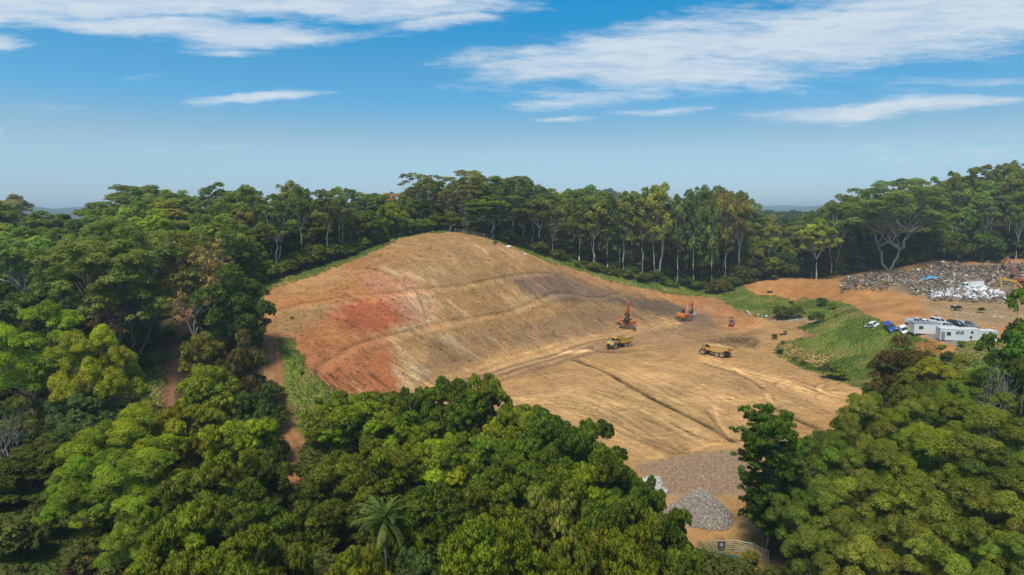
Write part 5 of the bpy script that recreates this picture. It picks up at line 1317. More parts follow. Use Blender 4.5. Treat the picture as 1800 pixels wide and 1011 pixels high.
# compact roller / tractor
def small_roller(x, y, yaw):
    e = empty('road_roller', 'small red and white roller with a dark canopy near the pit end', 'roller', (x, y, gz(x, y)), yaw)
    d = MB(); d.lathe([(0, -.75), (.6, -.75), (.62, -.7), (.62, .7), (.6, .75), (0, .75)], (1.35, 0, .62), 'Y', 24); d.build('drum', M_DK, e)
    f = MB(); f.box((1.35, .86, .68), (1.6, .1, .3)); f.box((1.35, -.86, .68), (1.6, .1, .3)); f.box((2.12, 0, .68), (.14, 1.8, .3)); f.build('drum_frame', M_RED, e)
    b = MB(); b.box((-.6, 0, 1.05), (2.1, 1.5, .75), bev=.08, top=(.85, .95)); b.build('body', M_RED, e)
    p = MB(); p.box((-1.0, 0, 1.5), (1.0, 1.2, .25), bev=.05); p.build('engine_cover', M_WHT, e)
    s = MB(); s.box((.1, 0, 1.55), (.5, .55, .12)); s.box((-.12, 0, 1.85), (.1, .5, .5)); s.build('seat', M_DK, e)
    c = MB(); [c.box((xx, yy, 2.1), (.07, .07, 1.4)) for xx in (-.5, .75) for yy in (-.65, .65)]; c.build('canopy_post', M_DK, e)
    c = MB(); c.box((.12, 0, 2.85), (1.6, 1.6, .1), bev=.03); c.build('canopy', M_DK, e)
    for s_ in (-1, 1): wheel(e, -1.0, s_ * .72, .58, .42)
    for s_ in (-1, 1):
        l = MB(); l.cyl((.5, s_ * .5, 1.3), (.6, s_ * .5, 1.3), .1, n=8); l.build('headlight', M_LAMP, e)
    settle(e, x, y, yaw, 3, 1.6); return e
x, y, z = ground_at(1286, 573); small_roller(x, y, rad(245))

def car(label, x, y, yaw, paint, kind='hatch', cat='car', name='parked_car', group=None):
    """+X forward; kinds: hatch, suv, ute, van"""
    L, Hh = {'hatch': (4.1, 1.48), 'suv': (4.7, 1.75), 'ute': (5.3, 1.8), 'van': (5.0, 2.0)}[kind]; W = 1.85
    e = empty(name, label, cat, (x, y, gz(x, y)), yaw, group); l = L / 2
    b = MB(); belt = Hh * .56
    prof = {'hatch': [(-l, .35), (-l + .02, .95), (-l + .25, belt + .12), (l * .45, belt + .06), (l - .15, belt - .12), (l, .62), (l, .32)],
            'suv': [(-l, .4), (-l, 1.0), (-l + .12, belt + .1), (l * .48, belt + .08), (l - .12, belt - .08), (l, .7), (l, .36)],
            'ute': [(-l, .5), (-l, belt + .02), (-l * .1, belt + .05), (l * .5, belt + .05), (l - .12, belt - .08), (l, .7), (l, .4)],
            'van': [(-l, .35), (-l, belt + .1), (l * .6, belt + .1), (l - .1, belt - .15), (l, .6), (l, .32)]}[kind]
    b.prism(prof, -W / 2, W / 2)
    bd = b.build('body', paint, e)
    # glasshouse and roof
    r0, r1, g0, g1 = {'hatch': (-l + .5, l * .12, -l + .12, l * .5), 'suv': (-l + .35, l * .15, -l + .1, l * .5), 'ute': (-.35, l * .2, -.65, l * .52), 'van': (-l + .15, l * .35, -l + .03, l * .68)}[kind]
    q = MB(); zt = Hh
    vs = [(g0, -W / 2 + .06, belt + .05), (g1, -W / 2 + .06, belt + .05), (g1, W / 2 - .06, belt + .05), (g0, W / 2 - .06, belt + .05), (r0, -W / 2 + .24, zt - .05), (r1, -W / 2 + .24, zt - .05), (r1, W / 2 - .24, zt - .05), (r0, W / 2 - .24, zt - .05)]
    q.add(vs, [(0, 3, 2, 1), (4, 5, 6, 7), (0, 1, 5, 4), (1, 2, 6, 5), (2, 3, 7, 6), (3, 0, 4, 7)]); q.build('window', M_GLS, bd)
    rf = MB(); rf.box(((r0 + r1) / 2, 0, zt - .03), (r1 - r0 + .12, W - .42, .07), bev=.02)
    for s in (-1, 1):
        for (gx_, rx_) in ((g0, r0), (g1, r1), ((g0 + g1) / 2, (r0 + r1) / 2)): rf.tube([(gx_, s * (W / 2 - .055), belt + .05), (rx_, s * (W / 2 - .23), zt - .04)], .045, 4)
    rf.build('roof', paint, bd)
    if kind == 'ute':
        t = MB(); t.box((-l * .56, 0, belt + .0), (l * .8, W - .04, .08)); [t.box((-l * .56, s * (W / 2 - .04), belt + .16), (l * .8, .05, .3)) for s in (-1, 1)]; t.box((-l + .05, 0, belt + .16), (.05, W - .04, .3)); t.build('tray', M_SLV, e)
    for s in (-1, 1):
        hl = MB(); hl.box((l - .03, s * .68, .78 if kind != 'hatch' else .7), (.1, .34, .14)); hl.build('headlight', M_LAMP, bd)
        tl = MB(); tl.box((-l + .02, s * .78, .95), (.06, .16, .3)); tl.build('tail_light', M_TAIL, bd)
        mr = MB(); mr.box((l * .36, s * (W / 2 + .1), belt + .16), (.12, .2, .14)); mr.build('mirror', paint, bd)
        for xx in (-l * .62, l * .64): wheel(e, xx, s * (W / 2 - .1), .34, .22, M_SLV, M_BLK)
    gr = MB(); gr.box((l + .005, 0, .58), (.04, 1.0, .2)); gr.build('grille', M_DK, bd)
    settle(e, x, y, yaw, L * .6, 1.6); return e
CG = 'cars parked in the yard'
for (u, v, yaw, pt, k, lab, cat) in (
    (1567, 579, 262, M_BLU, 'suv', 'blue car parked first in the yard row, next to the grass', 'car'),
    (1591, 584, 256, M_WHT, 'hatch', 'white hatchback between the blue car and the lime bush', 'car'),
    (1624, 574, 312, M_WHT, 'ute', 'white ute with a silver tray behind the long grey cabin', 'ute'),
    (1650, 571, 300, M_WHT, 'suv', 'white car with dark side windows behind the two utes', 'car'),
    (1662, 579, 305, M_WHT, 'ute', 'white ute tucked against the cabin with the window', 'ute'),
    (1681, 576, 306, M_BLK, 'suv', 'black car behind the cabin with the window', 'car'),
    (1699, 576, 310, M_GRY, 'ute', 'grey ute at the far end of the parked row', 'ute'),
    (1611, 571, 312, M_SLV, 'ute', 'silver ute half hidden beside the white ute with tray', 'ute'),
    (1534, 575, 100, M_WHT, 'hatch', 'white car sunk behind the grass bank, apart from the row', 'car')):
    x, y, z = ground_at(u, v); car(lab, x, y, rad(yaw), pt, k, cat, {'car': 'parked_car', 'ute': 'parked_ute'}[cat], CG)

def cabin(label, u0, u1, vb, D, yaw, L, W, Hc, roof=M_ROOF, wall=M_CAB, win=(), doors=(), acs=(), name='site_cabin', step=False):
    p_ = hit((u0 + u1) / 2, vb, 60, 330); x, y = float(p_[0]), float(p_[1]) + W / 2; zg = float(p_[2])
    e = empty(name, label, 'cabin', (x, y, zg), yaw)
    w = MB(); w.box((0, 0, Hc / 2 + .15), (L, W, Hc)); 
    n = int(L / .6)
    for k in range(n): 
        for s in (-1, 1): w.box((-L / 2 + (k + .5) * L / n, s * (W / 2 + .012), Hc / 2 + .15), (.05, .03, Hc - .2))
    wo = w.build('wall', wall, e)
    r = MB(); r.box((0, 0, Hc + .2), (L + .12, W + .12, .1)); r.box((0, 0, Hc + .27), (L + .0, W - .0, .04)); [r.box((-L / 2 + (k + .5) * L / n, 0, Hc + .31), (.07, W - .1, .03)) for k in range(n)]; r.build('roof', roof, e)
    b = MB(); [b.box((sx * (L / 2 - .3), sy * (W / 2 - .2), .07), (.3, .3, .5)) for sx in (-1, 0, 1) for sy in (-1, 1)]; b.build('footing', M_CONC, e)
    for (px, side, ww, hh, zz) in win:
        f = MB(); f.box((px, side * (W / 2 + .03), zz), (ww + .12, .05, hh + .12)); fo = f.build('window', M_GALV, e)
        g = MB(); [g.box((px + q * ww / 4, side * (W / 2 + .06), zz), (ww / 2 - .05, .03, hh)) for q in (-1, 1)]; g.build('pane', M_GLS, fo)
    for (px, side, ww, hh) in doors:
        f = MB(); f.box((px, side * (W / 2 + .03), .2 + hh / 2), (ww, .06, hh)); do = f.build('door', M_GRY, e)
        g = MB(); g.box((px + ww * .36, side * (W / 2 + .09), 1.2), (.05, .06, .16)); g.build('handle', M_DK, do)
    for (px, side, zz) in acs:
        f = MB(); f.box((px, side * (W / 2 + .17), zz), (.75, .3, .55), bev=.03); fo = f.build('air_conditioner', M_SLV, e)
        g = MB(); g.cyl((px + .1, side * (W / 2 + .32), zz), (px + .1, side * (W / 2 + .35), zz), .2, n=12); g.build('fan_grille', M_DK, fo)
    return e
cabin('long pale grey cabin with a flat roof beside the lime bush', 1610, 1652, 588, 167, rad(-8), 6.2, 3.0, 2.5, M_GALV, M_CAB, win=((-1.5, -1, .9, .7, 1.7),), doors=((2.4, -1, .85, 2.0),))
cabin('white cabin with a dark window and two air conditioners', 1660, 1702, 600, 154, rad(-16), 6.2, 2.9, 2.7, win=((-1.3, -1, .8, .75, 1.75),), acs=((.5, -1, 2.4), (1.4, -1, 2.4)), doors=((-2.5, -1, .8, 2.0),))
cabin('narrow white cabin with two small dark openings', 1702, 1722, 600, 156, rad(-10), 2.9, 2.8, 2.6, win=((-.3, -1, .5, .45, 2.1), (-.5, -1, .5, .55, .9)))
cabin('end white cabin half covered by leaves and vines', 1723, 1752, 602, 155, rad(-4), 4.2, 2.8, 2.4, win=((.6, -1, .7, .4, 2.0),), doors=((-1.0, -1, .8, 1.9),))
# lime bush beside the first cabin
p = hit(1604, 589, 60, 330); plant('shrub', p[0], p[1], 1.7, 2.2, col=(.28, .36, .02), label='small lime yellow bush at the corner of the grey cabin', region='hero', rnd=rnd)

# truck at the tip
def box_truck(x, y, yaw):
    e = empty('box_truck', 'white box truck with a rusty pink roof at the edge of the rubbish', 'truck', (x, y, gz(x, y)), yaw)
    b = MB(); b.box((-1.0, 0, 1.9), (5.0, 2.3, 2.2)); bo = b.build('cargo_box', M_WHT, e)
    r = MB(); r.box((-1.0, 0, 3.06), (5.1, 2.4, .12)); r.build('roof', simple('rusty_roof', (.36, .14, .11), .8, dirt=.4), bo)
    c = MB(); c.prism([(1.6, .6), (3.3, .6), (3.35, 1.5), (2.9, 2.4), (1.6, 2.45)], -1.05, 1.05); co = c.build('cab', M_WHT, e)
    g = MB(); g.prism([(2.1, 1.55), (3.2, 1.55), (2.88, 2.25), (2.1, 2.3)], -1.07, 1.07); g.box((3.22, 0, 1.85), (.28, 1.7, .55), ry=-.55); g.build('window', M_GLS, co)
    ch = MB(); ch.box((-.4, 0, .65), (6.6, .9, .25)); ch.build('chassis', M_DK, e)
    for s in (-1, 1):
        for xx in (2.5, -2.2): wheel(e, xx, s * .95, .45, .28, M_SLV, M_BLK)
    settle(e, x, y, yaw, 4, 2)
x, y, z = ground_at(1709, 508); box_truck(x, y, rad(178))

# dark flat trailer, tyres, spare bucket, drum, pipes
def trailer(x, y, yaw):
    e = empty('flat_trailer', 'small black trailer standing alone on the yard', 'trailer', (x, y, gz(x, y)), yaw)
    b = MB(); b.box((0, 0, 1.15), (2.8, 1.3, .5), bev=.05); b.box((0, 0, .8), (2.9, 1.2, .14)); b.build('body', M_BLK, e)
    d = MB(); d.tube([(1.4, .4, .78), (2.3, 0, .7), (2.5, 0, .6)], .05, 5); d.tube([(1.4, -.4, .78), (2.3, 0, .7)], .05, 5); d.tube([(2.3, 0, .7), (2.3, 0, 0.02)], .04, 5); d.build('drawbar', M_DK, e)
    l = MB(); l.tube([(-1.2, .5, .8), (-1.3, .6, .02)], .04, 5); l.tube([(-1.2, -.5, .8), (-1.3, -.6, .02)], .04, 5); l.build('leg', M_DK, e)
    t = MB(); t.cyl((-.3, .1, 1.4), (-.3, .1, 1.8), .35, .3, 12); t.build('tank', M_SLV, e)
    for s in (-1, 1): wheel(e, .5, s * .72, .36, .2, M_SLV, M_BLK)
    settle(e, x, y, yaw, 2.4, 1.4)
x, y, z = ground_at(1680, 546); trailer(x, y, rad(8))

def tyre(label, u, v, r=.62, off=0.0, lean=0.0, cat='tyre', group=None, name='loose_tyre'):
    x, y, z = ground_at(u, v); t = MB(); w = r * .55
    t.lathe([(r * .5, -w * .4), (r * .6, -w * .5), (r * .92, -w * .5), (r, -w * .35), (r, w * .35), (r * .92, w * .5), (r * .6, w * .5), (r * .5, w * .4), (r * .5, -w * .4)], (0, 0, 0), 'Z', 22)
    for k in range(20):
        a = k * 2 * PI / 20; t.box((math.cos(a) * r, math.sin(a) * r, 0), (.07, .1, w * .9), rz=a)
    o = t.build(name, M_BLK); o.location = (x, y, z + (w * .5 if lean == 0 else r * .95)); o.rotation_euler = (lean, 0, .4); tag(o, label, cat, group)
tyre('dark tyre lying at the west end of the pair by the bank', 1374, 589); tyre('dark tyre standing at the east end of the pair by the bank', 1380, 589, lean=1.45)
tyre('brown tyre standing beside the spare bucket below the excavator', 1116, 582, .5, lean=1.4)
def spare_bucket(u, v):
    x, y, z = ground_at(u, v); k = MB()
    k.prism([(.6, .1), (.55, .95), (.3, 1.05), (-.35, .9), (-.6, .45), (-.45, .05), (-.38, .1), (-.5, .45), (-.3, .8), (.3, .95), (.48, .88), (.52, .1)], -.6, .6)
    for s in (-.56, .56): k.prism([(.6, .1), (.55, .95), (-.35, .9), (-.6, .45), (-.45, .05)], s - .04, s + .04)
    for j in range(5): k.box((.72, -.48 + j * .24, .1), (.22, .08, .07))
    o = k.build('excavator_bucket', simple('rusty_steel', (.19, .12, .08), .7)); o.location = (x, y, z); o.rotation_euler = (0, 0, 2.6); tag(o, 'spare rusty bucket lying on the track below the folded excavator', 'bucket')
spare_bucket(1111, 580)
def pipe(name, label, u0, v0, u1, v1, r, mat, lift=.15, cat='pipe'):
    a = hit(u0, v0); b = hit(u1, v1); m = MB(); n = 14
    pa, pb = Vector((float(a[0]), float(a[1]), float(a[2]) + lift + r)), Vector((float(b[0]), float(b[1]), float(b[2]) + lift + r))
    m.cyl(pa, pb, r, n=n); d = (pb - pa).normalized(); m.cyl(pa - d * .06, pa + d * .12, r * 1.18, n=n); m.cyl(pb - d * .12, pb + d * .06, r * 1.18, n=n)
    o = m.build(name, mat, smooth_=True); tag(o, label, cat)
pipe('white_pipe', 'long white pipe lying at the lower edge of the tussocky grass', 1313, 549, 1319, 555, .2, M_WHT)
pipe('steel_drum', 'dark drum lying under the orange earth mound', 1349, 516, 1357, 515, .42, M_BLK, 0.0, 'drum')
def rock(label, u, v, s, mat, name='pale_rock', cat='rock', seed=1, flat=.6):
    x, y, z = ground_at(u, v); r = np.random.RandomState(seed); import bmesh
    bm = bmesh.new(); bmesh.ops.create_icosphere(bm, subdivisions=2, radius=1)
    for vv in bm.verts: 
        k = 1 + r.uniform(-.22, .22); vv.co = Vector((vv.co.x * k * s * 1.2, vv.co.y * k * s * .9, vv.co.z * k * s * flat))
    me = bpy.data.meshes.new(name); bm.to_mesh(me); bm.free(); me.materials.append(mat)
    o = link(bpy.data.objects.new(name, me)); o.location = (x, y, z + s * flat * .5); tag(o, label, cat)
for i, (u, v, s, lab) in enumerate(((894, 435, .8, 'white boulder highest along the east edge of the slope'), (923, 448, .5, 'white boulder second down the east edge of the slope'), (1168, 511, .6, 'pale boulder in the verge above the pit end'),
    (1333, 555, .5, 'white lump of rubble nearest the white pipe'), (1340, 556, .35, 'small white lump of rubble below the grassy gap'), (1347, 557, .5, 'white lump of rubble east of the grassy gap'), (1218, 553, .7, 'white stone at the dark face by the digging excavator'),
    (1657, 462, .8, 'white lump on top of the brown earth behind the tip'), (1737, 461, .7, 'white lump in the trees behind the tip'))):
    rock(lab, u, v, s, M_WHT if i != 2 else M_CONC, seed=i)

# ------------------------------------------------------------------ rubbish and gravel
def vc_mat(name, rough=.8):
    m, nt, b, o = nmat(name); at = node(nt, 'ShaderNodeAttribute', attribute_name='tone'); nt.links.new(at.outputs['Color'], b.inputs['Base Color']); b.inputs['Roughness'].default_value = rough; return m
M_BITS = vc_mat('mixed_rubbish'); M_STONE = vc_mat('crushed_stone', .9)
def bits(name, label, cat, polys, n, smin, smax, pal, wts, mat, kind='stuff', seed=0, flat=.35, stretch=2.2, pile=None, grad=None):
    """irregular lumps and sheets strewn on the ground inside photograph polygons"""
    r = np.random.RandomState(seed); V = []; Q = []; T = []; pts = []
    for (poly, share) in polys:
        us = [p[0] for p in poly]; vs_ = [p[1] for p in poly]; g = [hit(u, v, 60, 330)[:2] for u, v in poly]
        gxs = [q[0] for q in g]; gys = [q[1] for q in g]; need = int(n * share); c = 0
        while c < need:
            X = r.uniform(min(gxs), max(gxs), 4000); Y = r.uniform(min(gys), max(gys), 4000); m = poly_mask(X + 5 * fbm(X / 4, Y / 4, 81, 3), Y + 5 * fbm(X / 4, Y / 4, 82, 3), [tuple(map(float, q)) for q in g], 1.5) > .25 + .5 * r.rand(len(X))
            X, Y = X[m][:need - c], Y[m][:need - c]; pts.append(np.c_[X, Y]); c += len(X)
            if len(X) == 0: break
    pts = np.vstack(pts); n = len(pts); z = H(pts[:, 0], pts[:, 1])
    fade = np.zeros(n)
    for (poly, share) in polys: fade = np.maximum(fade, poly_mask(pts[:, 0], pts[:, 1], [tuple(map(float, hit(u, v, 60, 330)[:2])) for u, v in poly], 4.0))
    s = smin + (smax - smin) * r.rand(n) ** 2.5
    base = np.array([(-1, -1, -1), (1, -1, -1), (1, 1, -1), (-1, 1, -1), (-1, -1, 1), (1, -1, 1), (1, 1, 1), (-1, 1, 1)], float)
    F = np.array([(0, 3, 2, 1), (4, 5, 6, 7), (0, 1, 5, 4), (1, 2, 6, 5), (2, 3, 7, 6), (3, 0, 4, 7)])
    v = np.tile(base, (n, 1, 1)) * (1 + r.uniform(-.45, .35, (n, 8, 3)))
    dims = np.stack([s * r.uniform(.6, stretch, n), s, s * r.uniform(flat * .4, flat * 1.6, n)], 1) / 2
    v = v * dims[:, None, :]
    # random rotations
    q = unit(r.normal(size=(n, 4)) * np.array([1, .35, .35, 1])); w_, x_, y_, z_ = q.T
    R = np.stack([1 - 2 * (y_ ** 2 + z_ ** 2), 2 * (x_ * y_ - z_ * w_), 2 * (x_ * z_ + y_ * w_), 2 * (x_ * y_ + z_ * w_), 1 - 2 * (x_ ** 2 + z_ ** 2), 2 * (y_ * z_ - x_ * w_), 2 * (x_ * z_ - y_ * w_), 2 * (y_ * z_ + x_ * w_), 1 - 2 * (x_ ** 2 + y_ ** 2)], 1).reshape(n, 3, 3)
    v = np.einsum('nij,nkj->nki', R, v); v[:, :, 0] += pts[:, 0:1]; v[:, :, 1] += pts[:, 1:2]; v[:, :, 2] += z[:, None] + (s * .12)[:, None] + (fade * r.rand(n) * (pile or 0) * 1.5 * (vnoise(pts[:, 0] / 3, pts[:, 1] / 3, 7)))[:, None]
    V = v.reshape(-1, 3); Q = (np.arange(n)[:, None, None] * 8 + F[None]).reshape(-1, 4)
    if pal is None: c = lookup(pts[:, 0], pts[:, 1], np.arange(len(gx))); c = col[c] * r.uniform(wts[0], wts[1], (n, 1)) * (1 + r.uniform(-.06, .06, (n, 3)))
    else: pal = np.array(pal); ci = r.choice(len(pal), n, p=np.array(wts) / sum(wts)); c = pal[ci] * r.uniform(.7, 1.2, (n, 1))
    T = np.repeat(np.c_[np.clip(c, 0, .85), np.ones(n)], 8, axis=0)
    me = np_mesh(name, V, Q, mat, {'tone': ('FLOAT_COLOR', 'POINT', T)}); o = link(bpy.data.objects.new(name, me)); tag(o, label, cat, kind=kind); return o
PAL = [(.15, .11, .08), (.24, .18, .13), (.34, .26, .18), (.42, .36, .28), (.62, .58, .50), (.72, .72, .70), (.10, .08, .07), (.36, .18, .10), (.12, .22, .42), (.40, .30, .10)]
RP = [([(1478, 503), (1490, 490), (1530, 482), (1600, 480), (1610, 500), (1560, 512), (1500, 510)], .26), ([(1590, 478), (1660, 464), (1720, 470), (1800, 462), (1840, 470), (1840, 500), (1700, 505), (1600, 508)], .56), ([(1600, 505), (1700, 500), (1700, 520), (1600, 522)], .08), ([(1630, 512), (1780, 512), (1780, 535), (1640, 530)], .05)]
bits('rubbish', 'broken timber, plaster and mixed rubbish heaped across the tip', 'rubbish', RP, 15000, .14, .85, PAL, [7, 8, 6, 2.5, .8, .3, 5, 2.4, .06, .6], M_BITS, seed=3, pile=.9, stretch=3.2, flat=.3)
bits('rubbish', 'long planks, branches and bent sheets strewn through the tip', 'rubbish', RP, 3800, .12, .42, PAL, [5, 6, 5, 3, 1.5, .8, 5, 1.5, .2, .8], M_BITS, seed=13, pile=1.8, stretch=11, flat=.5)
bits('plastic_rubbish', 'drift of white plastic sheet and bags in front of the box truck', 'plastic rubbish', [([(1625, 514), (1690, 506), (1760, 512), (1762, 526), (1725, 528), (1650, 521)], .85), ([(1636, 518), (1662, 518), (1660, 526), (1636, 525)], .15)],
     1900, .25, 1.5, [(.72, .72, .72), (.72, .75, .80), (.55, .56, .56), (.30, .32, .42), (.20, .18, .16)], [8, 4, 3, 1, 1.5], M_BITS, seed=5, pile=.35, flat=.25)
bits('loose_debris', 'small pale scraps littering the yard and the toe of the grass', 'debris', [([(1350, 556), (1405, 553), (1410, 566), (1352, 566)], .3), ([(1640, 545), (1780, 540), (1760, 585), (1690, 566)], .7)], 420, .1, .32, [(.55, .53, .48), (.5, .45, .38), (.75, .75, .73)], [3, 2, 2], M_BITS, seed=6)
SLP = [(475, 530), (600, 472), (700, 428), (780, 412), (880, 432), (1000, 478), (1150, 512), (1240, 530), (1240, 556), (1080, 582), (960, 620), (860, 650), (760, 682), (700, 700), (600, 685), (560, 640), (520, 600), (480, 580)]
bits('loose_stones', 'clods and small stones lying over the cut slope', 'stones', [(SLP, 1.0)], 16000, .07, .42, None, (.72, 1.38), M_STONE, seed=21, flat=.45, stretch=1.8)
bits('loose_stones', 'clods and scraped crumbs scattered over the pit floor', 'stones', [([(740, 700), (860, 658), (1000, 625), (1200, 580), (1340, 590), (1450, 660), (1510, 700), (1440, 770), (1290, 790), (1130, 820), (980, 770), (860, 720)], .75), ([(1020, 606), (1180, 585), (1340, 585), (1330, 612), (1200, 610)], .25)], 9000, .06, .34, None, (.75, 1.3), M_STONE, seed=22, flat=.4, stretch=1.8)
bits('loose_stones', 'spoil lumps around the digging excavator and the dark face', 'stones', [([(1180, 545), (1265, 540), (1275, 575), (1200, 590), (1120, 585)], 1.0)], 700, .10, .45, [(.22, .155, .105), (.28, .20, .135), (.33, .24, .16), (.17, .12, .085)], [4, 3, 1, 2], M_STONE, seed=23, flat=.6, stretch=1.6)
# blue tarp draped on the rubbish
def tarp():
    x, y, z = ground_at(1638, 494); m = MB(); n = 12; r = np.random.RandomState(4); vs = []; fs = []
    for i in range(n + 1):
        for j in range(7):
            a = (i / n - .5) * 8.5; b = (j / 6 - .5) * 4.0; vs.append((a, b, 1.7 * math.exp(-(a / 3.6) ** 2 - (b / 2.4) ** 2) + r.uniform(-.12, .12) + .35))
    for i in range(n):
        for j in range(6): fs.append((i * 7 + j, (i + 1) * 7 + j, (i + 1) * 7 + j + 1, i * 7 + j + 1))
    m.add(vs, fs); o = m.build('blue_tarpaulin', simple('blue_sheet', (.06, .30, .52), .5, dirt=.1), smooth_=True); o.location = (x, y, z); tag(o, 'bright blue tarpaulin draped over the rubbish', 'tarpaulin')
    sm = o.modifiers.new('thickness', 'SOLIDIFY'); sm.thickness = .04
tarp()

STONE = [(.27, .235, .20), (.34, .30, .26), (.20, .165, .135), (.43, .40, .36), (.26, .20, .155)]
def heap(name, label, u, v, rx, ry, h, pal, n, smin, smax, seed, peak=1.25, dy=0.0):
    x, y, z = ground_at(u, v); y += dy; z = gz(x, y); r = np.random.RandomState(seed)
    e = empty(name, label, 'gravel heap', (x, y, z))
    nr, na = 14, 40; vs = [(0, 0, h)]; fs = []
    def hh(rr, a): return h * (1 - rr ** peak) * (1 + .10 * math.sin(3 * a + seed) * rr) - .25 * (rr > .98)
    for i in range(1, nr + 1):
        for j in range(na):
            a = 2 * PI * j / na; rr = i / nr; w = 1 + .10 * math.sin(2 * a + seed) + .06 * math.sin(5 * a + 1)
            vs.append((rx * rr * math.cos(a) * w, ry * rr * math.sin(a) * w, hh(rr, a) + r.uniform(-.05, .05)))
    for j in range(na): fs.append((0, 1 + j, 1 + (j + 1) % na))
    for i in range(nr - 1):
        for j in range(na): b = 1 + i * na; c = b + na; fs.append((b + j, c + j, c + (j + 1) % na, b + (j + 1) % na))
    m = MB(); m.add(vs, fs); m.build('heap_core', simple(name + '_fines', pal[0], .95, dirt=.1, scale=4), e, smooth_=True)
    rr = np.sqrt(r.rand(n)); a = r.uniform(0, 2 * PI, n); w = 1 + .10 * np.sin(2 * a + seed) + .06 * np.sin(5 * a + 1)
    X = rx * rr * np.cos(a) * w; Y = ry * rr * np.sin(a) * w; Z = h * (1 - rr ** peak) * (1 + .10 * np.sin(3 * a + seed) * rr)
    s = smin + (smax - smin) * r.rand(n) ** 2; base = np.array([(1, 0, 0), (-1, 0, 0), (0, 1, 0), (0, -1, 0), (0, 0, 1), (0, 0, -1)], float); F = np.array([(0, 2, 4), (2, 1, 4), (1, 3, 4), (3, 0, 4), (2, 0, 5), (1, 2, 5), (3, 1, 5), (0, 3, 5)])
    v_ = base[None] * (1 + r.uniform(-.35, .35, (n, 6, 1))) * (s[:, None, None] * .5) * r.uniform(.6, 1.4, (n, 1, 3)); v_ += np.stack([X, Y, Z], 1)[:, None]
    v_ += r.normal(size=(n, 6, 3)) * s[:, None, None] * .08
    p_ = np.array(pal); c = p_[r.choice(len(p_), n)] * r.uniform(.75, 1.2, (n, 1))
    me = np_mesh('loose_stones', v_.reshape(-1, 3), (np.arange(n)[:, None, None] * 6 + F[None]).reshape(-1, 3), M_STONE, {'tone': ('FLOAT_COLOR', 'POINT', np.repeat(np.c_[c, np.ones(n)], 6, axis=0))}, tris=True)
    o = link(bpy.data.objects.new('loose_stones', me), e); o['kind'] = 'stuff'
    return e
heap('gravel_heap', 'conical grey gravel heap beside the tall pine', 1234, 915, 4.3, 4.0, 4.0, STONE, 15000, .09, .30, 3, dy=1.0)
heap('gravel_heap', 'pale grey rubble heap showing past the wattles', 1133, 868, 3.6, 2.6, 2.0, [(.5, .48, .46), (.62, .61, .59), (.4, .38, .36)], 4000, .12, .4, 5)
bits('gravel', 'crushed brown and grey stone spread over the front of the pit', 'gravel', [([(1150, 815), (1200, 802), (1300, 792), (1325, 800), (1330, 862), (1265, 868), (1180, 872), (1150, 850)], 1.0)], 13000, .05, .22, [(.36, .245, .15), (.29, .195, .12), (.40, .285, .185), (.42, .33, .24), (.26, .17, .105)], [3, 2, 2, 1, 3], M_STONE, seed=9, flat=.7, stretch=1.4)
bits('gravel', 'pale rubble spilling in front of the rubble heap', 'gravel', [([(1110, 850), (1160, 840), (1170, 870), (1120, 880)], 1.0)], 900, .1, .4, [(.5, .48, .46), (.62, .61, .59), (.4, .38, .36)], [1, 1, 1], M_STONE, seed=10, flat=.7, stretch=1.4)

# ------------------------------------------------------------------ fence, sign and pipe barrier at the front
def fence(label, pts, h=1.5, name='wire_fence'):
    g = [hit(u, v, 55, 120) for u, v in pts]; g = [Vector((float(a[0]), float(a[1]), float(a[2]))) for a in g]
    e = empty(name, label, 'fence', tuple(g[0])); o0 = g[0]
    for p in g:
        m = MB(); m.cyl(p - o0 + Vector((0, 0, -.3)), p - o0 + Vector((0, 0, h + .1)), .045, n=8); m.build('post', M_GALV, e)
    w = MB()
    for k in range(6):
        for a, b in zip(g[:-1], g[1:]): w.tube([tuple(a - o0 + Vector((0, 0, .15 + k * h / 5.4))), tuple((a + b) / 2 - o0 + Vector((0, 0, .12 + k * h / 5.4))), tuple(b - o0 + Vector((0, 0, .15 + k * h / 5.4)))], .012 if k < 5 else .022, 4)
    for a, b in zip(g[:-1], g[1:]):
        L = (b - a).length; q = int(L / .22)
        for i in range(q): c = a + (b - a) * (i / q) - o0; w.tube([tuple(c + Vector((0, 0, .15))), tuple(c + Vector((0, 0, h)))], .008, 3)
    w.build('wire_mesh', M_GALV, e); return e, g
fe, fg = fence('thin wire mesh fence crossing below the gravel heap', [(1215, 975), (1252, 972), (1290, 974), (1322, 980), (1350, 992)])
p = fg[1] + (fg[2] - fg[1]) * .4
m = MB(); m.box((0, -.05, 0), (.9, .05, .85), bev=.01); so_ = m.build('warning_sign', M_SGN); so_.location = (p.x, p.y - .04, p.z + 1.0); so_.rotation_euler = (0, 0, .05); tag(so_, 'dark square sign wired to the mesh fence', 'sign')
m = MB(); m.cyl((0, -.085, .02), (0, -.079, .02), .26, n=24); m.build('emblem', simple('emblem_grey', (.30, .30, .33), .5, dirt=0), so_)
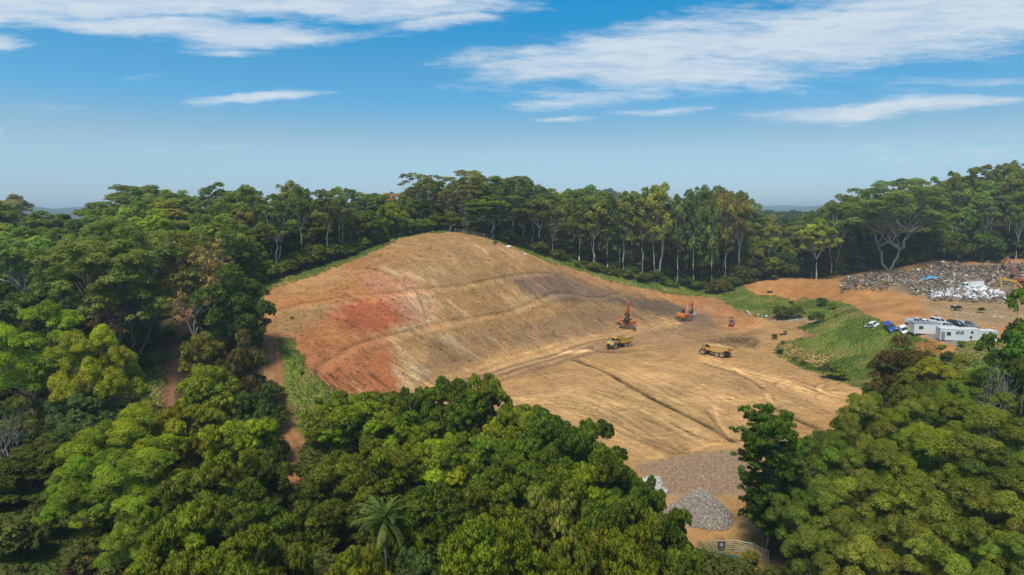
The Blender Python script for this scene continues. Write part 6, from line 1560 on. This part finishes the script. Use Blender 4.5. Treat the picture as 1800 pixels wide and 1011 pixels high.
def barrier():
    a = hit(1259, 984, 55, 120); b = hit(1300, 992, 55, 120); a = Vector(map(float, a)); b = Vector(map(float, b)); d = (b - a).normalized()
    e = empty('pipe_barrier', 'green pipe barrier with orange end feet in front of the fence', 'barrier', tuple(a))
    o0 = a; m = MB()
    for k in range(2): m.cyl(Vector((0, 0, .55 + .16 * k)), b - o0 + Vector((0, 0, .55 + .16 * k)), .1, n=10)
    m.build('rail', M_GRN, e)
    for q in (Vector((0, 0, 0)), b - o0):
        m = MB(); m.box(tuple(q + Vector((0, 0, .2))), (.5, .4, .45), top=(.5, .6), bev=.04); m.cyl(q + Vector((0, 0, .3)), q + Vector((0, 0, .85)), .06, n=8); m.build('foot', M_ORG, e)
    m = MB(); c = (b - o0) * .5; m.cyl(c + Vector((0, 0, .0)), c + Vector((0, 0, .6)), .04, n=6); m.build('prop', M_DK, e)
barrier()
# low post and wire fence behind the crest
def crest_fence():
    g = [P(u, v, D) for u, v, D in ((800, 404, 250), (815, 407, 252), (832, 411, 254), (850, 416, 256), (868, 423, 258))]; g = [Vector((float(q[0]), float(q[1]), gz(q[0], q[1]))) for q in g]; o0 = g[0]
    e = empty('rail_fence', 'low wooden rail fence just behind the crest of the slope', 'fence', tuple(o0))
    for p in g: m = MB(); m.cyl(p - o0 + Vector((0, 0, -.3)), p - o0 + Vector((0, 0, 1.5)), .09, n=6); m.build('post', BARK_GREY, e)
    m = MB()
    for k in (.6, 1.2):
        for a, b in zip(g[:-1], g[1:]): m.cyl(a - o0 + Vector((0, 0, k)), b - o0 + Vector((0, 0, k)), .05, n=5)
    m.build('rail', BARK_GREY, e)
crest_fence()

# ------------------------------------------------------------------ palm
def palm(x, y, h):
    e = empty('palm_tree', 'feather-leaved palm poking up between the front wattles', 'palm tree', (x, y, gz(x, y)))
    rs_ = np.random.RandomState(9); m = MB(); m.tube([(0, 0, -1), (.1, .05, h * .4), (.05, 0, h * .8), (0, 0, h)], [.22, .17, .15, .16], 10); m.build('trunk', BARK_GREY, e)
    m = MB(); m.tube([(0, 0, h - .1), (0, 0, h + .5), (0, 0, h + 1.0)], [.2, .17, .1], 8); m.build('crownshaft', simple('crownshaft', (.12, .20, .05), .5, dirt=0), e)
    for k in range(20):
        V, Q, T, N = [], [], [], []; az = k * 2.4; el = rad([82, 72, 62, 48, 34, 16, -8][min(6, k // 3)]) + rs_.normal() * .08; L = rs_.uniform(2.7, 3.4); seg = 22; pos = np.array([0, 0, h + .7]); d_az = np.array([math.cos(az), math.sin(az), 0]); a = el; pts = [pos]
        for i in range(seg): a -= rad(2.2 + 2.4 * i / seg); pos = pos + (d_az * math.cos(a) + np.array([0, 0, math.sin(a)])) * L / seg; pts.append(pos)
        old = el < rad(8); sd_ = np.array([-math.sin(az), math.cos(az), 0])
        for i in range(2, seg + 1):
            t = i / seg; ll = .75 * math.sin(PI * (t * .86 + .1)) + .12; tang = unit((pts[i] - pts[i - 1])[None])[0]
            for s in (-1, 1):
                for q in range(2):
                    p0 = pts[i] - tang * q * .07; dr = unit((sd_ * s * .85 + tang * .5 + np.array([0, 0, .28 - .5 * t])+ rs_.normal(size=3) * .07)[None])[0]; p1 = p0 + dr * ll * .55; p2 = p1 + (dr + np.array([0, 0, -.55])) * ll * .45; wv_ = tang * .022; b = len(V)
                    V += [p0 - wv_, p0 + wv_, p1 + wv_, p1 - wv_, p2 + wv_ * .2, p2 - wv_ * .2]; Q += [(b, b + 1, b + 2, b + 3), (b + 3, b + 2, b + 4, b + 5)]; nn_ = unit(np.cross(dr, tang)[None])[0]; nn_ = nn_ if nn_[2] > 0 else -nn_
                    N += [nn_] * 6; T += [(np.clip((.15 if old else .5) + rs_.normal() * .06, 0, 1), np.clip(.6 + rs_.normal() * .12, 0, 1), 0, 1)] * 6
        rb = MB(); rb.tube([tuple(p) for p in pts], list(np.linspace(.045, .012, len(pts))), 4); nb = len(V); V += [np.array(p) for p in rb.v]; Q += [tuple(nb + i for i in f) for f in rb.f if len(f) == 4]; N += [np.array([0, 0, 1.])] * len(rb.v); T += [(.45, .75, 0, 1)] * len(rb.v)
        me = np_mesh('frond', np.array(V), np.array(Q), LEAF, {'tint': ('FLOAT_COLOR', 'POINT', np.array(T))}, np.array(N)); o = link(bpy.data.objects.new('frond', me), e); o.color = (.16, .22, .05, 1)
q = P(676, 930, 60); palm(q[0], 60.0, q[2] - gz(q[0], 60.0))

# ------------------------------------------------------------------ person in the yard
def person(x, y, yaw):
    J = {'pel': (0, 0, .95), 'spi': (0, .0, 1.15), 'che': (0, .02, 1.38), 'nec': (0, .01, 1.52), 'hed': (0, .02, 1.63), 'top': (0, .01, 1.75)}
    for s, n in ((-1, 'r'), (1, 'l')):
        J['hip' + n] = (s * .10, 0, .90); J['kne' + n] = (s * .12, .03 * s, .49); J['ank' + n] = (s * .13, .02 - .05 * s, .09); J['toe' + n] = (s * .14, .17 - .05 * s, .03); J['sho' + n] = (s * .19, 0, 1.43); J['elb' + n] = (s * .26, -.03, 1.14); J['wri' + n] = (s * .25, .10, .90); J['pal' + n] = (s * .245, .13, .83)
    E = [('pel', 'spi'), ('spi', 'che'), ('che', 'nec'), ('nec', 'hed'), ('hed', 'top')]
    R = {'pel': .14, 'spi': .125, 'che': .145, 'nec': .055, 'hed': .085, 'top': .06}
    for n in 'rl':
        E += [('pel', 'hip' + n), ('hip' + n, 'kne' + n), ('kne' + n, 'ank' + n), ('ank' + n, 'toe' + n), ('che', 'sho' + n), ('sho' + n, 'elb' + n), ('elb' + n, 'wri' + n), ('wri' + n, 'pal' + n)]
        R.update({'hip' + n: .095, 'kne' + n: .06, 'ank' + n: .042, 'toe' + n: .035, 'sho' + n: .065, 'elb' + n: .045, 'wri' + n: .03, 'pal' + n: .03})
        s = 1 if n == 'l' else -1
        for k in range(5):
            f = 'f%d%s' % (k, n); J[f] = (s * .245 + (k - 2) * .016, .15 + (.03 if k == 0 else 0), .745 + .012 * abs(k - 2)); E.append(('pal' + n, f)); R[f] = .009
    names = list(J); me = bpy.data.meshes.new('person'); me.from_pydata([J[k] for k in names], [(names.index(a), names.index(b)) for a, b in E], [])
    o = link(bpy.data.objects.new('person', me)); sk = o.modifiers.new('skin', 'SKIN'); sv_ = me.skin_vertices[0].data
    for i, k in enumerate(names): sv_[i].radius = (R[k], R[k])
    sv_[0].use_root = True; o.modifiers.new('sub', 'SUBSURF').levels = 1; o.modifiers['sub'].render_levels = 2
    m, nt, b, mo = nmat('figure'); tc = node(nt, 'ShaderNodeTexCoord'); s3 = node(nt, 'ShaderNodeSeparateXYZ'); nt.links.new(tc.outputs['Object'], s3.inputs[0])
    z_ = s3.outputs[2]; ax = mth(nt, 'ABSOLUTE', s3.outputs[0])
    c = mixc(nt, mth(nt, 'GREATER_THAN', z_, .97), (.035, .04, .06), (.62, .42, .38)); c = mixc(nt, mth(nt, 'GREATER_THAN', z_, 1.5), c, (.42, .24, .17)); c = mixc(nt, mth(nt, 'LESS_THAN', z_, .11), c, (.05, .035, .025))
    hand = mth(nt, 'MULTIPLY', mth(nt, 'GREATER_THAN', ax, .2), mth(nt, 'LESS_THAN', z_, 1.12)); c = mixc(nt, hand, c, (.42, .24, .17)); nt.links.new(c, b.inputs['Base Color']); b.inputs['Roughness'].default_value = .8; me.materials.append(m)
    hr = MB(); hr.lathe([(0, 1.80), (.09, 1.78), (.115, 1.70), (.115, 1.68), (.17, 1.675), (.17, 1.665), (.10, 1.665)], (0, .015, 0), 'Z', 16); hr.build('hard_hat', M_WHT, o, smooth_=True)
    fc = MB()
    for s in (-1, 1): fc.cyl((s * .033, .098, 1.635), (s * .033, .106, 1.635), .012, n=8); fc.box((s * .09, .02, 1.62), (.02, .04, .06))
    fc.prism([(-.012, 1.585), (.012, 1.585), (0, 1.63)], .095, .125); fc.box((0, .098, 1.563), (.05, .012, .01)); fc.build('face', M_DK if False else simple('face_tone', (.30, .16, .11), .7, dirt=0), o)
    o.location = (x, y, gz(x, y)); o.rotation_euler = (0, 0, yaw); tag(o, 'person in a pale shirt and dark trousers standing behind the parked cars', 'person'); return o
x, y, z = ground_at(1645, 559); person(x, y, rad(190))
# ------------------------------------------------------------------ labels for the rest of the trees
ORD = 'first second third fourth fifth sixth seventh eighth ninth tenth eleventh twelfth thirteenth fourteenth fifteenth sixteenth seventeenth eighteenth nineteenth twentieth'.split()
LAND = {'west forest': [(40, 'above the broad green layered tree'), (200, 'beyond the huge spreading gum'), (345, 'beyond the pale sparse gum'), (430, 'beyond the dense dark green round tree')],
        'west ridge': [(480, 'over the west end of the upper bench'), (560, 'along the west shoulder of the slope'), (650, 'beside the pale-trunked gum of the grass verge'), (720, 'next to the bushy tree west of the crest')],
        'east edge': [(790, 'directly behind the slope crest'), (870, 'around the yellow-green gum east of the crest'), (945, 'beside the white forked trunk'), (1030, 'uphill from the folded excavator'), (1110, 'above the folded excavator'), (1200, 'above the digging excavator'), (1280, 'above the small roller')],
        'gap forest': [(1330, 'west of the skyline gap'), (1400, 'beneath the skyline gap')],
        'tip forest': [(1450, 'behind the orange earth mounds'), (1530, 'just west of the great pale-limbed gum'), (1620, 'just east of the great pale-limbed gum'), (1700, 'behind the box truck on the tip'), (1790, 'behind the tip excavators')],
        'west verge': [(480, 'below the dark pines'), (600, 'along the west shoulder verge'), (720, 'near the slope crest')], 'east verge': [(860, 'just past the slope crest'), (950, 'under the white forked trunk'), (1050, 'along the middle east verge'), (1150, 'above the dark clay fan'), (1260, 'above the pit end')],
        'tip verge': [(1320, 'beside the orange earth mound'), (1450, 'behind the orange earth mounds'), (1570, 'round the great pale-limbed gum'), (1680, 'behind the rubbish tip'), (1800, 'behind the tip excavators')],
        'small shrubs': [(300, 'beside the west dirt track'), (520, 'on the grass strip by the haul road'), (1380, 'on the eroded toe of the grass bank'), (1440, 'on the flat grass before the earth mounds'), (1700, 'round the white cabins'), (1270, 'by the wire fence'), (900, 'at the slope crest'), (1530, 'among the eastern trees')]}
LAND['east wood'] = [(u, t.replace('directly behind', 'well behind').replace('around', 'deep behind').replace('beside', 'deep behind').replace('uphill from', 'deep in the wood uphill from').replace('above', 'deep in the wood above')) for u, t in LAND['east edge']]
def shade(t):
    ch = [c for c in t['o'].children if c.name.startswith('crown')]
    if not ch: return 'bare'
    c = ch[0].color; g = c[1]; r = c[0] / max(c[1], 1e-3)
    return ('yellow-green' if r > .92 and g > .15 else 'pale olive' if r > .95 else 'brownish' if r > .9 else 'bright green' if g > .17 else 'dark green' if g < .11 else 'mid-green')
LOOK = {'gum': 'tall gum', 'column': 'narrow gum', 'airy': 'open-crowned gum', 'thin': 'sparse gum', 'spread': 'broad-crowned gum', 'round': 'bushy tree', 'farpine': 'pine', 'shrub': 'shrub', 'domed': 'domed tree', 'wattle': 'wattle', 'dead': 'dead tree'}
groups = {}
for t in PLANTED:
    if t['label']: continue
    L = LAND.get(t['region'], [(900, 'in the wood')])
    lm = min(L, key=lambda a: abs(a[0] - t['u']))[1]
    groups.setdefault((t['region'], lm, shade(t), LOOK[t['key']]), []).append(t)
used = set()
GRP = {'west forest': 'trees of the western forest', 'west ridge': 'trees along the west ridge', 'east edge': 'trees lining the east edge of the slope', 'east wood': 'trees deeper in the eastern wood', 'gap forest': 'trees under the skyline gap', 'tip forest': 'trees behind the rubbish tip',
       'west verge': 'shrubs on the west verge', 'east verge': 'shrubs on the east verge', 'tip verge': 'shrubs behind the tip', 'small shrubs': 'small shrubs on open ground'}
for (reg, lm, sh, lk), ts in groups.items():
    ts.sort(key=lambda t: t['y'])
    rows = max(1, (len(ts) + 5) // 6) if len(ts) > 6 else 1
    parts_ = np.array_split(np.arange(len(ts)), rows)
    for ri, ids in enumerate(parts_):
        sub = sorted([ts[i] for i in ids], key=lambda t: t['u'])
        depth = '' if rows == 1 else (['front-rank', 'mid-rank', 'back-rank'][ri] if rows == 3 else ['front-rank', 'back-rank'][ri] if rows == 2 else ORD[ri] + '-rank')
        for k, t in enumerate(sub):
            pos = '' if len(sub) == 1 else (ORD[k] + ' from the west')
            lab = ' '.join(w for w in (depth, sh, lk, lm) if w) + ((', ' + pos) if pos else '')
            t['o']['label'] = lab; t['o']['group'] = GRP[reg]
            if len(lab.replace(',', '').split()) > 16: lab = lab.replace(' from the west', ' from west').replace('the dense dark green round tree', 'the dark green round tree').replace('the great pale-limbed gum', 'the great gum')
            t['o']['label'] = lab; used.add(lab)
for t in PLANTED:
    if t['region'] == 'hero' and t['v'] > 640:
        t['o']['group'] = 'big trees of the near western clump' if t['u'] < 540 else 'wattles of the central clump' if t['u'] < 1230 else 'trees of the eastern mass'
# ------------------------------------------------------------------ light and sky
SUN_EL, SUN_AZ = rad(60), rad(-160)     # azimuth from +Y, clockwise positive: high, behind the camera and to its left
sd = bpy.data.lights.new('sun', 'SUN'); so = bpy.data.objects.new('sun', sd); C.objects.link(so)
sd.energy = 3.2; sd.angle = rad(14.0); sd.color = (1.0, 0.91, 0.77)
sdir = Vector((math.sin(SUN_AZ) * math.cos(SUN_EL), math.cos(SUN_AZ) * math.cos(SUN_EL), math.sin(SUN_EL)))
so.rotation_euler = sdir.to_track_quat('Z', 'Y').to_euler()
so.location = (0, 0, 300)
w = bpy.data.worlds.new('World'); SC.world = w; w.use_nodes = True
nt = w.node_tree; bg = nt.nodes['Background']
sky = node(nt, 'ShaderNodeTexSky', sky_type='NISHITA', sun_disc=False, sun_elevation=SUN_EL, sun_rotation=SUN_AZ, air_density=1.0, dust_density=0.6, ozone_density=2.5)
tcw = node(nt, 'ShaderNodeTexCoord')
sp = node(nt, 'ShaderNodeSeparateXYZ'); nt.links.new(tcw.outputs['Generated'], sp.inputs[0])
X, Y, Z = sp.outputs
# exaggerated elevation: a very clear dry-air sky that deepens quickly above the horizon
z2 = mth(nt, 'ADD', mth(nt, 'MULTIPLY', mth(nt, 'MAXIMUM', Z, 0.0), 2.6), 0.03)
cb = node(nt, 'ShaderNodeCombineXYZ'); nt.links.new(X, cb.inputs[0]); nt.links.new(Y, cb.inputs[1]); nt.links.new(z2, cb.inputs[2])
nv = node(nt, 'ShaderNodeVectorMath', operation='NORMALIZE'); nt.links.new(cb.outputs[0], nv.inputs[0]); nt.links.new(nv.outputs[0], sky.inputs['Vector'])
cr = node(nt, 'ShaderNodeValToRGB'); nt.links.new(Z, cr.inputs[0]); cr.color_ramp.interpolation = 'EASE'
for i_, (p_, c_) in enumerate(SKYRAMP):
    el = cr.color_ramp.elements[i_] if i_ < 2 else cr.color_ramp.elements.new(p_)
    el.position = p_; el.color = (*[q / 3 for q in c_], 1)
skyc = mixc(nt, 1.0, mixc(nt, 1.0, sky.outputs[0], cr.outputs[0], 'MULTIPLY'), (3, 3, 3), 'MULTIPLY')
# direction over +Y: a = x/y, e = z/y ; cirrus on a plane: (x/z, y/z)
ys = mth(nt, 'MAXIMUM', Y, 0.02)
a_ = mth(nt, 'DIVIDE', X, ys); e_ = mth(nt, 'DIVIDE', Z, ys)
ae = node(nt, 'ShaderNodeCombineXYZ'); nt.links.new(a_, ae.inputs[0]); nt.links.new(e_, ae.inputs[1])
zs = mth(nt, 'ADD', mth(nt, 'MAXIMUM', Z, 0.0), 0.035)
pl = node(nt, 'ShaderNodeCombineXYZ'); nt.links.new(mth(nt, 'DIVIDE', X, zs), pl.inputs[0]); nt.links.new(mth(nt, 'DIVIDE', Y, zs), pl.inputs[1])
def wn(vec, scale, det, ro, rot=0.0, sc=(1, 1, 1), dist=0.0, off=(0, 0, 0)):
    mpn = node(nt, 'ShaderNodeMapping'); mpn.inputs['Rotation'].default_value = (0, 0, rot); mpn.inputs['Scale'].default_value = sc; mpn.inputs['Location'].default_value = off
    nt.links.new(vec, mpn.inputs['Vector'])
    n = node(nt, 'ShaderNodeTexNoise', i_Scale=scale, i_Detail=float(det), i_Roughness=ro); n.inputs['Distortion'].default_value = dist
    nt.links.new(mpn.outputs[0], n.inputs['Vector']); return n
# warp of the cloud outlines
wv = wn(ae.outputs[0], 9.0, 5, .6, sc=(0.45, 1, 1))
wsub = node(nt, 'ShaderNodeVectorMath', operation='SUBTRACT'); nt.links.new(wv.outputs[1], wsub.inputs[0]); wsub.inputs[1].default_value = (.5, .5, .5)
wmul = node(nt, 'ShaderNodeVectorMath', operation='MULTIPLY'); nt.links.new(wsub.outputs[0], wmul.inputs[0]); wmul.inputs[1].default_value = (0.16, 0.045, 0)
wae = node(nt, 'ShaderNodeVectorMath', operation='ADD'); nt.links.new(ae.outputs[0], wae.inputs[0]); nt.links.new(wmul.outputs[0], wae.inputs[1])
def cloud(u0, v0, u1, v1, half, k=1.0):
    """elongated cloud from (u0, v0) to (u1, v1) with half thickness (photograph pixels), as a direction-space ellipse"""
    cx, cy = ((u0 + u1) / 2 - 900) / FPX, (370 - (v0 + v1) / 2) / FPX
    L = math.hypot(u1 - u0, v1 - v0) / 2 / FPX; an = math.atan2(-(v1 - v0), u1 - u0)
    mpn = node(nt, 'ShaderNodeMapping', vector_type='TEXTURE'); mpn.inputs['Location'].default_value = (cx, cy, 0); mpn.inputs['Rotation'].default_value = (0, 0, an); mpn.inputs['Scale'].default_value = (L, half / FPX, 1)
    nt.links.new(wae.outputs[0], mpn.inputs['Vector'])
    ln = node(nt, 'ShaderNodeVectorMath', operation='LENGTH'); nt.links.new(mpn.outputs[0], ln.inputs[0])
    q = mth(nt, 'SUBTRACT', 1.0, ln.outputs['Value'])
    return mth(nt, 'MULTIPLY', mth(nt, 'ADD', q, 0.0), k)
CL = [(760, 140, 1500, 50, 55, 1.2), (1000, 110, 2300, -30, 85, 1.4), (880, 150, 1500, 120, 50, 1.0), (1200, 60, 2300, 40, 60, 1.1), (1300, 10, 2200, -60, 80, 1.3), (900, 190, 1130, 180, 14, .6),
      (1200, 222, 1900, 170, 17, .95), (1060, 208, 1240, 192, 11, .55), (910, 219, 1050, 212, 8, .6),
      (-200, -10, 800, 15, 50, 1.5), (-300, 30, 260, 15, 40, 1.3), (380, -5, 920, 38, 42, 1.5), (-200, 72, 120, 82, 22, 1.3), (0, 48, 660, 70, 18, 1.1), (250, 85, 640, 66, 30, 1.3), (300, 98, 520, 100, 12, .8), (660, 68, 910, 42, 15, 1.0),
      (340, 190, 570, 172, 10, .7), (290, 262, 470, 258, 8, .4), (60, 195, 260, 203, 7, .25), (240, 150, 310, 150, 6, .25), (1550, 160, 1850, 150, 10, .3), (0, 232, 20, 240, 7, .3), (1450, 275, 2000, 255, 20, .3)]
acc = None
for c_ in CL:
    q = cloud(*c_)
    acc = q if acc is None else mth(nt, 'MAXIMUM', acc, q)
n1 = wn(wae.outputs[0], 7.0, 12, .72, rot=0.10, sc=(0.5, 3.4, 1)).outputs[0]
n2 = wn(pl.outputs[0], 1.6, 8, .7, rot=0.5, sc=(.5, 2.0, 1), dist=.5).outputs[0]
n3 = wn(ae.outputs[0], 60.0, 4, .6, rot=1.15, sc=(.35, 1.6, 1), dist=.3).outputs[0]
nn = mth(nt, 'ADD', mth(nt, 'MULTIPLY', mth(nt, 'SUBTRACT', n1, .5), 3.2), mth(nt, 'MULTIPLY', mth(nt, 'SUBTRACT', n2, .5), 1.5))
nn = mth(nt, 'ADD', nn, mth(nt, 'MULTIPLY', mth(nt, 'SUBTRACT', n3, .5), .7))
dens = mth(nt, 'ADD', mth(nt, 'MULTIPLY', acc, 1.35), nn)
front = mth(nt, 'MULTIPLY', dens, mth(nt, 'GREATER_THAN', acc, -0.45))
mr = node(nt, 'ShaderNodeMapRange', interpolation_type='SMOOTHSTEP'); mr.inputs[1].default_value = -0.1; mr.inputs[2].default_value = 1.15; mr.inputs[3].default_value = 0; mr.inputs[4].default_value = 0.86
nt.links.new(dens, mr.inputs[0])
onf = node(nt, 'ShaderNodeMapRange', interpolation_type='SMOOTHSTEP'); onf.inputs[1].default_value = 0.02; onf.inputs[2].default_value = 0.2; nt.links.new(Y, onf.inputs[0])
# clouds over the rest of the sky
mr2 = node(nt, 'ShaderNodeMapRange', interpolation_type='SMOOTHSTEP'); mr2.inputs[1].default_value = 0.5; mr2.inputs[2].default_value = 0.75; mr2.inputs[3].default_value = 0; mr2.inputs[4].default_value = 0.8
nt.links.new(wn(pl.outputs[0], .7, 8, .6, rot=.6, sc=(.6, 1.8, 1), dist=.4).outputs[0], mr2.inputs[0])
cov = node(nt, 'ShaderNodeMix', data_type='FLOAT'); nt.links.new(onf.outputs[0], cov.inputs[0]); nt.links.new(mth(nt, 'MULTIPLY', mr2.outputs[0], mth(nt, 'GREATER_THAN', Z, 0.0)), cov.inputs[2])
fib = wn(wae.outputs[0], 22.0, 8, .7, rot=.14, sc=(.3, 2.6, 1), dist=.3).outputs[0]
nt.links.new(mth(nt, 'MULTIPLY', mr.outputs[0], mth(nt, 'ADD', .12, mth(nt, 'MULTIPLY', fib, 1.6), clamp=True)), cov.inputs[3])
fin = mixc(nt, cov.outputs[0], skyc, CLOUDC)
nt.links.new(fin, bg.inputs['Color']); bg.inputs['Strength'].default_value = 0.15
SC.view_settings.view_transform = 'Standard'; SC.view_settings.look = 'None'; SC.view_settings.exposure = 0.29; SC.view_settings.gamma = 1.0
w.cycles.sampling_method = 'MANUAL'; w.cycles.sample_map_resolution = 512
SC.cycles.max_bounces = 6; SC.cycles.diffuse_bounces = 3; SC.cycles.transmission_bounces = 4; SC.cycles.transparent_max_bounces = 8; SC.cycles.glossy_bounces = 2; SC.cycles.volume_bounces = 1
SC.cycles.sample_clamp_indirect = 5
# ------------------------------------------------------------------ haze
if HAZE > 0:
    hb = MB(); hb.box((0, 6250, -20), (19000, 17000, 270))
    hm = bpy.data.materials.new('air_haze'); hm.use_nodes = True; hn = hm.node_tree
    for n_ in list(hn.nodes):
        if n_.type == 'BSDF_PRINCIPLED': hn.nodes.remove(n_)
    pv = hn.nodes.new('ShaderNodeVolumePrincipled'); pv.inputs['Color'].default_value = (0.74, 0.87, 1.0, 1); pv.inputs['Density'].default_value = HAZE; pv.inputs['Anisotropy'].default_value = 0.2
    hn.links.new(pv.outputs[0], hn.nodes['Material Output'].inputs['Volume'])
    ho = hb.build('haze', hm); ho['kind'] = 'stuff'; tag(ho, 'pale blue haze in the air over the valley', 'haze')
